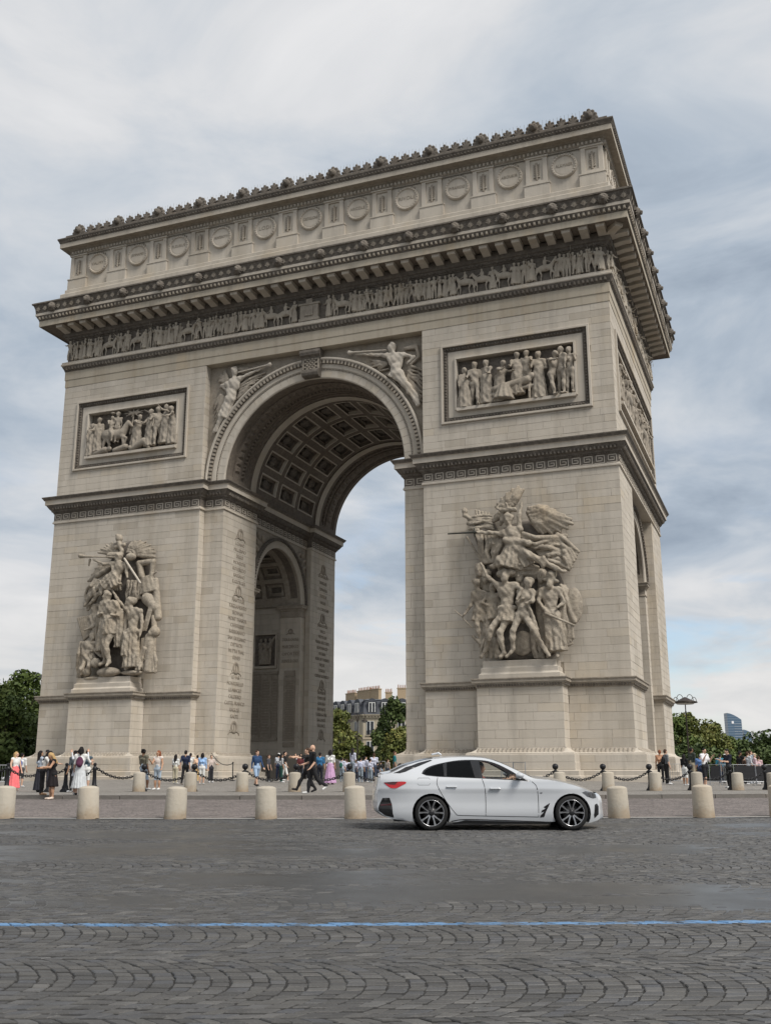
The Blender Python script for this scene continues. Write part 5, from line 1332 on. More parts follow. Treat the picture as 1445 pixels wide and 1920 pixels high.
def column(groups, yc, tops, x=-XO, M0=Matrix.Rotation(math.pi/2, 4, 'Z')):
    root = empty('inscription'); A(root)
    for (zw, za, zb), g_ in zip(tops, groups):
        link('wreath_ornament', wrm, root, (x+.012, yc, zw), (0, 0, math.pi/2))
        for i, s in enumerate(g_):
            z = za+(zb-za)*i/(len(g_)-1); me, wd = text_mesh(s, .40); me.name = 'engraved_name'
            t = link('engraved_name', me, root, (x+.012, yc, z), (math.pi/2, 0, math.pi/2)); t.scale = (min(1.0, 3.1/wd)*.95, 1, 1)
    link('wreath_ornament', wrm, root, (x+.012, yc, 5.13), (0, 0, math.pi/2))
column(C1, 3.40, [(19.83, 19.01, 16.02), (15.35, 14.60, 10.25), (9.47, 8.79, 5.89)])
column(C2, 18.95, [(19.87, 19.2, 16.2), (15.40, 14.7, 10.2), (9.43, 8.75, 5.89)])
root = empty('inscription'); A(root)
for i, s in enumerate(('TOULOUSE', 'MAR.DIEGO', 'OPORTO', 'FUENTE D.ONO')):
    me, wd = text_mesh(s, .40); me.name = 'engraved_name'; t = link('engraved_name', me, root, (-8.70, 11.13+RS-.012, 13.13-.62*i), (math.pi/2, 0, 0)); t.scale = (min(1.0, 1.55/wd), 1, 1)
link('wreath_ornament', wrm, root, (-8.70, 11.13+RS-.012, 13.85)).scale = (.5, 1, .5)
# ------------------------------------------------------------------ the two great sculpture groups on their pedestals
def G1(u, v, y): return V3(9.71136+.00801267*u-9.59049e-05*v-2.06341e-07*u*v, y, 21.8573-.000868755*u-.00799283*v+3.48493e-07*u*v)
def G2(u, v, y): return V3(-21.9429+.00869393*u+.00072731*v-2.39899e-07*u*v, y, 20.9419-.000770302*u-.00737497*v+2.98513e-07*u*v)
def plinth(x0, x1, root):
    q = MB(); pth = [(x0+.45, 0), (x0+.45, -1.35), (x1-.45, -1.35), (x1-.45, 0)]
    q.sweep(pth, [(.30, ZPC), (.30, ZPC+.26), (.20, ZPC+.34), (.16, ZPC+.40), (.16, ZPC+.66), (.06, ZPC+.74), (.04, ZPC+.80), (.06, ZPC+1.10), (0, ZPC+1.14), (-2.2, ZPC+1.14)], False)
    q.box((x0+.4, -1.40, ZPC+.02), (x1-.4, .1, ZPC+1.08)); return q.build('plinth', STONE, root)
def fig(f, pts, d, H, root, name='figure', extra=(), h=.055, female=False, face=None, bulk=1.0, mat=None, hair=True):
    J = {k_: f(p[0], p[1], -d-(p[2] if len(p) > 2 else 0)) for k_, p in pts.items()}
    if 'chest' not in J: J['chest'] = J['neck']*.62+J['pelvis']*.38
    for s in 'LR':
        if 'hip'+s not in J: J['hip'+s] = J['pelvis']+(J['sh'+s]-J['neck'])*.38-V3(0, 0, .02*H)
        if 'to'+s not in J: J['to'+s] = J['an'+s]+V3(0, -.10*H, -.03*H)
    J['face'] = V3(*face) if face else V3(0, -1, -.1)
    J['face'] = J['face']/np.linalg.norm(J['face'])
    return statue(name, J, H, root, mat or CARVE, h, extra, .05, bulk, hair, female), J
STAT = stone_mat('statue_limestone', (.44, .385, .31), (.17, .145, .118), (.40, .31, .205), .45, .45, False, .6)
# --- right pier: a winged figure calling out over a band of warriors
g1 = empty('sculpture_group'); A(g1); g1['label'] = 'carved group of warriors striding under a shouting winged figure with sword'
plinth(12.93, 18.43, g1)
q = MB(); 
# rough backing rock joins the figures to the wall
smooth_obj('backing_stone', [('ell', G1(800, 1150, -.1), (2.9, .55, 3.6), None, 0), ('ell', G1(830, 650, -.1), (2.6, .55, 1.9), None, 0), ('cap', G1(450, 450, -.1), G1(560, 800, -.1), .8, .8, 0), ('ell', G1(800, 1480, -.4), (2.5, .5, 1.0), None, 0)], .10, SOOT, g1, .2)
cl = lambda u, v, d: G1(u, v, -d)
fig(G1, dict(head=(703, 430), neck=(712, 505), chest=(742, 570), pelvis=(765, 680), shL=(655, 555), shR=(800, 520), elL=(540, 552, .15), haL=(420, 552, .25), elR=(800, 400, .1), haR=(818, 285), hipL=(735, 695), hipR=(800, 690), knL=(650, 790, .3), knR=(960, 785, .35), anL=(585, 830), anR=(1110, 855, .2), toL=(560, 838), toR=(1180, 885, .15)), 1.35, 5.6, g1, 'winged_figure', mat=STAT, female=True, face=(-.15, -1, -.1), h=.05,
    extra=[drape(cl(745, 640, 1.4), cl(700, 850, 1.5), .42, .75, 12, .09, 0, .6), drape(cl(780, 660, 1.35), cl(870, 840, 1.3), .35, .5, 9, .08, 1, .6), ('cap', cl(690, 620, 1.6), cl(880, 640, 1.5), .22, .22, 0),
           ('cap', cl(640, 350, 1.35), cl(760, 345, 1.35), .16, .16, 0), ('cap', cl(610, 330, 1.3), cl(625, 300, 1.3), .10, .05, 0), ('cap', cl(700, 340, 1.4), cl(690, 290, 1.4), .12, .07, 0)]+[('cap', cl(650, 370+25*i, 1.25), cl(630, 400+25*i, 1.1), .12, .08, 0) for i in range(4)])
wing('wing', cl(690, 345, .85), [cl(575, 300, .7), cl(600, 262, .75), cl(640, 215, .8), cl(690, 170, .85), cl(740, 135, .85), cl(790, 112, .85), cl(830, 160, .8), cl(560, 370, .7), cl(545, 440, .7)], g1, STAT, .24, .17, .05)
wing('wing', cl(845, 330, .9), [cl(1020, 300, .8), cl(1110, 350, .8), cl(1190, 395, .8), cl(1235, 425, .75), cl(1235, 470, .75), cl(1180, 510, .7), cl(1110, 535, .7), cl(1040, 548, .7), cl(960, 545, .75)], g1, STAT, .26, .18, .05)
smooth_obj('sword', [('cap', cl(440, 552, 1.7), cl(200, 568, 1.75), .075, .05, 0), ('cap', cl(425, 520, 1.65), cl(430, 585, 1.65), .06, .06, 0)], .04, plain('dark_bronze', (.05, .05, .042), .5, .4), g1, .02)
# flying cloak
smooth_obj('cloak', folds(cl(810, 545, 1.2), cl(830, 650, 1.2), cl(1165, 555, .75), cl(1130, 690, .8), 7, .13, .15, .12, .25, 2)+folds(cl(1100, 545, .8), cl(1150, 690, .8), cl(1265, 690, .6), cl(1190, 850, .7), 7, .13, .14, .15, .25, 3)+folds(cl(930, 690, .95), cl(980, 760, .9), cl(1150, 610, .85), cl(1190, 840, .75), 8, .11, .13, .15, .2, 4)+folds(cl(620, 830, 1.3), cl(640, 900, 1.2), cl(950, 840, 1.2), cl(920, 930, 1.0), 6, .12, .12, .1, .2, 5), .05, STAT, g1, .02)
# standards and flags behind her arm
smooth_obj('standards', [('cap', cl(390, 470, .8), cl(300, 325, .8), .09, .07, 0), ('ell', cl(312, 345, .85), (.2, .18, .26), None, 0), ('cap', cl(310, 380, .85), cl(360, 410, .85), .16, .12, 0), ('cap', cl(340, 450, .8), cl(530, 430, .7), .14, .14, 0)]+[('cap', cl(400+28*i, 330+6*i, .6), cl(440+22*i, 470, .7), .08, .11, 0) for i in range(5)]+[('cap', cl(370, 490, .8), cl(540, 480, .8), .13, .12, 0), ('cap', cl(330, 570, .8), cl(470, 800, .9), .08, .08, 0)]
    +folds(cl(400, 510, .95), cl(640, 590, 1.1), cl(470, 800, .9), cl(620, 780, 1.0), 9, .14, .13, .12, .25, 6)+folds(cl(340, 400, .8), cl(350, 500, .8), cl(535, 380, .7), cl(560, 500, .8), 6, .10, .11, .12, .2, 7), .05, STAT, g1, .02)
smooth_obj('drapery', folds(cl(500, 1080, .8), cl(640, 1080, .9), cl(470, 1300, .8), cl(620, 1290, .9), 7, .12, .12, .12, .2, 8)+folds(cl(780, 1020, 1.1), cl(830, 1040, 1.1), cl(770, 1260, 1.2), cl(820, 1300, 1.1), 4, .11, .12, .1, .2, 9)+folds(cl(930, 1050, 1.0), cl(1000, 1000, 1.0), cl(960, 1300, 1.1), cl(1000, 1500, 1.1), 5, .12, .12, .1, .2, 10)+folds(cl(1130, 1000, .9), cl(1180, 1020, .7), cl(1150, 1500, .9), cl(1215, 1470, .7), 5, .13, .14, .1, .2, 11)+folds(cl(880, 1380, .9), cl(930, 1330, .9), cl(920, 1590, 1.0), cl(990, 1590, 1.0), 4, .13, .14, .1, .2, 12)+folds(cl(500, 1400, .9), cl(560, 1400, .9), cl(470, 1590, 1.2), cl(640, 1590, 1.2), 5, .12, .13, .1, .2, 13), .05, STAT, g1, .02)
fig(G1, dict(head=(420, 965), neck=(425, 1025), pelvis=(450, 1195), shL=(390, 1065), shR=(490, 1055), elL=(375, 1160, .1), haL=(310, 1245, .2), elR=(530, 1140), haR=(500, 1220), knL=(430, 1330, .2), knR=(500, 1330), anL=(455, 1440), anR=(470, 1480), toL=(430, 1440), toR=(450, 1500)), .95, 4.3, g1, mat=STAT, face=(.8, -.4, .1), extra=[drape(cl(440, 1170, .95), cl(430, 1290, .95), .3, .45, 8, .06), ('cap', cl(235, 1200, 1.1), cl(390, 1350, 1.1), .05, .05, 0), ('cap', cl(390, 1420, 1.0), cl(500, 1510, 1.0), .12, .12, 0)])
fig(G1, dict(head=(560, 1010), neck=(560, 1060), pelvis=(570, 1220), shL=(510, 1070), shR=(610, 1070), elL=(480, 1140, .2), haL=(530, 1160, .3), elR=(620, 1150), haR=(590, 1200), knL=(520, 1330, .2), knR=(590, 1350), anL=(500, 1450), anR=(560, 1480), toL=(480, 1470), toR=(550, 1510)), 1.0, 4.2, g1, mat=STAT, face=(-.7, -.6, -.3), extra=[drape(cl(560, 1150, 1.0), cl(570, 1280, 1.1), .4, .5, 9, .07)])
fig(G1, dict(head=(683, 915), neck=(690, 985), chest=(700, 1050), pelvis=(705, 1215), shL=(620, 1000), shR=(775, 1000), elL=(545, 935, .1), haL=(475, 815), elR=(830, 1040, .3), haR=(800, 1130, .5), hipL=(670, 1240), hipR=(735, 1240), knL=(575, 1375, .4), knR=(655, 1400, .5), anL=(520, 1530), anR=(685, 1560, .3), toL=(480, 1595), toR=(655, 1598, .4)), 1.55, 5.2, g1, mat=STAT, face=(-.1, -1, .1), extra=[drape(cl(705, 1200, 1.55), cl(700, 1310, 1.65), .45, .66, 14, .05), ('ell', cl(683, 950, 1.75), (.22, .2, .28), None, 0), ('ell', cl(640, 900, 1.4), (.25, .25, .25), None, 0), ('ell', cl(730, 890, 1.4), (.28, .25, .25), None, 0), ('cap', cl(640, 1190, 1.75), cl(775, 1190, 1.75), .13, .13, 0)])
fig(G1, dict(head=(885, 985), neck=(865, 1040), chest=(850, 1100), pelvis=(835, 1240), shL=(810, 1060), shR=(920, 1060), elL=(800, 1150, .2), haL=(850, 1120, .4), elR=(930, 1140, .3), haR=(880, 1160, .4), hipL=(805, 1265), hipR=(865, 1260), knL=(765, 1390, .4), knR=(930, 1370, .4), anL=(762, 1530, .2), anR=(1030, 1540, .2), toL=(715, 1597, .4), toR=(1065, 1590, .3)), 1.65, 4.9, g1, mat=STAT, face=(.4, -.8, .2), extra=[('ell', cl(880, 960, 1.5), (.33, .3, .26), None, 0), ('cap', cl(890, 1170, 1.9), cl(965, 1370, 1.8), .11, .09, 0)])
fig(G1, dict(head=(1062, 950), neck=(1060, 1015), chest=(1050, 1090), pelvis=(1060, 1230), shL=(985, 1040), shR=(1130, 1035), elL=(960, 1130, .2), haL=(1045, 1240, .4), elR=(1165, 1140), haR=(1120, 1190, .3), hipL=(1030, 1250), hipR=(1095, 1250), knL=(1040, 1400, .2), knR=(1110, 1400, .2), anL=(1050, 1540), anR=(1115, 1550), toL=(1040, 1590, .3), toR=(1120, 1590, .3)), 1.35, 5.1, g1, mat=STAT, face=(-.3, -1, -.2), extra=[drape(cl(1075, 1220, 1.3), cl(1100, 1545, 1.3), .42, .72, 13, .09, .5), ('ell', cl(1065, 905, 1.3), (.34, .36, .3), None, 0), ('cap', cl(1010, 950, 1.4), cl(1115, 965, 1.4), .12, .12, 0), ('ell', cl(1055, 1000, 1.6), (.2, .2, .25), None, 0)])
smooth_obj('short_sword', [('cap', cl(1030, 1240, 1.85), cl(1260, 1338, 1.7), .09, .07, 0)], .04, STAT, g1, .02)
sh_ = [('ell', cl(1235, 1150, .75), (.55, .16, 1.15), None, 0), ('ell', cl(1225, 1150, .85), (.40, .16, .9), None, 0), ('cap', cl(1130, 990, .9), cl(1240, 1290, .9), .14, .18, 0), ('cap', cl(1150, 1000, .7), cl(1210, 1300, .7), .2, .2, 0)]+[('cap', cl(1140+22*i, 1260, .8), cl(1165+20*i, 1500-25*i, .8), .13, .12, 0) for i in range(4)]
smooth_obj('shield', sh_, .055, STAT, g1, .04)
smooth_obj('round_shield', [('ell', cl(810, 1470, .85), (.75, .25, .8), None, 0)], .06, STAT, g1, .02)
for (u, v, d) in ((972, 905, .95), (440, 850, .8), (790, 905, 1.0), (495, 905, .8)): smooth_obj('head', [('ell', cl(u, v, d), (.33, .36, .43), None, 0), ('ell', cl(u, v-18, d-.1), (.38, .38, .36), None, 0), ('cap', cl(u, v-5, d+.33), cl(u, v+14, d+.40), .05, .07, 0), ('cap', cl(u, v+40, d-.05), cl(u+10, v+110, d-.3), .26, .45, 0), ('ell', cl(u, v+40, d+.2), (.2, .2, .26), None, 0)], .05, STAT, g1, .05)
# --- left pier: a crowned man between allegorical figures, a trumpeter flying above
g2 = empty('sculpture_group'); A(g2); g2['label'] = 'carved group of a cloaked standing man being crowned below a flying trumpeter'
plinth(-18.43, -12.93, g2)
c2 = lambda u, v, d: G2(u, v, -d)
smooth_obj('backing_stone', [('ell', G2(720, 1250, -.1), (2.7, .5, 3.0), None, 0), ('ell', G2(780, 650, -.1), (2.3, .5, 2.4), None, 0), ('ell', G2(800, 330, -.1), (1.7, .35, 1.2), None, 0)], .10, SOOT, g2, .2)
fig(G2, dict(head=(665, 795), neck=(680, 860), chest=(690, 930), pelvis=(690, 1120), shL=(605, 905), shR=(775, 900), elL=(580, 1000, .1), haL=(640, 985, .4), elR=(800, 1000), haR=(740, 1000, .4), hipL=(650, 1150), hipR=(720, 1150), knL=(655, 1310, .2), knR=(690, 1320, .4), anL=(645, 1470), anR=(705, 1480, .2), toL=(610, 1520, .3), toR=(700, 1530, .5)), 1.55, 5.4, g2, mat=STAT, face=(-.4, -1, 0), extra=[drape(c2(640, 930, 1.45), c2(590, 1370, 1.35), .35, .50, 9, .07), drape(c2(790, 930, 1.4), c2(760, 1330, 1.3), .32, .34, 8, .06), drape(c2(690, 1050, 1.6), c2(690, 1200, 1.6), .5, .6, 12, .05), ('cap', c2(620, 870, 1.6), c2(760, 865, 1.6), .2, .2, 0)])
fig(G2, dict(head=(875, 855), neck=(895, 915), chest=(920, 980), pelvis=(910, 1150), shL=(850, 925), shR=(990, 950), elL=(790, 860, .2), haL=(700, 715, .2), elR=(1010, 1070), haR=(1000, 1220, .2), hipL=(880, 1180), hipR=(945, 1180), knL=(880, 1350, .2), knR=(950, 1350, .2), anL=(880, 1500), anR=(990, 1500), toL=(860, 1560, .3), toR=(1000, 1565, .3)), 1.25, 5.0, g2, mat=STAT, female=True, face=(-.7, -.7, -.2), extra=[drape(c2(915, 1140, 1.25), c2(900, 1540, 1.3), .45, .72, 13, .08), ('cap', c2(840, 1170, 1.45), c2(990, 1160, 1.4), .14, .14, 0), ('ell', c2(900, 835, 1.1), (.34, .36, .3), None, 0), drape(c2(860, 1180, 1.6), c2(850, 1420, 1.6), .14, .28, 6, .05)])
fig(G2, dict(head=(480, 905), neck=(495, 965), chest=(500, 1020), pelvis=(500, 1150), shL=(440, 1010), shR=(560, 980), elL=(480, 1110, .2), haL=(400, 1150, .3), elR=(560, 1050, .2), haR=(500, 1110, .3), knL=(470, 1250), knR=(530, 1250), anL=(480, 1350), anR=(530, 1350)), .95, 4.2, g2, mat=STAT, female=True, face=(-.5, -.9, -.2), extra=[('cap', c2(440, 880, .9), c2(530, 880, .9), .2, .2, 0), drape(c2(490, 870, .8), c2(470, 1120, .8), .3, .5, 8, .06)])
fig(G2, dict(head=(480, 1215), neck=(460, 1270), chest=(430, 1310), pelvis=(410, 1440), shL=(370, 1290), shR=(520, 1290), elL=(390, 1400, .2), haL=(500, 1500, .3), elR=(560, 1350), haR=(560, 1400), hipL=(400, 1450), hipR=(450, 1460), knL=(400, 1560, .5), knR=(470, 1530, .4), anL=(360, 1610), anR=(420, 1620), toL=(330, 1630), toR=(400, 1635)), 1.15, 4.3, g2, mat=STAT, face=(.7, -.6, -.5), extra=[drape(c2(380, 1280, 1.0), c2(350, 1640, 1.0), .3, .42, 9, .07), ('cap', c2(420, 1290, 1.2), c2(580, 1420, 1.2), .16, .14, 0), ('ell', c2(535, 1490, 1.45), (.42, .3, .36), None, 0), ('ell', c2(430, 1590, 1.3), (.35, .3, .3), None, 0)])
smooth_obj('seated_figure', [('ell', c2(1060, 1250, .9), (.45, .4, .6), None, 0), ('ell', c2(1110, 1160, .9), (.42, .4, .42), None, 0), ('ell', c2(1085, 1180, 1.15), (.2, .2, .25), None, 0), ('cap', c2(1060, 1250, 1.0), c2(960, 1490, 1.2), .3, .22, 0), ('cap', c2(1080, 1300, 1.0), c2(1050, 1560, 1.1), .3, .28, 0), drape(c2(1075, 1300, .9), c2(1075, 1590, .9), .35, .42, 8, .06), ('cap', c2(990, 1500, 1.3), c2(960, 1560, 1.4), .15, .13, 0), ('cap', c2(1085, 1000, .7), c2(1100, 1150, .8), .2, .22, 0)], .055, STAT, g2, .06)
smooth_obj('tablet', [('cap', c2(300+i*22, 1020-i*4, .9), c2(365+i*14, 1240-i*12, .9), .12, .12, 0) for i in range(7)], .055, STAT, g2, .04)
# trumpeter
fig(G2, dict(head=(760, 370), neck=(770, 420), chest=(770, 480), pelvis=(720, 590), shL=(690, 440), shR=(840, 455), elL=(620, 450, .2), haL=(510, 400, .2), elR=(860, 550, .1), haR=(870, 590, .2), hipL=(690, 600), hipR=(740, 610), knL=(560, 700, .2), knR=(640, 700, .2), anL=(430, 830), anR=(500, 820), toL=(400, 890), toR=(450, 880)), 1.25, 4.8, g2, mat=STAT, female=True, face=(-.9, -.4, 0), extra=[drape(c2(740, 560, 1.3), c2(620, 690, 1.3), .45, .62, 12, .08), drape(c2(700, 580, 1.3), c2(750, 700, 1.4), .35, .5, 9, .07)]+[('cap', c2(600-20*i, 640+30*i, 1.0), c2(420-8*i, 690+45*i, .8), .16, .12, 0) for i in range(5)])
smooth_obj('trumpet', [('cap', c2(740, 375, 1.5), c2(440, 368, 1.5), .05, .08, 0), ('cap', c2(440, 368, 1.5), c2(375, 362, 1.5), .09, .17, 0), ('cap', c2(470, 400, 1.4), c2(450, 460, 1.3), .1, .06, 0)], .04, STAT, g2, .02)
wing('wing', c2(660, 460, .8), [c2(500, 430, .7), c2(450, 500, .7), c2(410, 570, .7), c2(370, 640, .7), c2(430, 610, .75), c2(500, 560, .8)], g2, STAT, .24, .17, .05)
wing('palm_branch', c2(810, 320, .7), [c2(840+t[0], t[1], .6) for t in ((10, 180), (60, 160), (120, 160), (180, 180), (225, 225), (255, 270), (270, 310), (265, 360))], g2, STAT, .14, .12, .05)
wing('palm_branch', c2(720, 320, .7), [c2(u, v, .6) for u, v in ((480, 300), (520, 240), (590, 195), (650, 180), (700, 190), (560, 320))], g2, STAT, .14, .11, .05)
smooth_obj('eagle_standard', [('cap', c2(770, 290, .9), c2(740, 200, .9), .16, .2, 0), ('ell', c2(740, 150, .9), (.3, .25, .32), None, 0), ('cap', c2(705, 250, .9), c2(790, 220, .9), .16, .16, 0), ('cap', c2(720, 120, .9), c2(755, 150, .9), .14, .1, 0), ('ell', c2(880, 360, 1.1), (.42, .35, .3), None, 0), ('cap', c2(640, 340, .9), c2(760, 325, .9), .25, .2, 0)], .055, STAT, g2, .04)
smooth_obj('staff', [('cap', c2(840, 390, 1.45), c2(1000, 650, 1.4), .085, .085, 0)], .04, STONE, g2, .02)
smooth_obj('banner', [drape(c2(1010, 560, .7), c2(1030, 740, .7), .55, .80, 10, .06, 0, .35), ('cap', c2(930, 420, .7), c2(1080, 400, .7), .22, .22, 0), ('cap', c2(1080, 400, .7), c2(1060, 560, .7), .2, .16, 0), ('cap', c2(940, 440, .7), c2(960, 560, .7), .25, .25, 0), ('cap', c2(1060, 560, .7), c2(1110, 510, .7), .1, .08, 0), ('cap', c2(1100, 600, .6), c2(1120, 1000, .6), .2, .3, 0), ('cap', c2(1020, 800, .6), c2(1100, 900, .6), .5, .4, 0)]+[('cap', c2(820+40*i, 620, .7), c2(810+38*i, 800, .7), .15, .15, 0) for i in range(4)]+[('cap', c2(1090-10*i, 880, .9), c2(1030-14*i, 1150, 1.0), .08, .05, 0) for i in range(4)], .055, STAT, g2, .04)
smooth_obj('drapery', folds(c2(560, 880, 1.0), c2(620, 880, 1.1), c2(520, 1350, 1.2), c2(600, 1370, 1.3), 5, .12, .12, .1, .2, 21)+folds(c2(800, 900, 1.1), c2(840, 1000, 1.1), c2(780, 1330, 1.2), c2(830, 1500, 1.2), 5, .12, .12, .1, .2, 22)+folds(c2(480, 600, .9), c2(620, 640, 1.0), c2(365, 770, .8), c2(390, 930, .8), 8, .11, .12, .15, .25, 23)+folds(c2(640, 560, 1.2), c2(780, 560, 1.2), c2(600, 700, 1.3), c2(780, 720, 1.2), 7, .12, .13, .1, .2, 24)+folds(c2(340, 1280, 1.0), c2(450, 1300, 1.1), c2(320, 1630, 1.0), c2(520, 1500, 1.1), 6, .13, .14, .12, .2, 25)+folds(c2(990, 1240, 1.0), c2(1110, 1230, .9), c2(960, 1540, 1.2), c2(1110, 1580, .9), 7, .13, .15, .1, .2, 26)+folds(c2(830, 620, .7), c2(930, 620, .7), c2(810, 810, .8), c2(950, 800, .7), 5, .12, .13, .1, .15, 27)+folds(c2(560, 830, .9), c2(640, 760, 1.0), c2(560, 980, .9), c2(600, 900, 1.0), 4, .12, .12, .1, .15, 28), .05, STAT, g2, .02)
smooth_obj('rock', [('ell', c2(660, 1585, 1.3), (1.0, .45, .36), None, 0), ('ell', c2(900, 1590, 1.2), (.9, .4, .2), None, 0), ('ell', c2(480, 1650, 1.1), (1.1, .4, .16), None, 0)], .06, STAT, g2, .1)
# ------------------------------------------------------------------ bollards, chain posts, chains
bl = MB(); bl.lathe([(.262, -.05), (.262, .0), (.258, .05), (.240, .69), (.232, .705), (.18, .735), (.09, .752), (.01, .756)], 20)
bmesh_ = [bl.mesh('stone_bollard', GRANITE, False)]
for m_ in bmesh_:
    for p in m_.polygons: p.use_smooth = True
    if hasattr(m_, 'set_sharp_from_angle'): m_.set_sharp_from_angle(angle=R(40))
order = ['leftmost of the front row, cut by the picture edge', 'second of the front row from the left', 'third of the front row from the left', 'front row, left below the striding couple in black', 'front row, close behind the tail of the white car', 'front bollard mostly hidden behind the white car, near its rear wheel', 'front bollard hidden behind the bonnet of the white car', 'front row, just ahead of the white car', 'front row, last whole one towards the right', 'front row, cut by the right picture edge']
for i, a in enumerate((-.1515, -.1146, -.0778, -.0401, -.0034, .0331, .0693, .1069, .1445, .1800)):
    if i in (5, 6): continue
    o = link('stone_bollard', bmesh_[0], None, pol(R_STRIP-.02, a, gz(R_STRIP)), (R(rng.uniform(-1.8, 1.8)), R(rng.uniform(-1.8, 1.8)), rng.uniform(0, 6)))
    o.scale = (1+rng.uniform(-.03, .03), 1, 1+rng.uniform(-.035, .035))
    tag(o, 'pale stone bollard, '+order[i], 'bollard', 'stone bollards along the road edge')
rear_a = (-.22425, -.1709, -.11876, -.06725, -.01425, .0361, .08744, .14089, .19552, .24793, .3014, .3519, .4049, .45503)
rear_l = ['beside the man in the olive shirt', 'in front of the group in navy and light blue', 'left of the man in the blue shirt and shorts', 'just behind the striding couple in black', 'left of the tail of the white car', '', '', '', 'above the bonnet of the white car', 'right of the white car, first in the open', 'by the corner of the arch base', 'left of the man in the white shirt', 'right of the man in the dark shirt', 'at the right picture edge']
pp = MB(); pp.lathe([(.16, 0), (.16, .05), (.11, .10), (.085, .16), (.062, .30), (.055, .72), (.075, .76), (.075, .80), (.05, .84), (.04, .87)], 12)
pp.lathe([(.02, .85), (.085, .87), (.118, .92), (.125, .965), (.118, 1.01), (.085, 1.06), (.02, 1.085)], 14)
pp.box((-.12, -.03, .74), (.12, .03, .80))
post = pp.mesh('chain_post', IRON, True)
if hasattr(post, 'set_sharp_from_angle'): post.set_sharp_from_angle(angle=R(45))
ppl_ = MB(); ppl_.lathe([(.20, 0), (.20, .06), (.13, .14), (.12, .22), (.09, .28), (.075, .50), (.068, .82), (.09, .86), (.09, .92), (.06, .96), (.05, 1.0), (.07, 1.04), (.06, 1.09), (.01, 1.12)], 12)
post2 = ppl_.mesh('iron_post', IRON, True)
if hasattr(post2, 'set_sharp_from_angle'): post2.set_sharp_from_angle(angle=R(45))
tops = []
for i, a in enumerate(rear_a):
    p2 = pol(R_BOLL2-.42, a, gz(R_BOLL2-.42)); tops.append((p2[0], p2[1], p2[2]+.80))
    if i in (5, 6, 7):
        if i in (6, 7): continue
    if i not in (5,):
        o = link('stone_bollard', bmesh_[0], None, pol(R_BOLL2, a, gz(R_BOLL2)), (0, 0, rng.uniform(0, 6))); o.scale = (.98, .98, 1+rng.uniform(-.02, .02))
        tag(o, 'far-row stone bollard '+rear_l[i], 'bollard', 'stone bollards of the far row')
    o = link('chain_post', post, None, p2, (0, 0, CAMA+a+math.pi/2))
    tag(o, 'ball-topped iron chain post '+(rear_l[i] or 'showing above the tail of the white car'), 'post', 'ball-topped chain posts')
lefts = [(-.345, 'next to the woman in the pink skirt'), (-.298, 'by the woman in the black dress'), (-.281, 'next to the woman with the backpack'), (-.2511, 'left of the man in the olive shirt')]
lt = []
for a, l in lefts:
    p = pol(R_BOLL2+1.6, a, gz(R_BOLL2+1.6)); lt.append((p[0], p[1], p[2]+.95))
    o = link('iron_post', post2, None, p, (R(rng.uniform(-3, 3)), R(rng.uniform(-5, 5)), 0)); tag(o, 'black iron chain post with flared foot '+l, 'post', 'flared chain posts')
IR2 = plain('chain_iron', (.022, .022, .024), .5, .4, .3, .4)
def chain(p0, p1, sag, label):
    """links alternate flat and upright; real ring links"""
    p0 = np.array(p0); p1 = np.array(p1); L = np.linalg.norm(p1-p0); n = max(int(L*1.12/.105), 4); mb = MB()
    def at(t): return p0*(1-t)+p1*t-np.array([0, 0, sag*4*t*(1-t)])
    for i in range(n):
        t = (i+.5)/n; c = at(t); d = at(min(t+.5/n, 1))-at(max(t-.5/n, 0)); d /= np.linalg.norm(d)
        s = np.cross(d, [0, 0, 1]); s /= np.linalg.norm(s); u = np.cross(s, d)
        if i % 2: s = u
        ring_ = [c+d*.082*math.cos(q)*(1.0)+s*.044*math.sin(q) for q in np.linspace(0, 2*math.pi, 11)[:-1]]
        ring_.append(ring_[0]); mb.tube(ring_, .0165, 5, 0, False)
    o = mb.build('chain', IR2, None, True); tag(o, label, 'chain', 'iron chains'); return o
cl_ = ['behind the man in the olive shirt', 'under the woman in light blue', 'left of the man in the blue shirt', 'passing the striding couple in black', 'running in front of the school group', 'ending behind the tail of the white car', '', '', '', 'reaching the first open bollard right of the car', 'in front of the right corner of the arch', 'left of the man in the white shirt', 'between the white-shirted and dark-shirted men', 'at the right picture edge']
for i in range(len(tops)-1):
    if i in (5, 6): continue
    nm = {0: 'behind the legs of the couple on the bollard', 1: 'in front of the group in navy and light blue', 2: 'in front of the man in the blue shirt', 3: 'just behind the striding couple in black', 4: 'in front of the seated school group', 7: 'seen through the car window', 8: 'over the bonnet of the white car', 9: 'right of the white car beside the arch base', 10: 'by the right corner of the arch base', 11: 'in front of the man in the white shirt', 12: 'at the right picture edge'}[i]
    chain(tops[i], tops[i+1], .36, 'heavy black iron chain sagging '+nm)
for i in range(3): chain(lt[i], lt[i+1], .34 if i != 1 else .2, 'heavy black iron chain hanging '+['behind the woman in the black dress', 'by the woman shading her face', 'in front of the woman with white shorts'][i])
chain(lt[3], tops[0], .34, 'heavy black iron chain hanging left of the man in the olive shirt')
_p = pol(R_BOLL2+1.6, -.40, gz(42)); chain((_p[0], _p[1], _p[2]+.95), lt[0], .3, 'heavy black iron chain beside the pink skirt at the left picture edge')
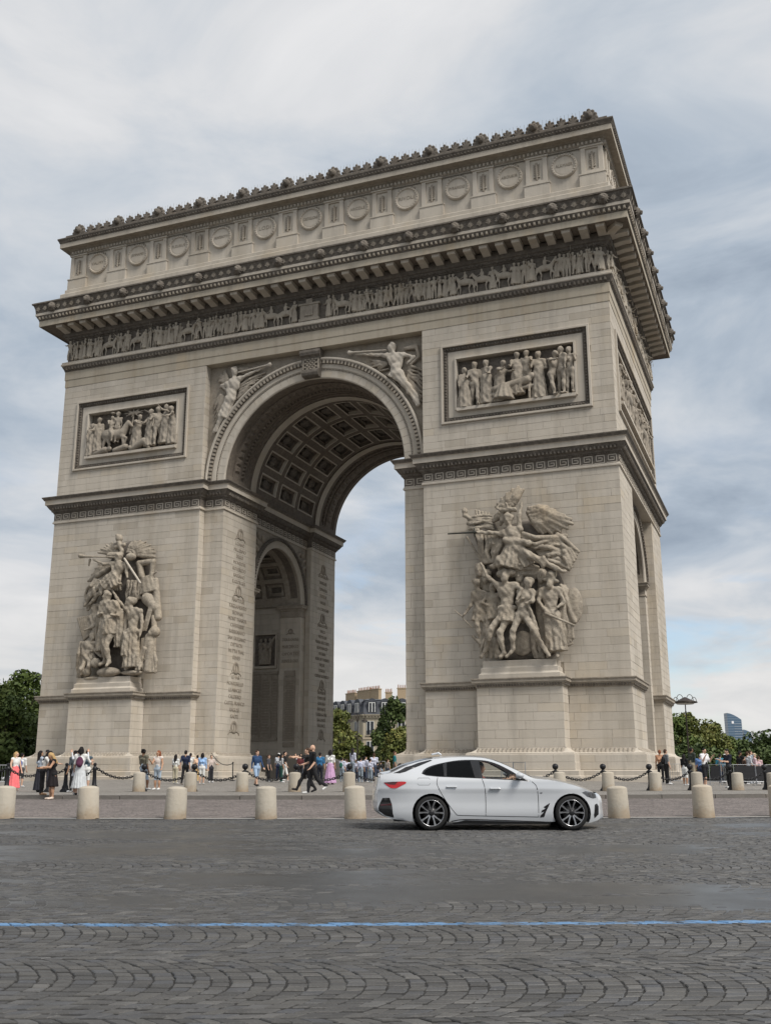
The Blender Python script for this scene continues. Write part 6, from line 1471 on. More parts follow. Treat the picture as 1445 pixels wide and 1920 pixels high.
# rope posts and barriers
GALV = plain('galvanised_steel', (.30, .31, .32), .45, .5, .1)
PANEL = plain('black_banner', (.02, .02, .022), .7, 0, .2)
def vpt(u, d):     # ground point seen in picture column u (0..1445) at horizontal distance d
    x = (u-722.5)/1926.1*math.cos(.252); a = .3689-math.atan(x); p = (31.303-math.sin(a)*d, -65.188+math.cos(a)*d); return V3(p[0], p[1], gxy(*p))
def barrier(p0, p1, label, panel=False, h=1.08):
    p0 = V3(*p0); p1 = V3(*p1); L = np.linalg.norm((p1-p0)[:2]); root = empty('crowd_barrier', tuple(p0), math.atan2(p1[1]-p0[1], p1[0]-p0[0])); tag(root, label, 'barrier', 'steel crowd barriers')
    q = MB(); q.tube([(0, 0, .0), (0, 0, h), (L, 0, h), (L, 0, .0)], .024, 6); q.tube([(0, 0, .2), (L, 0, .2)], .018, 6); q.build('frame', GALV, root)
    for x in (.15, L-.15): w_ = MB(); w_.box((x-.03, -.28, 0), (x+.03, .28, .03)); w_.build('foot', GALV, root)
    if panel: w_ = MB(); w_.box((.06, -.012, .22), (L-.06, .012, h-.06)); w_.build('banner', PANEL, root)
    else:
        for i in range(1, int(L/.13)): w_ = MB(); w_.tube([(i*.13, 0, .2), (i*.13, 0, h)], .008, 4); w_.build('bar', GALV, root)
    return root
for i, (u0, u1, d0, d1, pn, l) in enumerate(((1256, 1290, 60, 60, False, 'beside the arch corner at the right'), (1330, 1352, 60, 60, True, 'behind the man in the white shirt'), (1352, 1376, 60, 60.3, False, 'behind the man in the dark shirt'), (1376, 1417, 60.3, 60.6, True, 'in front of the waiting queue'), (1417, 1452, 60.6, 61, True, 'at the right picture edge'), (-6, 44, 62, 62, False, 'at the left picture edge behind the pink skirt'), (690, 722, 64, 64, False, 'beside the seated school group'), (940, 962, 58, 58, False, 'behind the bonnet of the car, nearer the car'), (963, 985, 58, 57.4, False, 'behind the bonnet of the car, standing askew'))):
    barrier(vpt(u0, d0), vpt(u1, d1), 'grey steel crowd barrier '+l, pn)
for (u, d, l) in ((436, 62, 'before the left jamb of the great opening'), (395, 66, 'against the plinth of the left pier')):
    p = vpt(u, d); q = MB(); q.lathe([(.16, 0), (.16, .03), (.03, .05), (.03, 1.0), (.05, 1.02), (.04, 1.07)], 8, tuple(p)); tag(q.build('rope_post', IRON, None), 'thin black rope post '+l, 'post', 'rope posts')
a_, b_ = vpt(436, 62)+V3(0, 0, 1.0), vpt(395, 66)+V3(0, 0, 1.6); q = MB(); q.tube([a_*(1-t)+b_*t-V3(0, 0, .7*t*(1-t)*2) for t in np.linspace(0, 1, 9)], .022, 5); tag(q.build('barrier_rope', IRON), 'thin rope drooping from the left pier plinth to its post', 'rope')

# ------------------------------------------------------------------ lamps
LAMP = plain('lamp_brown_iron', (.045, .035, .028), .5, .4)
SHADE = plain('lamp_glass', (.55, .52, .46), .4)
def lamp_post(u, d, h, label, double=True):
    p = vpt(u, d); root = empty('street_lamp', tuple(p), .3689); tag(root, label, 'street lamp', 'street lamps')
    q = MB(); q.lathe([(.28, 0), (.28, .5), (.16, .7), (.14, 1.4), (.10, 1.6), (.075, h-1.6), (.10, h-1.55), (.06, h-1.4), (.06, h-.3), (.02, h)], 10); q.build('pole', LAMP, root)
    if double:
        for s in (-1, 1):
            q = MB(); q.tube([(0, 0, h-1.7), (s*.25, 0, h-.7), (s*.55, 0, h-.15), (s*.85, 0, h-.10), (s*1.0, 0, h-.45), (s*1.0, 0, h-1.05)], .045, 6); q.tube([(s*.1, 0, h-.8), (s*.35, 0, h-.55), (s*.3, 0, h-.3), (s*.12, 0, h-.4)], .03, 5); arm = q.build('arm', LAMP, root, True)
            q = MB(); q.lathe([(.06, .22), (.18, .18), (.42, .02), (.46, -.10), (.40, -.12)], 14, (s*1.0, 0, h-1.25)); sh = q.build('lamp_shade', LAMP, root, True)
            q = MB(); q.lathe([(.38, 0), (.30, -.12), (.1, -.2), (.01, -.2)], 12, (s*1.0, 0, h-1.37)); w_ = q.build('lamp_glass', SHADE, root, True)
    else:
        q = MB(); q.lathe([(.02, h+.1), (.15, h+.05), (.9, h-.32), (1.30, h-.42), (1.34, h-.55), (1.1, h-.58)], 20); q.build('lamp_hood', LAMP, root, True)
        q = MB(); q.lathe([(1.05, h-.58), (.9, h-.70), (.2, h-.74), (.01, h-.74)], 16); q.build('lamp_glass', SHADE, root, True)
        for s in (-1, 1):
            for k_, (r_, dx) in enumerate(((.42, .55), (.30, 1.0))):
                q = MB(); q.tube([(s*dx+r_*math.cos(t)*.9, 0, h-.30-.1*k_+r_*1.6*math.sin(t)) for t in np.linspace(0, math.pi, 9)], .035, 5); q.build('scroll', LAMP, root, True)
lamp_post(669.5, 150, 10.2, 'slender double-armed street lamp standing beyond the great opening')
lamp_post(1294, 120, 9.0, 'ornate single-headed street lamp rising in front of the right-hand trees', False)

# ------------------------------------------------------------------ buildings beyond
CREAM = stone_mat('facade_stone', (.42, .37, .285), (.28, .24, .18), (.40, .31, .20), 0, .25)
SLATE = plain('slate_roof', (.055, .060, .072), .6, 0, .25, .4, .6)
ZINC = plain('zinc_roof', (.22, .24, .27), .45, .2, .15, .5, .6)
WGLASS = plain('window_glass', (.03, .035, .042), .12, 0, .2, .6)
WFRAME = plain('window_frame_paint', (.62, .62, .60), .6)
BRICK = plain('chimney_brick', (.34, .26, .17), .9, 0, .2)
POT = plain('chimney_pot', (.30, .16, .10), .9, 0, .3)
def house_window(root, x, z, w_, h_, y=-.02, rail=True, face=0.0, M=None):
    def mk(nm, mb, mat, par): 
        o = mb.build(nm, mat, par); return o
    q = MB(); q.box((x-w_/2, y-.03, z), (x+w_/2, y+.12, z+h_)); wn_ = mk('window', q, WGLASS, root)
    q = MB(); q.box((x-w_/2-.10, y-.10, z-.05), (x-w_/2, y+.02, z+h_+.08)); q.box((x+w_/2, y-.10, z-.05), (x+w_/2+.10, y+.02, z+h_+.08)); q.box((x-w_/2, y-.10, z+h_), (x+w_/2, y+.02, z+h_+.08)); q.box((x-.09, y-.09, z), (x+.09, y, z+h_)); mk('frame', q, WFRAME, wn_)
    q = MB(); q.box((x-w_/2-.3, y-.22, z-.22), (x+w_/2+.3, y+.02, z-.06)); mk('sill', q, CREAM, wn_)
    if rail: q = MB(); [q.box((x-w_/2+i*w_/8-.02, y-.2, z-.05), (x-w_/2+i*w_/8+.02, y-.16, z+.9)) for i in range(9)]; q.box((x-w_/2, y-.2, z+.86), (x+w_/2, y-.15, z+.94)); mk('railing', q, IRON, wn_)
def mansion(p, rz, L, dep, ze, zr, label, cols, dorm, floors, base=-3.0):
    """block with cream front (-y), mansard roof, dormers, chimneys"""
    root = empty('apartment_building', p, rz); tag(root, label, 'building')
    q = MB(); q.box((0, 0, base), (L, dep, ze)); q.build('wall', CREAM, root)
    q = MB(); q.sweep([(0, 0), (L, 0), (L, dep), (0, dep)], [(0, ze-.9), (.15, ze-.85), (.2, ze-.35), (.55, ze-.2), (.6, ze+.05), (-.2, ze+.1)], True); q.build('cornice', CREAM, root)
    q = MB(); [q.box((i*.7+.1, -.42, ze-.62), (i*.7+.38, 0, ze-.25)) for i in range(int(L/.7))]; q.build('cornice_brackets', CREAM, root)['kind'] = 'stuff'
    q = MB(); s_ = .9; q.add([(0, 0, ze+.1), (L, 0, ze+.1), (L, dep, ze+.1), (0, dep, ze+.1), (.3, s_, zr-.6), (L-.3, s_, zr-.6), (L-.3, dep-s_, zr-.6), (.3, dep-s_, zr-.6)], [(0, 1, 5, 4), (1, 2, 6, 5), (2, 3, 7, 6), (3, 0, 4, 7)]); rf = q.build('roof', SLATE, root)
    q = MB(); q.add([(.1, s_-.2, zr-.6), (L-.1, s_-.2, zr-.6), (L-.1, dep-s_, zr-.6), (.1, dep-s_, zr-.6), (1, dep/2, zr), (L-1, dep/2, zr)], [(0, 1, 5, 4), (2, 3, 4, 5), (1, 2, 5), (3, 0, 4)]); q.build('roof_top', ZINC, rf)
    for x in dorm:
        q = MB(); q.box((x-1.0, .05, ze+.5), (x+1.0, 1.5, ze+2.9)); q.lathe([(.01, -.1), (1.15, -.1), (1.15, 1.4), (.01, 1.4)], 20, (x, .15, ze+2.5), axis='y'); d_ = q.build('dormer', SLATE, root)
        q = MB(); q.box((x-.6, -.0, ze+.7), (x+.6, .1, ze+2.6)); q.build('window', WGLASS, d_)
        q = MB(); q.box((x-.72, -.06, ze+.6), (x-.58, .08, ze+2.75)); q.box((x+.58, -.06, ze+.6), (x+.72, .08, ze+2.75)); q.box((x-.58, -.06, ze+2.6), (x+.58, .08, ze+2.75)); q.box((x-.1, -.06, ze+.6), (x+.1, .08, ze+2.6)); q.build('frame', WFRAME, d_)
    for f_ in floors:
        for x in cols: house_window(root, x, f_[0], 1.5, f_[1])
        q = MB(); q.box((-.05, -.16, f_[0]-1.0), (L+.05, 0, f_[0]-.75)); q.build('string_course', CREAM, root)
    return root
def chimney(root, x, y, z0, z1, w_, dpt, pots=5):
    q = MB(); q.box((x-w_/2, y-dpt/2, z0), (x+w_/2, y+dpt/2, z1)); q.box((x-w_/2-.1, y-dpt/2-.1, z1-.15), (x+w_/2+.1, y+dpt/2+.1, z1+.05)); c = q.build('chimney', BRICK, root)
    for i in range(pots): q = MB(); q.lathe([(.13, 0), (.13, .1), (.10, .7+rng.uniform(-.2, .2)), (.12, .75)], 8, (x-w_/2+(i+.5)*w_/pots, y, z1)); q.build('chimney_pot', POT, c)
bp = vpt(680, 235); bm_ = mansion((bp[0], bp[1], 0), .3689, 26, 14, 15.0, 19.0, 'cream stone corner building with slate mansard roof seen through the great opening', (1.6, 5.0, 8.6, 12.2, 16, 20), (2.0, 4.9, 8.8, 12.6, 16.5), ((10.6, 2.9), (6.2, 2.9), (2.0, 2.9)), -4)
bw_ = vpt(680, 235); bl_ = mansion((bw_[0]-math.cos(.3689+.75)*17, bw_[1]-math.sin(.3689+.75)*17, 0) if False else (bw_[0]+math.cos(2.55)*17, bw_[1]+math.sin(2.55)*17, 0), 2.55-math.pi, 17, 12, 15.0, 18.6, 'receding cream wing with a row of dormers left of the corner building', (2, 5, 8, 11, 14.5), (2.2, 5.2, 8.2, 11.2, 14.4), ((10.6, 2.9), (6.2, 2.9)), -4)
chimney(bm_, 5.8, 8, 17, 20.6, 1.6, 1.0, 4); chimney(bm_, 8.8, 8.5, 17, 21.6, 2.0, 1.0, 4); chimney(bm_, 2.6, 8, 17, 20.8, 2.4, .9, 6); chimney(bm_, 11.0, 9, 17, 20, 2.2, 1, 4)
chimney(bl_, 10.5, 6, 15, 21.2, 9.0, .8, 14); chimney(bl_, 3, 6, 16, 20.9, 4.0, .8, 7)
b3 = vpt(745, 262); mansion((b3[0], b3[1], 0), .3689, 16, 10, 16, 19.6, 'flat dark-roofed block behind the corner building at the right edge of the opening', (2, 5, 8), (2, 5), ((12, 2.6),), -4)
b4 = vpt(44, 175); mansion((b4[0], b4[1], 0), .3689+.35, 14, 10, 14.0, 17.6, 'grey-roofed building peeping over the trees at the left', (2, 5, 8, 11), (2, 5, 8), ((10, 2.6),), -4)
# towers on the skyline
def tower_mat():
    m = NT('tower_glass'); s_ = m.n('ShaderNodeSeparateXYZ'); m.l(m.obj(), s_.inputs[0])
    st = m.math('LESS_THAN', m.math('FRACT', m.math('MULTIPLY', s_.outputs[2], 1/9.0)), .25)
    c = m.mix(st, (.075, .125, .19), (.16, .22, .28)); return m.fin(c, .25, .0, .6)
TG = tower_mat()
def tower(u0, u1, d, z1, z2, label, sign=False):
    a_, b_ = vpt(u0, d), vpt(u1, d); L = np.linalg.norm((b_-a_)[:2]); root = empty('tower', (a_[0], a_[1], -14), .3689); tag(root, label, 'tower', 'far skyline towers')
    n = 12; top = [(L*i/n, z1+14-(z1-z2)*((i/n)**1.6)) for i in range(n+1)]
    q = MB(); q.poly_prism([(0, 0), (L, 0)]+top[::-1], 0, L*.7); q.build('tower_body', TG, root)
    for i in range(1, int((z2+10)/9)):
        q = MB(); q.box((L*.45, -.6, i*9), (L*1.01, .2, i*9+2.2)); q.build('floor_band', plain('tower_band', (.30, .35, .40), .4), root)
    if sign: q = MB(); q.box((L*.28, -1, z1-24), (L*.28+8, .2, z1-15)); q.build('sign', plain('tower_sign', (.8, .8, .82), .5), root)
tower(1372, 1400, 4000, 224, 200, 'tall blue glass tower with sloping curved top on the far skyline', True)
tower(1401, 1416, 4200, 172, 160, 'lower blue glass tower beside the tall one on the skyline')

# ------------------------------------------------------------------ trees
def leaf_mat(name, c0, c1, c2):
    m = NT(name); at = m.n('ShaderNodeAttribute'); at.attribute_name = 'tint'
    c = m.ramp(at.outputs['Fac'], [(0, c0), (.55, c1), (1, c2)]); m.b.inputs['Subsurface Weight'].default_value = 0
    return m.fin(c, .6, 0, .25)
LEAF = [leaf_mat('leaves_green', (.042, .066, .018), (.092, .130, .034), (.155, .185, .052)), leaf_mat('leaves_dark', (.028, .046, .015), (.060, .088, .025), (.105, .132, .040)), leaf_mat('leaves_yellowing', (.065, .080, .021), (.125, .142, .036), (.22, .195, .056))]
BARK = plain('bark', (.06, .048, .036), .95, 0, .3)
def tree(p, H, rad, seed, kind, label, nleaf=5200, ls=.34, group='trees round the square', low=.18):
    r_ = np.random.RandomState(seed); root = empty('tree', tuple(p), 0); tag(root, label, 'tree', group)
    q = MB(); th = H*.30; q.tube([(0, 0, -.3), (.05, .02, th*.5), (0, .05, th), (.1, 0, H*.55)], [.26, .20, .17, .08], 8)
    for i in range(7):
        a = i*2.4; q.tube([(0, 0, th*(.8+.12*i/2)), (math.cos(a)*rad*.4, math.sin(a)*rad*.4, H*(.45+.03*i)), (math.cos(a)*rad*.75, math.sin(a)*rad*.75, H*(.55+.04*i))], [.10, .06, .02], 5)
    q.build('trunk', BARK, root, True)
    nb = 46; C_ = []
    for i in range(nb):
        t = r_.uniform(low, 1); a = r_.uniform(0, 6.28); prof = math.sin(math.pi*min(max((t-low*.6)/(1.02-low*.6), 0), 1))**.65; rr_ = rad*prof*math.sqrt(r_.uniform(.15, 1))*.85
        C_.append((math.cos(a)*rr_, math.sin(a)*rr_, t*H*.93, rad*r_.uniform(.20, .36)))
    C_ = np.array(C_); k_ = r_.randint(0, nb, nleaf); d = r_.normal(size=(nleaf, 3)); d /= np.linalg.norm(d, axis=1)[:, None]
    c = C_[k_, :3]+d*(C_[k_, 3]*r_.uniform(.55, 1.08, nleaf)**.6)[:, None]
    n = d*.6+r_.normal(size=(nleaf, 3))*.7+np.array([0, 0, .3]); n /= np.linalg.norm(n, axis=1)[:, None]
    u = np.cross(n, r_.normal(size=(nleaf, 3))); u /= np.linalg.norm(u, axis=1)[:, None]; v = np.cross(n, u)
    s = (ls*r_.uniform(.6, 1.3, nleaf))[:, None]
    V = np.stack([c-u*s*.8, c-v*s*.5+u*s*.1, c+u*s*.8, c+v*s*.5-u*s*.1], 1).reshape(-1, 3)
    me = bpy.data.meshes.new('crown'); fill(me, V, (np.arange(nleaf)[:, None]*4+np.arange(4)).tolist(), None, LEAF[kind], False)
    tint = np.clip(np.repeat(r_.uniform(0, .8, nb)[k_]*.6+r_.uniform(0, .5, nleaf), 4), 0, 1)
    at = me.attributes.new('tint', 'FLOAT', 'POINT'); at.data.foreach_set('value', tint.astype(np.float32)); link('crown', me, root)
def tr(u, d, topv, rad, seed, kind, label, **k):
    p = vpt(u, d); H = 1.59+(1456-topv)/1926*d*1.02-p[2]; tree(p, H, rad, seed, kind, label, **k)
tr(-6, 118, 1305, 4.2, 1, 0, 'tall leafy green tree cut by the left picture edge', nleaf=7000)
tr(34, 128, 1278, 4.6, 2, 0, 'broad green tree at the left, nearest the arch', nleaf=8000)
tr(72, 140, 1310, 4.2, 3, 1, 'darker tree half hidden behind the left pier', nleaf=6000)
tr(12, 122, 1355, 3.6, 31, 1, 'low dark tree in front at the left picture edge', nleaf=5000)
tr(634, 170, 1338, 3.8, 4, 2, 'yellowing tree against the far jamb of the opening', nleaf=6000, low=.12)
tr(662, 178, 1392, 2.8, 5, 0, 'small bushy tree below the lamp in the opening', nleaf=3500, low=.1)
tr(684, 182, 1402, 2.4, 51, 2, 'low yellow-green bush-like tree mid opening', nleaf=3000, low=.08)
tr(742, 178, 1312, 4.0, 6, 1, 'tall dark tree at the right side of the opening', nleaf=6500, low=.15)
tr(752, 160, 1372, 3.4, 7, 2, 'yellow-green tree low before the dark one in the opening', nleaf=6000, low=.08)
tr(718, 200, 1345, 2.2, 8, 0, 'slim tree left of the dark one in the opening', nleaf=2600, low=.3)
tr(1272, 165, 1352, 3.6, 9, 0, 'green tree right beside the far corner of the arch', nleaf=6000)
tr(1304, 175, 1350, 4.4, 10, 2, 'tallest tree at the right, behind the ornate lamp', nleaf=7500)
tr(1338, 185, 1366, 4.2, 11, 2, 'olive tree right of the ornate lamp', nleaf=6500)
tr(1368, 195, 1390, 3.8, 12, 0, 'lower green tree under the tall glass tower', nleaf=5500, low=.1)
tr(1396, 200, 1398, 3.4, 13, 0, 'low tree right under the lower glass tower', nleaf=5000, low=.1)
tr(1424, 190, 1382, 4.0, 14, 1, 'dark tree second from the right picture edge', nleaf=6000, low=.1)
tr(1452, 185, 1384, 4.2, 15, 1, 'dark tree cut by the right picture edge', nleaf=6000, low=.1)
tr(1322, 150, 1408, 3.2, 16, 1, 'dark shrub-like tree low behind the man in white', nleaf=4500, low=.06)
tr(1280, 155, 1405, 3.0, 17, 1, 'dark low tree behind the barrier by the arch corner', nleaf=4500, low=.06)
tr(1360, 158, 1415, 3.2, 18, 0, 'low round tree behind the man in the dark shirt', nleaf=4500, low=.06)
tr(1410, 160, 1416, 3.4, 19, 1, 'low round tree behind the waiting queue', nleaf=4500, low=.06)
tr(1444, 158, 1412, 3.2, 20, 1, 'low dark tree behind the queue at the right edge', nleaf=4500, low=.06)
# ------------------------------------------------------------------ people
SKINS = {'light': (.52, .33, .235), 'tan': (.40, .235, .150), 'brown': (.19, .105, .065), 'pale': (.60, .42, .33)}
HAIRS = {'black': (.012, .010, .010), 'brown': (.055, .030, .018), 'blonde': (.42, .28, .13), 'red': (.20, .065, .028), 'grey': (.35, .34, .33)}
def cmat(kind, c): return plain(kind+'_%02x%02x%02x' % tuple(int(min(x, 1)*255) for x in c), c, .8 if kind != 'skin' else .5, 0, .14, .25, 9.0)
_hp = [('cap', (0, 0, 0), (0, -.005, -.055), .020, .026, 0), ('ell', (0, -.008, -.060), (.034, .017, .040), None, 0)]
for i, (x, L, k_) in enumerate(((-.027, .058, .20), (-.009, .068, .15), (.010, .064, .17), (.028, .050, .25))):
    b0 = V3(x, -.010, -.092); b1 = b0+V3(x*.12, -.010, -L*.5); b2 = b1+V3(0, -.020-.02*k_, -L*.42)
    _hp += [('cap', b0, b1, .0085, .0080, 0), ('cap', b1, b2, .0080, .0065, 0)]
_hp += [('cap', (-.028, -.01, -.045), (-.052, -.020, -.072), .0105, .0090, 0), ('cap', (-.052, -.020, -.072), (-.056, -.028, -.098), .0090, .0075, 0)]
HANDV, HANDF, _ = field(_hp, .0062, .006)
def hand_at(wrist, elbow, H, side):
    d = wrist-elbow; d /= np.linalg.norm(d); z = -d; y = V3(0, 1, 0.001); x = np.cross(y, z); x /= np.linalg.norm(x); y = np.cross(z, x)
    M = np.stack([x*side, y, z], 1); return (HANDV*H/1.75) @ M.T+wrist-d*.012
# heads: a finer mesh with eyes, lips and ears
def head_mesh():
    h = 1.75; P = [('ell', (0, 0, 0), (.073, .092, .110), None, 0), ('ell', (0, -.030, -.062), (.052, .058, .058), None, 0), ('cap', (0, -.090, .004), (0, -.106, -.026), .010, .015, 0), ('cap', (-.034, -.080, .020), (.034, -.080, .020), .012, .012, 0),
        ('ell', (-.076, .005, -.005), (.012, .022, .032), None, 0), ('ell', (.076, .005, -.005), (.012, .022, .032), None, 0), ('cap', (0, .01, -.06), (0, .02, -.17), .054, .052, 0), ('ell', (-.032, -.083, .000), (.013, .011, .008), None, 1), ('ell', (.032, -.083, .000), (.013, .011, .008), None, 1), ('cap', (-.022, -.088, -.058), (.022, -.088, -.058), .008, .008, 2), ('ell', (0, -.074, -.088), (.024, .020, .020), None, 0)]
    return field(P, .0115, .018)
HV, HF, HM = head_mesh()
HUSED = set()
def person(label, loc, face, H=1.7, skin='light', hair='black', style='short', top=(.5, .5, .5), bottom=(.05, .05, .06), shoes=(.6, .6, .6), sleeve='short', leg='long', female=False, kw=None, skirt=None, extras=(), bulk=1.0, cap=None, group=None, bag=None):
    kw = dict(kw or {}); hy = kw.pop('head_yaw', 0.0)
    J = pose(H, female=female, **kw); mats = [cmat('skin', SKINS[skin]), cmat('cloth', top), cmat('cloth', bottom), cmat('shoe', shoes), plain('eye_dark', (.02, .015, .012), .3), cmat('skin', tuple(x*y for x, y in zip(SKINS[skin], (.85, .55, .5))))]
    P = body(J, H, (0, 1, 2, 3), sleeve, leg, bulk*1.03, female, head=False)
    V, F, fm = field(P, .021, .030); mb = MB(); mb.add(V, F, fm)
    for s, sd in (('L', -1), ('R', 1)): mb.add(hand_at(J['ha'+s], J['el'+s], H, sd), HANDF if sd > 0 else HANDF[:, ::-1], 0)
    Mh = Matrix.Translation(tuple(J['head'])) @ Matrix.Rotation(hy, 4, 'Z') @ Matrix.Rotation(kw.get('head_pitch', 0)+kw.get('lean', 0)*.6, 4, 'X') @ Matrix.Scale(H/1.75, 4)
    mb.add(xf(HV, Mh), HF, np.array([0, 4, 5])[HM])
    x, y = loc[0], loc[1]; z = gxy(x, y) if len(loc) < 3 else loc[2]
    vx, vy = 31.303-x, -65.188-y; rz = math.atan2(vx, -vy)+face
    o = mb.build('person', mats, None, True, (x, y, z), rz); tag(o, label, 'person', group)
    hm = cmat('hair', HAIRS[hair]); hp = []
    e = lambda c, r: hp.append(('ell', V3(*c), r, None, 0)); cp = lambda a, b, ra, rb: hp.append(('cap', V3(*a), V3(*b), ra, rb, 0))
    if style != 'bald':
        e((0, .018, .030), (.083, .096, .098))
        if style == 'short': e((0, .045, -.02), (.074, .066, .07))
        if style in ('long', 'bob'):
            L = -.34 if style == 'long' else -.12
            cp((-.06, .035, 0), (-.075, .045, L*.8), .045, .038); cp((.06, .035, 0), (.075, .045, L*.8), .045, .038); cp((0, .07, 0), (0, .085, L), .075, .06)
        if style == 'bun': e((0, .08, .07), (.05, .05, .05)); e((0, .04, -.02), (.074, .07, .07))
        if style == 'curly':
            for i in range(14): a = i*2.4; e((.07*math.cos(a), .02+.06*math.sin(a), .03+.05*math.sin(i*1.3)), (.045, .045, .045))
        if style == 'pony': e((0, .04, -.02), (.074, .07, .07)); cp((0, .09, .03), (0, .13, -.18), .035, .02)
        V, F, fm = field(hp, .0135, .02)
        # keep the face clear
        keepm = ~((V[:, 1] < -.052) & (V[:, 2] < .052)); F = F[keepm[F].all(1)]
        q = MB(); q.add(xf(V, Mh), F); q.build('hair', hm, o, True)
    else:
        hp = [('ell', V3(0, -.045, -.072), (.058, .052, .052), None, 0)]; V, F, fm = field(hp, .0135, .02); q = MB(); q.add(xf(V, Mh), F); q.build('beard', cmat('hair', HAIRS['brown']), o, True)
    if cap:
        q = MB(); q.lathe([(.090, .045), (.092, .07), (.08, .11), (.05, .135), (.01, .142)], 14); q.box((-.06, -.17, .045), (.06, -.06, .06)); q.v = [xf(a, Mh) for a in q.v]; q.build('cap', cmat('cloth', cap), o, True)
    if skirt:
        (c, zl, r0, r1, nf) = skirt; up = J['pelvis']; Pk = [('cone', up+V3(0, 0, .09*H), V3(up[0]*.5+(J['anL'][0]+J['anR'][0])*.25, (J['anL'][1]+J['anR'][1])*.3+up[1]*.4, zl*H), r0*H, r1*H, nf, .012*H, 0, .82, 0)]
        V, F, fm = field(Pk, .022, .01); q = MB(); q.add(V, F); q.build('skirt', cmat('cloth', c), o, True)
    if bag:
        kind, c = bag
        if kind == 'backpack':
            b0 = J['chest']+V3(0, .125*H*.75, -.045*H); Pk = [('ell', b0, (.078*H, .045*H, .115*H), None, 0), ('ell', b0+V3(0, .03*H, -.045*H), (.058*H, .03*H, .05*H), None, 0)]
        else:
            b0 = J['pelvis']+V3(.10*H, -.02*H, .02*H); Pk = [('ell', b0, (.035*H, .06*H, .06*H), None, 0)]
            st = MB(); st.tube([b0+V3(0, 0, .05*H), J['chest']+V3(0, -.075*H, .02*H), J['shL']+V3(.03*H, 0, .05*H), J['chest']+V3(0, .075*H, .02*H), b0+V3(0, .02*H, .05*H)], .012, 5); st.build('bag_strap', cmat('cloth', (.03, .03, .03)), o, True)
        V, F, fm = field(Pk, .02, .03); q = MB(); q.add(V, F); q.build('backpack' if kind == 'backpack' else 'bag', cmat('cloth', c), o, True)
    return o
WH = (.62, .62, .60); BK = (.012, .012, .013); NV = (.018, .025, .055); DN = (.10, .16, .26); PI = math.pi
LG = 'visitors gathered at the left'; MG = 'visitors before the arch'; RG = 'visitors at the right'
W1 = dict(legL=(.30, .05), legR=(-.28, .25), armL=(-.25, .1, .25), armR=(.3, .1, .3))
W2 = dict(legL=(-.22, .25), legR=(.28, .08), armL=(.25, .1, .3), armR=(-.2, .1, .2))
CH = dict(armL=(.5, .15, 1.5), armR=(.5, .15, 1.4), head_pitch=.25)
person('woman in white tank top and long coral pink skirt with black belt bag, blonde', (.0, -28.4), .5, 1.60, 'light', 'blonde', 'long', WH, (.72, .17, .17), (.4, .3, .25), 'none', 'bare', True, dict(armL=(.2, .35, .8), armR=(.1, .15, .3), head_yaw=.7), ((.78, .17, .18), .06, .085, .16, 8), group=LG)
person('person in white shirt with blue backpack behind the pink skirt', (-4.4, -22.8), 2.6, 1.62, 'light', 'black', 'short', WH, (.06, .06, .065), leg='shorts', bag=('backpack', (.05, .11, .30)), group=LG)
person('woman with long black hair, grey blouse and long black skirt', (3.9, -31.6), 1.9, 1.56, 'tan', 'black', 'long', (.34, .38, .44), (.02, .02, .026), (.02, .02, .02), 'long', 'long', True, dict(armL=(.4, .1, 1.2)), ((.022, .022, .03), .05, .08, .15, 9), group=LG)
person('man in a black cap standing behind the women at the left', (-1.6, -24.4), .3, 1.72, 'light', 'black', 'short', (.03, .03, .035), (.03, .03, .04), cap=(.015, .015, .018), group=LG)
person('woman in white shirt and black trousers bending over a phone', (7.7, -36.1), 1.4, 1.47, 'light', 'black', 'long', WH, BK, (.4, .25, .15), 'long', 'long', True, dict(lean=.28, armL=(.7, .1, 1.0), armR=(.7, .1, 1.0), head_pitch=.3), group=LG)
person('blonde woman in a short black dress leaning over a phone', (8.3, -36.3), -1.2, 1.52, 'tan', 'blonde', 'long', BK, BK, (.6, .5, .42), 'none', 'bare', True, dict(lean=.12, armL=(.5, .1, 1.0), armR=(.6, .1, 1.0), head_pitch=.45), ((.014, .011, .012), .27, .085, .15, 7), group=LG)
person('woman shading her face with a raised grey shawl', (8.75, -35.6), .3, 1.46, 'light', 'black', 'long', (.55, .57, .60), (.40, .42, .46), (.6, .6, .6), 'long', 'shorts', True, dict(armL=(1.5, .45, 2.1), armR=(1.6, .4, 2.0)), ((.50, .52, .56), .42, .09, .14, 9), group=LG)
person('woman in pale pleated skirt carrying a purple patterned backpack', (8.95, -35.75), 2.9, 1.56, 'light', 'black', 'bob', WH, (.5, .5, .5), (.03, .03, .03), 'short', 'bare', True, dict(armL=(.5, .5, 1.3)), ((.50, .52, .53), .14, .09, .17, 16), bag=('backpack', (.09, .03, .06)), group=LG)
person('person in dark clothes half hidden behind the purple backpack', (5.2, -31.2), -2.4, 1.56, 'tan', 'black', 'bun', (.05, .06, .07), BK, group=LG)
person('woman in blue-grey sleeveless top and white shorts seen from behind', (3.1, -27.6), 2.7, 1.64, 'light', 'brown', 'bun', (.055, .085, .11), WH, WH, 'none', 'shorts', True, dict(armL=(.3, .1, 1.2), armR=(.3, .1, 1.0)), group=LG)
person('man in an olive shirt and pale blue shorts perched on a bollard', (5.15, -26.4), 2.4, 1.72, 'brown', 'black', 'curly', (.125, .115, .085), (.30, .37, .45), WH, 'short', 'shorts', False, dict(lean=-.08, legL=(.35, .3), legR=(.3, .2), armL=(-.1, .1, .4), armR=(.3, .15, .5)), bag=('bag', (.02, .02, .02)), group=MG)
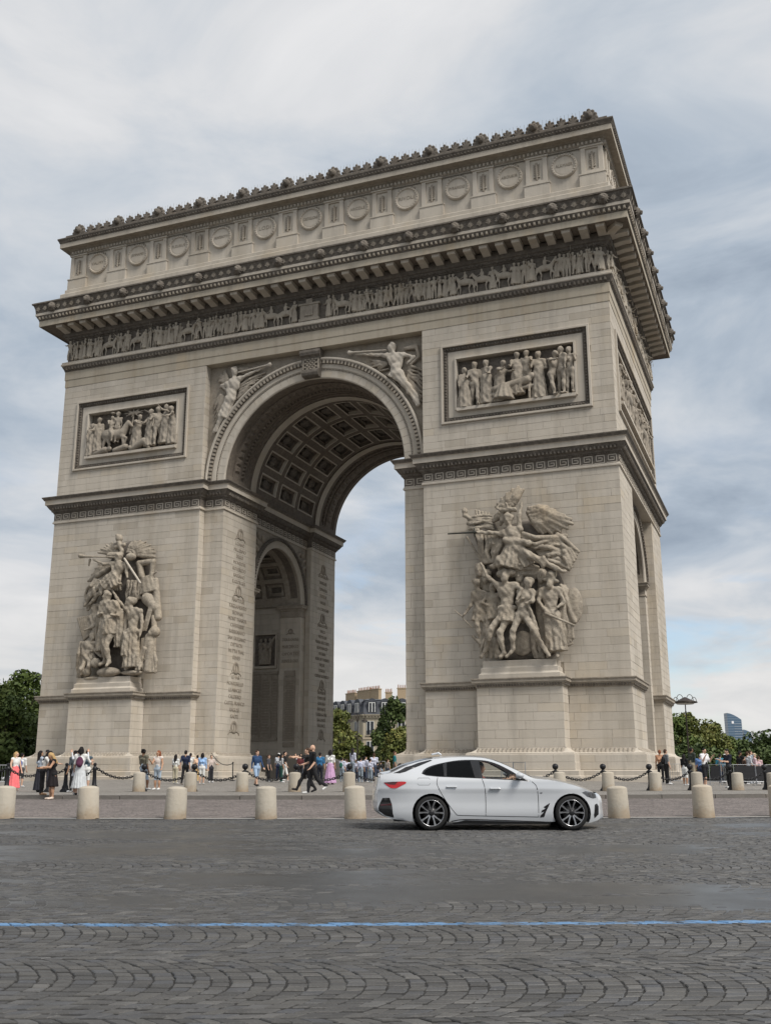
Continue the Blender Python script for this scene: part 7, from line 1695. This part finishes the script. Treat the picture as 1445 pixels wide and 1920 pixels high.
person('red-haired woman in a white top leaning with the man in olive', (6.0, -26.6), -.5, 1.62, 'tan', 'red', 'long', (.62, .55, .50), (.34, .40, .46), WH, 'none', 'shorts', True, dict(lean=.05, armL=(.5, .1, 1.7), armR=(.2, .3, .5), head_yaw=-.4), group=MG)
person('woman with long dark hair, white tee and dark shoulder bag', (.4, -16.4), 2.6, 1.52, 'light', 'black', 'long', WH, (.42, .38, .28), WH, female=True, bag=('bag', NV), group=MG)
person('man in navy polo and black trousers, hands behind his back', (1.95, -17.9), 2.8, 1.72, 'light', 'black', 'short', NV, BK, (.4, .35, .3), kw=dict(lean=-.04, legL=(.15, .1), legR=(-.25, .05), armL=(-.4, .15, .5), armR=(-.35, .1, .5)), group=MG)
person('person in a white shirt beyond the man in navy', (-.9, -12.8), 2.8, 1.58, 'light', 'black', 'short', WH, (.5, .5, .5), group=MG)
person('woman in a peach top beside the woman in light blue', (-.4, -12.9), -2.8, 1.46, 'light', 'black', 'bun', (.60, .40, .28), (.60, .42, .20), female=True, group=MG)
person('woman in a light blue shirt and white shorts from behind', (2.4, -17.0), 3.0, 1.58, 'light', 'black', 'bob', (.27, .42, .66), WH, WH, 'long', 'shorts', True, group=MG)
person('woman with hand on hip in pale top and dark trousers', (1.4, -14.4), .4, 1.46, 'light', 'brown', 'short', (.50, .42, .38), (.03, .03, .035), kw=dict(armR=(.1, .6, 1.3)), female=True, group=MG)
person('woman in grey tee with a crossbody bag by the left jamb', (5.3, -13.6), 1.9, 1.50, 'tan', 'black', 'long', (.42, .42, .42), (.02, .06, .05), female=True, bag=('bag', BK), group=MG)
person('man in a blue long-sleeved shirt and light denim shorts walking', (7.0, -19.6), .55, 1.70, 'light', 'brown', 'short', (.022, .050, .115), (.28, .38, .52), (.03, .03, .03), 'long', 'shorts', False, dict(W1, head_yaw=.3), bulk=1.05, group=MG)
person('person in dark clothes half hidden behind the man in blue', (4.0, -12.6), 1.2, 1.45, 'light', 'brown', 'short', (.06, .06, .07), BK, group=MG)
person('small child in a white top beyond the chain', (3.4, -9.6), 1.2, 1.18, 'light', 'brown', 'pony', WH, (.05, .05, .06), female=True, group=MG)
person('woman in a white cap, grey shirt and dark jeans', (3.0, -9.4), 2.9, 1.52, 'light', 'black', 'short', (.45, .47, .50), NV, female=True, cap=WH, bag=('bag', (.05, .05, .08)), group=MG)
person('man in a black tee and white shorts striding right', (5.2, -13.0), 1.3, 1.64, 'light', 'black', 'short', BK, WH, WH, 'short', 'shorts', False, W2, group=MG)
person('person in dark red under the small arch', (2.0, -4.4), .4, 1.52, 'light', 'black', 'short', (.09, .02, .022), BK, group=MG)
person('person in a light blue shirt raising both hands to their head', (1.3, -2.9), .2, 1.62, 'light', 'black', 'short', (.45, .50, .60), (.08, .09, .12), kw=dict(armL=(1.4, .5, 2.2), armR=(1.4, .5, 2.2)), group=MG)
person('person in a beige top left of the couple in black', (2.6, -4.2), -.6, 1.42, 'light', 'grey', 'bob', (.30, .27, .22), (.1, .1, .1), female=True, group=MG)
person('man in black pointing ahead, partly hidden by his bearded companion', (13.9, -28.5), -1.35, 1.66, 'light', 'brown', 'short', BK, BK, BK, 'short', 'long', False, dict(legL=(.50, .05), legR=(-.3, .3), armL=(1.55, .1, .05), armR=(1.35, .15, .35)), group=MG)
person('bald bearded man in black tee and trousers with white soles, walking', (15.3, -31.0), -1.30, 1.70, 'light', 'brown', 'bald', BK, (.016, .016, .018), WH, 'short', 'long', False, dict(legL=(.16, .02), legR=(-.45, .55), armL=(.15, .1, 1.1), armR=(-.1, .12, .8)), bulk=1.08, group=MG)
person('person in blue tee and black trousers beside the floral skirt', (8.2, -14.9), 2.9, 1.58, 'light', 'black', 'short', (.035, .14, .28), (.016, .018, .026), bulk=1.05, group=MG)
person('woman in white blouse and long lilac floral skirt', (9.1, -15.6), 2.9, 1.70, 'tan', 'black', 'bob', WH, (.45, .30, .45), (.3, .2, .2), 'short', 'bare', True, None, ((.46, .28, .44), .04, .085, .19, 9), bag=('bag', WH), group=MG)
# school group seated and standing in the opening
sch = [(641, 58, 1424, 'black'), (650, 60, 1427, 'brown'), (661, 62, 1408, 'black'), (669, 58, 1428, 'black'), (676, 57, 1424, 'black'), (685, 58, 1422, 'black'), (694, 57, 1426, 'black'), (701, 60, 1417, 'brown'), (646, 64, 1426, 'black'), (708, 60, 1432, 'black'), (714, 61, 1430, 'black'), (727, 62, 1427, 'brown')]
slab = ['leftmost pupil in white shirt with a green bag', 'pupil in white second from the left of the school group', 'tall long-haired woman in white standing over the school group', 'pupil in white directly below the tall long-haired woman', 'broad-backed pupil in white in the middle of the school group', 'pupil in pale shirt with backpack straps, centre right of the school group', 'pupil in white leaning right in the school group', 'brown-haired adult in white at the right of the school group', 'pupil with a dark head behind the left of the school group', 'person in black at the right end of the school group', 'second person in black nearest the low wall', 'person in beige beside the low wall']
for i, ((u, d, v, hr), l) in enumerate(zip(sch, slab)):
    p = vpt(u, d); H = 1.59+(1456-v)/1926*d*1.03-p[2]; tc_ = (.50, .51, .60) if i < 9 else ((.02, .02, .022) if i < 11 else (.35, .30, .26))
    person(l, (p[0], p[1]), 2.6+.5*math.sin(i*2.1), H, 'light', hr, 'long' if i == 2 else 'short', tc_, (.05, .06, .09) if i % 2 else (.22, .26, .30), WH, 'short', 'long', i % 3 == 0, dict(head_yaw=.3*math.sin(i)), bag=('backpack', (.02, .10, .07)) if i == 0 else (('backpack', (.30, .32, .42)) if i in (4, 5) else None), group='school group in the opening')
p = vpt(740, 60); person('person in a teal top standing by the right pier', (p[0], p[1]), 1.5, 1.62, 'tan', 'brown', 'short', (.015, .13, .14), (.14, .11, .09), group=MG)
for (u, d, v, l, kws) in (
    (1239, 62, 1413, 'woman in an orange-tan top by the arch corner at the right', dict(skin='tan', hair='red', style='short', top=(.42, .23, .14), bottom=BK, female=True)),
    (1250, 60, 1412, 'man in grey with a black backpack by the arch corner', dict(skin='light', hair='brown', top=(.14, .15, .16), bottom=BK, bag=('backpack', BK))),
    (1284, 58, 1420, 'woman in black top and white shorts right of the arch', dict(skin='tan', hair='black', style='long', top=BK, bottom=WH, leg='shorts', female=True)),
    (1299, 62, 1409, 'man in a dark green tee and khaki trousers', dict(skin='brown', hair='black', top=(.045, .055, .045), bottom=(.34, .30, .22))),
    (1314, 60, 1420, 'person in a blue shirt behind the man in white', dict(top=(.10, .18, .36), bottom=NV)),
    (1352, 66, 1420, 'person in a teal shirt behind the barrier', dict(top=(.05, .24, .34), bottom=NV, bag=('backpack', (.10, .12, .14)))),
    (1361, 64, 1421, 'person with pale cap beside the teal shirt', dict(top=(.18, .32, .42), bottom=(.1, .1, .1), cap=WH)),
    (1390, 66, 1416, 'person in black with dark hat in the queue', dict(skin='brown', top=BK, bottom=BK, cap=BK)),
    (1397, 64, 1424, 'person in a brown jacket in the queue', dict(top=(.06, .035, .025), bottom=(.03, .03, .03))),
    (1404, 66, 1417, 'brown-haired person in a pale jacket in the queue', dict(hair='brown', top=(.50, .52, .55), bottom=(.35, .38, .42), leg='long')),
    (1410, 68, 1415, 'person in pale blue in the queue, farther back', dict(hair='brown', top=(.45, .52, .60), bottom=NV)),
    (1417, 66, 1420, 'person with a straw-coloured hat in the queue', dict(hair='grey', top=(.56, .42, .45), bottom=(.1, .1, .12), cap=(.50, .40, .26))),
    (1424, 68, 1424, 'person in pink at the right end of the queue', dict(hair='brown', top=(.58, .40, .42), bottom=(.1, .1, .1), female=True))):
    p = vpt(u, d); H = 1.59+(1456-v)/1926*d*1.03-p[2]; person(l, (p[0], p[1]), 2.4+rng.uniform(-.8, .8), max(H, 1.5), kw=dict(head_yaw=rng.uniform(-.4, .4)), group=RG, **kws)
person('man in white tee and black shorts drinking while he walks', (27.19, -11.2), .9, 1.83, 'light', 'black', 'short', (.70, .70, .72), (.014, .014, .018), (.35, .37, .48), 'short', 'shorts', False, dict(legL=(.12, .05), legR=(-.15, .15), armL=(.35, .1, 2.2), armR=(.4, .1, 2.1), head_pitch=.15), bulk=1.08, group=RG)
person('man in a dark navy tee and black trousers looking at a phone', (28.4, -12.9), -1.1, 1.78, 'light', 'black', 'short', (.014, .016, .028), (.012, .014, .014), WH, 'short', 'long', False, dict(armL=(.5, .1, 1.5), armR=(.4, .1, 1.3), head_pitch=.3), bulk=1.08, group=RG)
# ------------------------------------------------------------------ the white car
from mathutils.geometry import delaunay_2d_cdt
def paint_mat():
    m = NT('white_car_paint'); m.fin((.55, .57, .59), .22, 0, .5); m.b.inputs['Coat Weight'].default_value = 1.0; m.b.inputs['Coat Roughness'].default_value = .04
    f = m.noise(2.0, 3, .5, vec=m.obj()); m.s(m.b.inputs['Base Color'], m.mix(f, (.46, .48, .505), (.50, .515, .535))); return m.mat
PAINT = paint_mat()
def glass_mat(name, tint, mixf):
    m = NT(name); t = m.t; tr_ = m.n('ShaderNodeBsdfTransparent'); tr_.inputs[0].default_value = (*tint, 1); gl = m.n('ShaderNodeBsdfGlossy'); gl.inputs['Roughness'].default_value = .02; gl.inputs[0].default_value = (.9, .93, .95, 1)
    fr_ = m.n('ShaderNodeLayerWeight'); fr_.inputs[0].default_value = .25; mx = m.n('ShaderNodeMixShader'); ad = m.math('ADD', m.math('MULTIPLY', fr_.outputs['Fresnel'], .8), mixf)
    m.l(ad, mx.inputs[0]); m.l(tr_.outputs[0], mx.inputs[1]); m.l(gl.outputs[0], mx.inputs[2]); m.l(mx.outputs[0], m.out.inputs[0]); return m.mat
CGL = glass_mat('car_glass', (.80, .82, .82), .0); CGD = glass_mat('tinted_car_glass', (.035, .037, .04), .0)
GLOSSBK = plain('gloss_black', (.010, .010, .011), .12, 0, .1, .6); TRIM = plain('black_plastic', (.016, .016, .017), .5, 0, .2); RUB = plain('tyre_rubber', (.016, .016, .016), .85, 0, .25)
ALU = plain('machined_alloy', (.40, .40, .41), .22, .95, .06); DKALU = plain('dark_alloy', (.03, .03, .032), .4, .6); CABIN = plain('dark_upholstery', (.018, .017, .017), .8)
RED = plain('red_lamp', (.45, .012, .016), .12, 0, .1, .6); DKRED = plain('smoked_lamp', (.06, .008, .01), .1, 0, .1, .6); LENS = plain('headlamp_lens', (.10, .105, .115), .05, 0, .1, .8); CHR = plain('chrome', (.7, .7, .72), .1, 1.0, .03); DISC = plain('brake_disc', (.25, .25, .25), .35, .9)
car = empty('car', (0, 0, 0)); tag(car, 'white four-door coupe driving past on the cobbled road', 'car')
TH = R(22.2); rp_ = V3(24.356, -44.789, 0)+.80*V3(-math.sin(TH), math.cos(TH), 0)+.04*V3(math.cos(TH), math.sin(TH), 0)
car.location = (rp_[0], rp_[1], gxy(rp_[0], rp_[1])+.008); car.rotation_euler = (R(1.42), 0, TH)
def K(u, v): return ((u-362)/291.0, (503-v)/291.0)          # drawing sheet -> metres (x from rear axle, z)
def half(x, z):
    """half width of the bodywork"""
    y = .905-.10*max(0, (.34-z)/.34)**1.5
    if z > .86: t = z-.86; y -= .10*t+.95*max(0, t-.10)**1.25
    y += .016*math.exp(-((z-.80)/.035)**2)-.010*math.exp(-((z-.58)/.14)**2)
    for cxw in (0.0, 2.82): y += .030*math.exp(-((x-cxw)/.42)**2)*math.exp(-((z-.55)/.28)**2)
    if x < -.35: y -= .22*((-.35-x)/.75)**2
    if x > 2.55: y -= .36*((x-2.55)/.95)**2.2
    return y
def curve(pts, n=6):
    """smooth curve through points (Catmull-Rom)"""
    P = [np.array(p, float) for p in pts]; P = [2*P[0]-P[1]]+P+[2*P[-1]-P[-2]]; o = []
    for i in range(1, len(P)-2):
        for k in range(n):
            t = k/n; o.append(.5*((2*P[i])+(-P[i-1]+P[i+1])*t+(2*P[i-1]-5*P[i]+4*P[i+1]-P[i+2])*t*t+(-P[i-1]+3*P[i]-3*P[i+1]+P[i+2])*t**3))
    o.append(P[-2]); return [tuple(p) for p in o]
def inside(p, poly):
    x, z = p; c = False; n = len(poly)
    for i in range(n):
        (x0, z0), (x1, z1) = poly[i], poly[i-1]
        if (z0 > z) != (z1 > z) and x < (x1-x0)*(z-z0)/(z1-z0)+x0: c = not c
    return c
def sheet(polys, holes, step):
    vs_ = []; ed_ = []
    for pl_ in polys+holes:
        b = len(vs_); vs_ += [Vector(p) for p in pl_]; ed_ += [(b+i, b+(i+1) % len(pl_)) for i in range(len(pl_))]
    xs = [p[0] for pl_ in polys for p in pl_]; zs = [p[1] for pl_ in polys for p in pl_]
    for x in np.arange(min(xs)+step/2, max(xs), step):
        for z in np.arange(min(zs)+step/2, max(zs), step):
            if any(inside((x, z), pl_) for pl_ in polys) and not any(inside((x, z), h) for h in holes): vs_.append(Vector((x, z)))
    r_ = delaunay_2d_cdt(vs_, ed_, [], 0, 1e-5); V = [(v.x, v.y) for v in r_[0]]; F = []
    for f in r_[2]:
        c = np.mean([V[i] for i in f], 0)
        if any(inside(c, pl_) for pl_ in polys) and not any(inside(c, h) for h in holes): F.append(tuple(f))
    return V, F
def side_part(name, polys, holes, mat, parent, off=0.0, step=.05, both=True, thick=0.0):
    V, F = sheet(polys, holes, step); res = []
    for s in ((-1, 1) if both else (-1,)):
        mb = MB(); mb.add([(x, s*(half(x, z)+off), z) for x, z in V], [f if s < 0 else f[::-1] for f in F]); 
        o = mb.build(name, mat, parent, True); res.append(o)
        # make sure the faces look outwards
        me = o.data; nrm = sum((p.normal.y*p.area for p in me.polygons), 0.0)
        if nrm*s < 0: me.flip_normals()
    return res
top = curve([K(66, 205), K(68, 190), K(130, 178), K(215, 140), K(300, 115), K(380, 100), K(480, 91), K(600, 89), K(700, 97), K(780, 121), K(870, 163), K(950, 202), K(985, 212), K(1080, 222), K(1180, 243), K(1270, 272), K(1330, 298)], 5)
front = curve([K(1330, 298), K(1352, 315), K(1364, 345), K(1366, 390), K(1370, 425), K(1362, 448), K(1300, 466)], 4)
def archpts(cx_, r_, a0, a1, n=18): return [(cx_+r_*math.cos(t), .335+r_*math.sin(t)) for t in np.linspace(a0, a1, n)]
sillz = .165
fw_ = archpts(2.82, .378, -.46, math.pi+.46); rw_ = archpts(0.0, .382, -.44, math.pi+.46)
rear = curve([K(140, 440), K(90, 424), K(52, 392), K(48, 340), K(54, 280), K(62, 235), K(66, 205)], 4)
outl = top[:-1]+front[:-1]+[K(1290, 466)]+fw_+[(2.40, sillz), (.42, sillz)]+rw_+[K(240, 452)]+rear[:-1]
dlo = curve([K(308, 183), K(325, 160), K(370, 138), K(440, 121), K(520, 108), K(600, 104), K(690, 108), K(760, 127), K(830, 162), K(900, 205)], 5)+[K(945, 228), K(880, 222), K(660, 211), K(405, 201), K(335, 194)]
body_ = side_part('body_side', [outl], [dlo], PAINT, car, 0, .045)
# window surround, glass, pillars
def inset(pts, s, c=None):
    c = np.mean(pts, 0) if c is None else c; return [tuple(c+(np.array(p)-c)*s) for p in pts]
qg = [K(318, 183), K(335, 163), K(375, 143), K(438, 126), K(440, 199), K(405, 197), K(340, 190)]
rg = [K(462, 121), K(520, 114), K(602, 110), K(622, 207), K(455, 199)]
fg = [K(655, 112), K(690, 114), K(752, 131), K(820, 164), K(892, 206), K(920, 220), K(880, 218), K(668, 208)]
side_part('window_trim', [dlo], [qg, rg, fg], GLOSSBK, car, -.004, .06)
side_part('quarter_window', [qg], [], CGD, car, -.010, .08); side_part('rear_door_window', [rg], [], CGD, car, -.010, .08); side_part('front_door_window', [fg], [], CGL, car, -.010, .08)
# shut lines as thin dark inlaid strips
def line(name, pts, w_=.0055, mat=TRIM):
    pts = [np.array(p) for p in pts]; L, Rr = [], []
    for i, p in enumerate(pts):
        t = pts[min(i+1, len(pts)-1)]-pts[max(i-1, 0)]; t /= np.linalg.norm(t); n = np.array([-t[1], t[0]])*w_; L.append(tuple(p+n)); Rr.append(tuple(p-n))
    for s in (-1, 1):
        mb = MB(); V = [(x, s*(half(x, z)+.0022), z) for x, z in L+Rr]; n = len(L); mb.add(V, [(i, i+1, n+i+1, n+i) if s > 0 else (n+i, n+i+1, i+1, i) for i in range(n-1)]); o = mb.build(name, mat, car, True)
        me = o.data
        if sum((p.normal.y*p.area for p in me.polygons), 0.0)*s < 0: me.flip_normals()
line('door_gap', curve([K(402, 204), K(396, 235), K(408, 270), K(450, 340), K(505, 410), K(522, 418)], 4))
line('door_gap', curve([K(662, 213), K(676, 260), K(681, 330), K(679, 420)], 4))
line('door_gap', curve([K(955, 228), K(980, 255), K(989, 320), K(988, 426)], 4))
line('door_gap', curve([K(522, 418), K(680, 422), K(990, 428)], 3))
line('sill_line', curve([K(478, 452), K(560, 442), K(800, 448), K(1062, 458)], 3), .009)
for (a, b, c_, d_) in ((283, 207, 355, 247),): line('fuel_flap', [K(a, b+6), K(a+6, b), K(c_-6, b), K(c_, b+6), K(c_, d_-6), K(c_-6, d_), K(a+6, d_), K(a, d_-6), K(a, b+6)], .003)
side_part('sill_trim', [[K(490, 460), K(560, 446), K(800, 452), K(1055, 460), K(1062, 468), K(480, 466)]], [], TRIM, car, .004, .1)
for (u0, u1, v) in ((448, 513, 257), (703, 770, 267)):
    for s in (-1, 1):
        x0, z0 = K(u0, v); x1, _z = K(u1, v); yy = half((x0+x1)/2, z0); q = [('cap', (x0+.02, s*(yy+.022), z0), (x1-.02, s*(yy+.022), z0), .017, .017, 0), ('cap', (x0+.02, s*(yy-.005), z0), (x0+.02, s*(yy+.02), z0), .014, .014, 0), ('cap', (x1-.02, s*(yy-.005), z0), (x1-.02, s*(yy+.02), z0), .014, .014, 0)]
        smooth_obj('door_handle', q, .008, PAINT, car, .01)
side_part('fender_vent', [[K(995, 430), K(1000, 418), K(1022, 398), K(1002, 402), K(1008, 390), K(1030, 380), K(1018, 372), K(1046, 354), K(1057, 349), K(1020, 428)]], [], GLOSSBK, car, .005, .05)
side_part('tail_lamp', [curve([K(84, 234), K(140, 229), K(205, 227), K(215, 236), K(190, 250), K(160, 264), K(125, 264), K(102, 250), K(84, 234)], 3)[:-1]], [], RED, car, .007, .04)
side_part('tail_lamp_cover', [[K(86, 233), K(140, 228.5), K(168, 228), K(150, 246), K(120, 244)]], [], DKRED, car, .010, .05)
side_part('rear_bumper_insert', [[K(54, 375), K(64, 350), K(78, 322), K(118, 320), K(132, 355), K(144, 432), K(92, 420), K(56, 395)]], [], GLOSSBK, car, .006, .05)
side_part('rear_window_edge', [[K(140, 180.5), K(215, 146), K(300, 119), K(366, 104), K(376, 108), K(300, 138), K(215, 172), K(180, 181)]], [], GLOSSBK, car, .003, .06)
side_part('rear_reflector', [[K(66, 358), K(130, 352), K(131, 362), K(66, 366)]], [], DKRED, car, .010, .05)
side_part('headlamp', [[K(1252, 290), K(1275, 284), K(1318, 290), K(1342, 303), K(1346, 324), K(1322, 326), K(1285, 314)]], [], LENS, car, .007, .04)
side_part('headlamp_light', [[K(1290, 297), K(1302, 294), K(1312, 318), K(1300, 316)]], [], CHR, car, .011, .04)
side_part('headlamp_light', [[K(1318, 299), K(1330, 302), K(1334, 322), K(1324, 322)]], [], CHR, car, .011, .04)
side_part('front_air_vent', [[K(1334, 362), K(1350, 356), K(1360, 372), K(1358, 418), K(1330, 440), K(1326, 420)]], [], GLOSSBK, car, .006, .04)
# bonnet badge-side roundel is out of view; small fender badge
side_part('fender_badge', [[K(1000, 288), K(1014, 288), K(1012, 296), K(998, 296)]], [], CHR, car, .004, .02)
# tops: loft between the two side edges
def crown(x): return .034 if x < 2.0 else .05
def loft(name, x0, x1, mat, yf=1.0, inner=0.0, dz=0.0, off=0.0):
    pts = [p for p in top if x0-1e-6 <= p[0] <= x1+1e-6]
    if not pts: return
    V = []; n = 13; F = []
    for (x, z) in pts:
        ye = half(x, z)+.001
        for k in range(n):
            t = -1+2*k/(n-1); y = t*ye*yf; V.append((x-.05*(1-t*t)*(1 if x < 0 else -1)*(.6 if (x < -.4 or x > 2.9) else .0), y, z+crown(x)*(1-(y/ye)**2)**.8+dz))
    m = len(pts)
    for i in range(m-1):
        for k in range(n-1): F.append((i*n+k, i*n+k+1, (i+1)*n+k+1, (i+1)*n+k))
    mb = MB(); mb.add(V, F); o = mb.build(name, mat, car, True)
    if sum(p.normal.z*p.area for p in o.data.polygons) < 0: o.data.flip_normals()
    return o
tx = [p[0] for p in top]
def near(v): return min(tx, key=lambda t: abs(t-v))
a1, a2, a3, a4 = near(K(128, 0)[0]), near(K(372, 0)[0]), near(K(745, 0)[0]), near(K(960, 0)[0])
loft('boot_lid', tx[1], a1, PAINT); loft('rear_shell', a1, a2, PAINT); loft('rear_window', a1, a2, GLOSSBK, .84, dz=.004); loft('roof', a2, a3, PAINT); loft('windscreen', a3, a4, CGL); loft('bonnet', a4, tx[-1], PAINT)
sp2 = MB(); sp2.tube([(tx[1]-.03, y, top[2][1]+.035-.05*(y/.8)**2) for y in np.linspace(-.72, .72, 13)], .016, 6); sp2.build('boot_spoiler', PAINT, car, True)
fin = smooth_obj('roof_antenna', [('cap', (K(385, 0)[0], 0, 1.475), (K(425, 0)[0], 0, 1.505), .022, .018, 0), ('cap', (K(425, 0)[0], 0, 1.505), (K(440, 0)[0], 0, 1.47), .018, .02, 0)], .01, PAINT, car, .02)
def close_end(name, pts, mat, bulge):
    V = []; n = 11; F = []
    for (x, z) in pts:
        ye = half(x, z)
        for k in range(n): t = -1+2*k/(n-1); V.append((x+bulge*(1-t*t), t*ye, z))
    for i in range(len(pts)-1):
        for k in range(n-1): F.append((i*n+k, i*n+k+1, (i+1)*n+k+1, (i+1)*n+k))
    mb = MB(); mb.add(V, F); o = mb.build(name, mat, car, True)
    if sum(p.normal.x*p.area for p in o.data.polygons)*bulge < 0: o.data.flip_normals()
close_end('front_bumper', front, PAINT, .17); close_end('rear_bumper', rear, PAINT, -.10)
# underside, wells, cabin
q = MB(); q.box((-.75, -.80, .17), (3.1, .80, .22)); q.box((-1.0, -.70, .30), (-.70, .70, .34)); q.build('floor_pan', TRIM, car)
for cxw in (0.0, 2.82):
    for s in (-1, 1):
        mb = MB(); V = []; n = 20
        for t in np.linspace(-.5, math.pi+.5, n): V += [(cxw+.385*math.cos(t), s*.895, .335+.385*math.sin(t)), (cxw+.385*math.cos(t), s*.60, .335+.385*math.sin(t))]
        mb.add(V, [(2*i, 2*i+1, 2*i+3, 2*i+2) for i in range(n-1)]); mb.lathe([(.01, 0), (.385, 0)], 20, (cxw, s*.61, .335), axis='y'); mb.build('wheel_well', TRIM, car, True)
q = MB(); q.box((.0, -.78, .22), (2.3, .78, .42)); q.box((1.95, -.74, .42), (2.35, .74, .97)); q.box((-.35, -.74, .4), (.05, .74, .92)); q.build('cabin_floor', CABIN, car)
def seat(x, y): smooth_obj('seat', [('cap', (x, y-.17, .52), (x+.42, y-.17, .54), .10, .10, 0), ('cap', (x, y+.17, .52), (x+.42, y+.17, .54), .10, .10, 0), ('cap', (x-.02, y, .55), (x-.20, y, 1.0), .17, .15, 0), ('cap', (x-.22, y-.08, 1.13), (x-.22, y+.08, 1.13), .075, .075, 0)], .04, CABIN, car, .06)
seat(1.05, -.38); seat(1.05, .38); seat(.25, -.36); seat(.25, .36)
sw = MB(); sw.tube([(1.68+.06*math.sin(t), .38+.185*math.cos(t), .90+.175*math.sin(t)) for t in np.linspace(0, 2*math.pi, 21)], .016, 6); sw.build('steering_wheel', TRIM, car, True)
# door mirrors
for s in (-1, 1):
    x, z = K(880, 196); smooth_obj('door_mirror', [('ell', (x, s*1.0, z+.01), (.085, .10, .062), None, 0), ('cap', (x+.03, s*.86, z-.05), (x, s*.98, z-.03), .022, .03, 1)], .014, [PAINT, TRIM], car, .02)
# wheels
def wheel(x, s):
    w_ = empty('wheel', (x, s*.80, .335), 0, car)
    q = MB(); q.lathe([(.245, -.105), (.285, -.112), (.322, -.098), (.333, -.075), (.335, .075), (.322, .098), (.285, .112), (.245, .105)], 40, axis='y', caps=False); q.build('tyre', RUB, w_, True)
    q = MB(); o_ = -s*0; yo = s*.085
    q.lathe([(.246, -.10), (.262, -.108), (.264, .108), (.246, .10), (.236, .06), (.236, -.06)], 40, axis='y', caps=False); q.build('rim', DKALU, w_, True)
    q = MB(); q.lathe([(.01, s*.0), (.165, s*.0), (.165, s*.02), (.06, s*.02), (.05, s*.05), (.01, s*.05)], 28, axis='y'); q.build('brake_disc', DISC, w_, True)
    q = MB(); q.lathe([(.01, s*.10), (.035, s*.10), (.06, s*.085), (.07, s*.06), (.07, 0)], 20, axis='y'); q.build('hub', DKALU, w_, True)
    q = MB(); q.lathe([(.258, s*.106), (.250, s*.112), (.243, s*.104)], 40, axis='y', caps=False); q.build('rim_edge', ALU, w_, True)
    for i in range(5):
        for k, da in ((0, -.16), (1, .16)):
            a = i*2*math.pi/5+.3+da; a2 = i*2*math.pi/5+.3+da*1.55
            def pt(r, t, w__, y): return [(r*math.cos(t)-w__*math.sin(t), y, r*math.sin(t)+w__*math.cos(t)), (r*math.cos(t)+w__*math.sin(t), y, r*math.sin(t)-w__*math.cos(t))]
            V = pt(.055, a, .016, s*.092)+pt(.150, a2, .012, s*.100)+pt(.250, a2+da*.35, .020, s*.106); V += [(x_, y_-s*.035, z_) for x_, y_, z_ in V]
            F = [(0, 1, 3, 2), (2, 3, 5, 4), (6, 8, 9, 7), (8, 10, 11, 9), (0, 2, 8, 6), (2, 4, 10, 8), (1, 7, 9, 3), (3, 9, 11, 5)]
            if s < 0: F = [f[::-1] for f in F]
            q = MB(); q.add(V, F, [0, 0, 1, 1, 1, 1, 1, 1]); q.build('spoke', [ALU, DKALU], w_)
for x in (0.0, 2.82):
    for s in (-1, 1): wheel(x, s)
# driver: seated at the far-side wheel, hands on it
def driver():
    H = 1.72; Jd = {}; px, py = 1.20, .38
    pts = dict(pelvis=(px, py, .60), chest=(px-.09, py, .86), neck=(px-.11, py, 1.06), head=(px-.07, py, 1.20), shL=(px-.10, py+.19, 1.0), shR=(px-.10, py-.19, 1.0), elL=(px+.18, py+.24, .84), elR=(px+.20, py-.24, .84), haL=(px+.56, py+.15, .98), haR=(px+.56, py-.15, .98), hipL=(px, py+.09, .58), hipR=(px, py-.09, .58), knL=(px+.44, py+.12, .66), knR=(px+.44, py-.12, .66), anL=(px+.74, py+.12, .34), anR=(px+.74, py-.12, .34), toL=(px+.90, py+.12, .36), toR=(px+.90, py-.12, .36))
    for k_, p in pts.items(): Jd[k_] = V3(*p)
    Jd['face'] = V3(1, 0, 0); ms = [cmat('skin', SKINS['light']), cmat('cloth', (.35, .12, .10)), cmat('cloth', (.05, .05, .06)), cmat('shoe', (.1, .1, .1)), cmat('hair', HAIRS['black'])]
    P = body(Jd, H, (0, 1, 2, 3), 'short', 'long', 1.0, False, True, 4); V, F, fm = field(P, .02, .03); mb = MB(); mb.add(V, F, fm)
    for s_, sd in (('L', -1), ('R', 1)): mb.add(hand_at(Jd['ha'+s_], Jd['el'+s_], H, sd), HANDF if sd > 0 else HANDF[:, ::-1], 0)
    o = mb.build('person', ms, None, True); o.location = car.location; o.rotation_euler = car.rotation_euler
    tag(o, 'dark-haired driver at the wheel inside the white car', 'person')
driver()
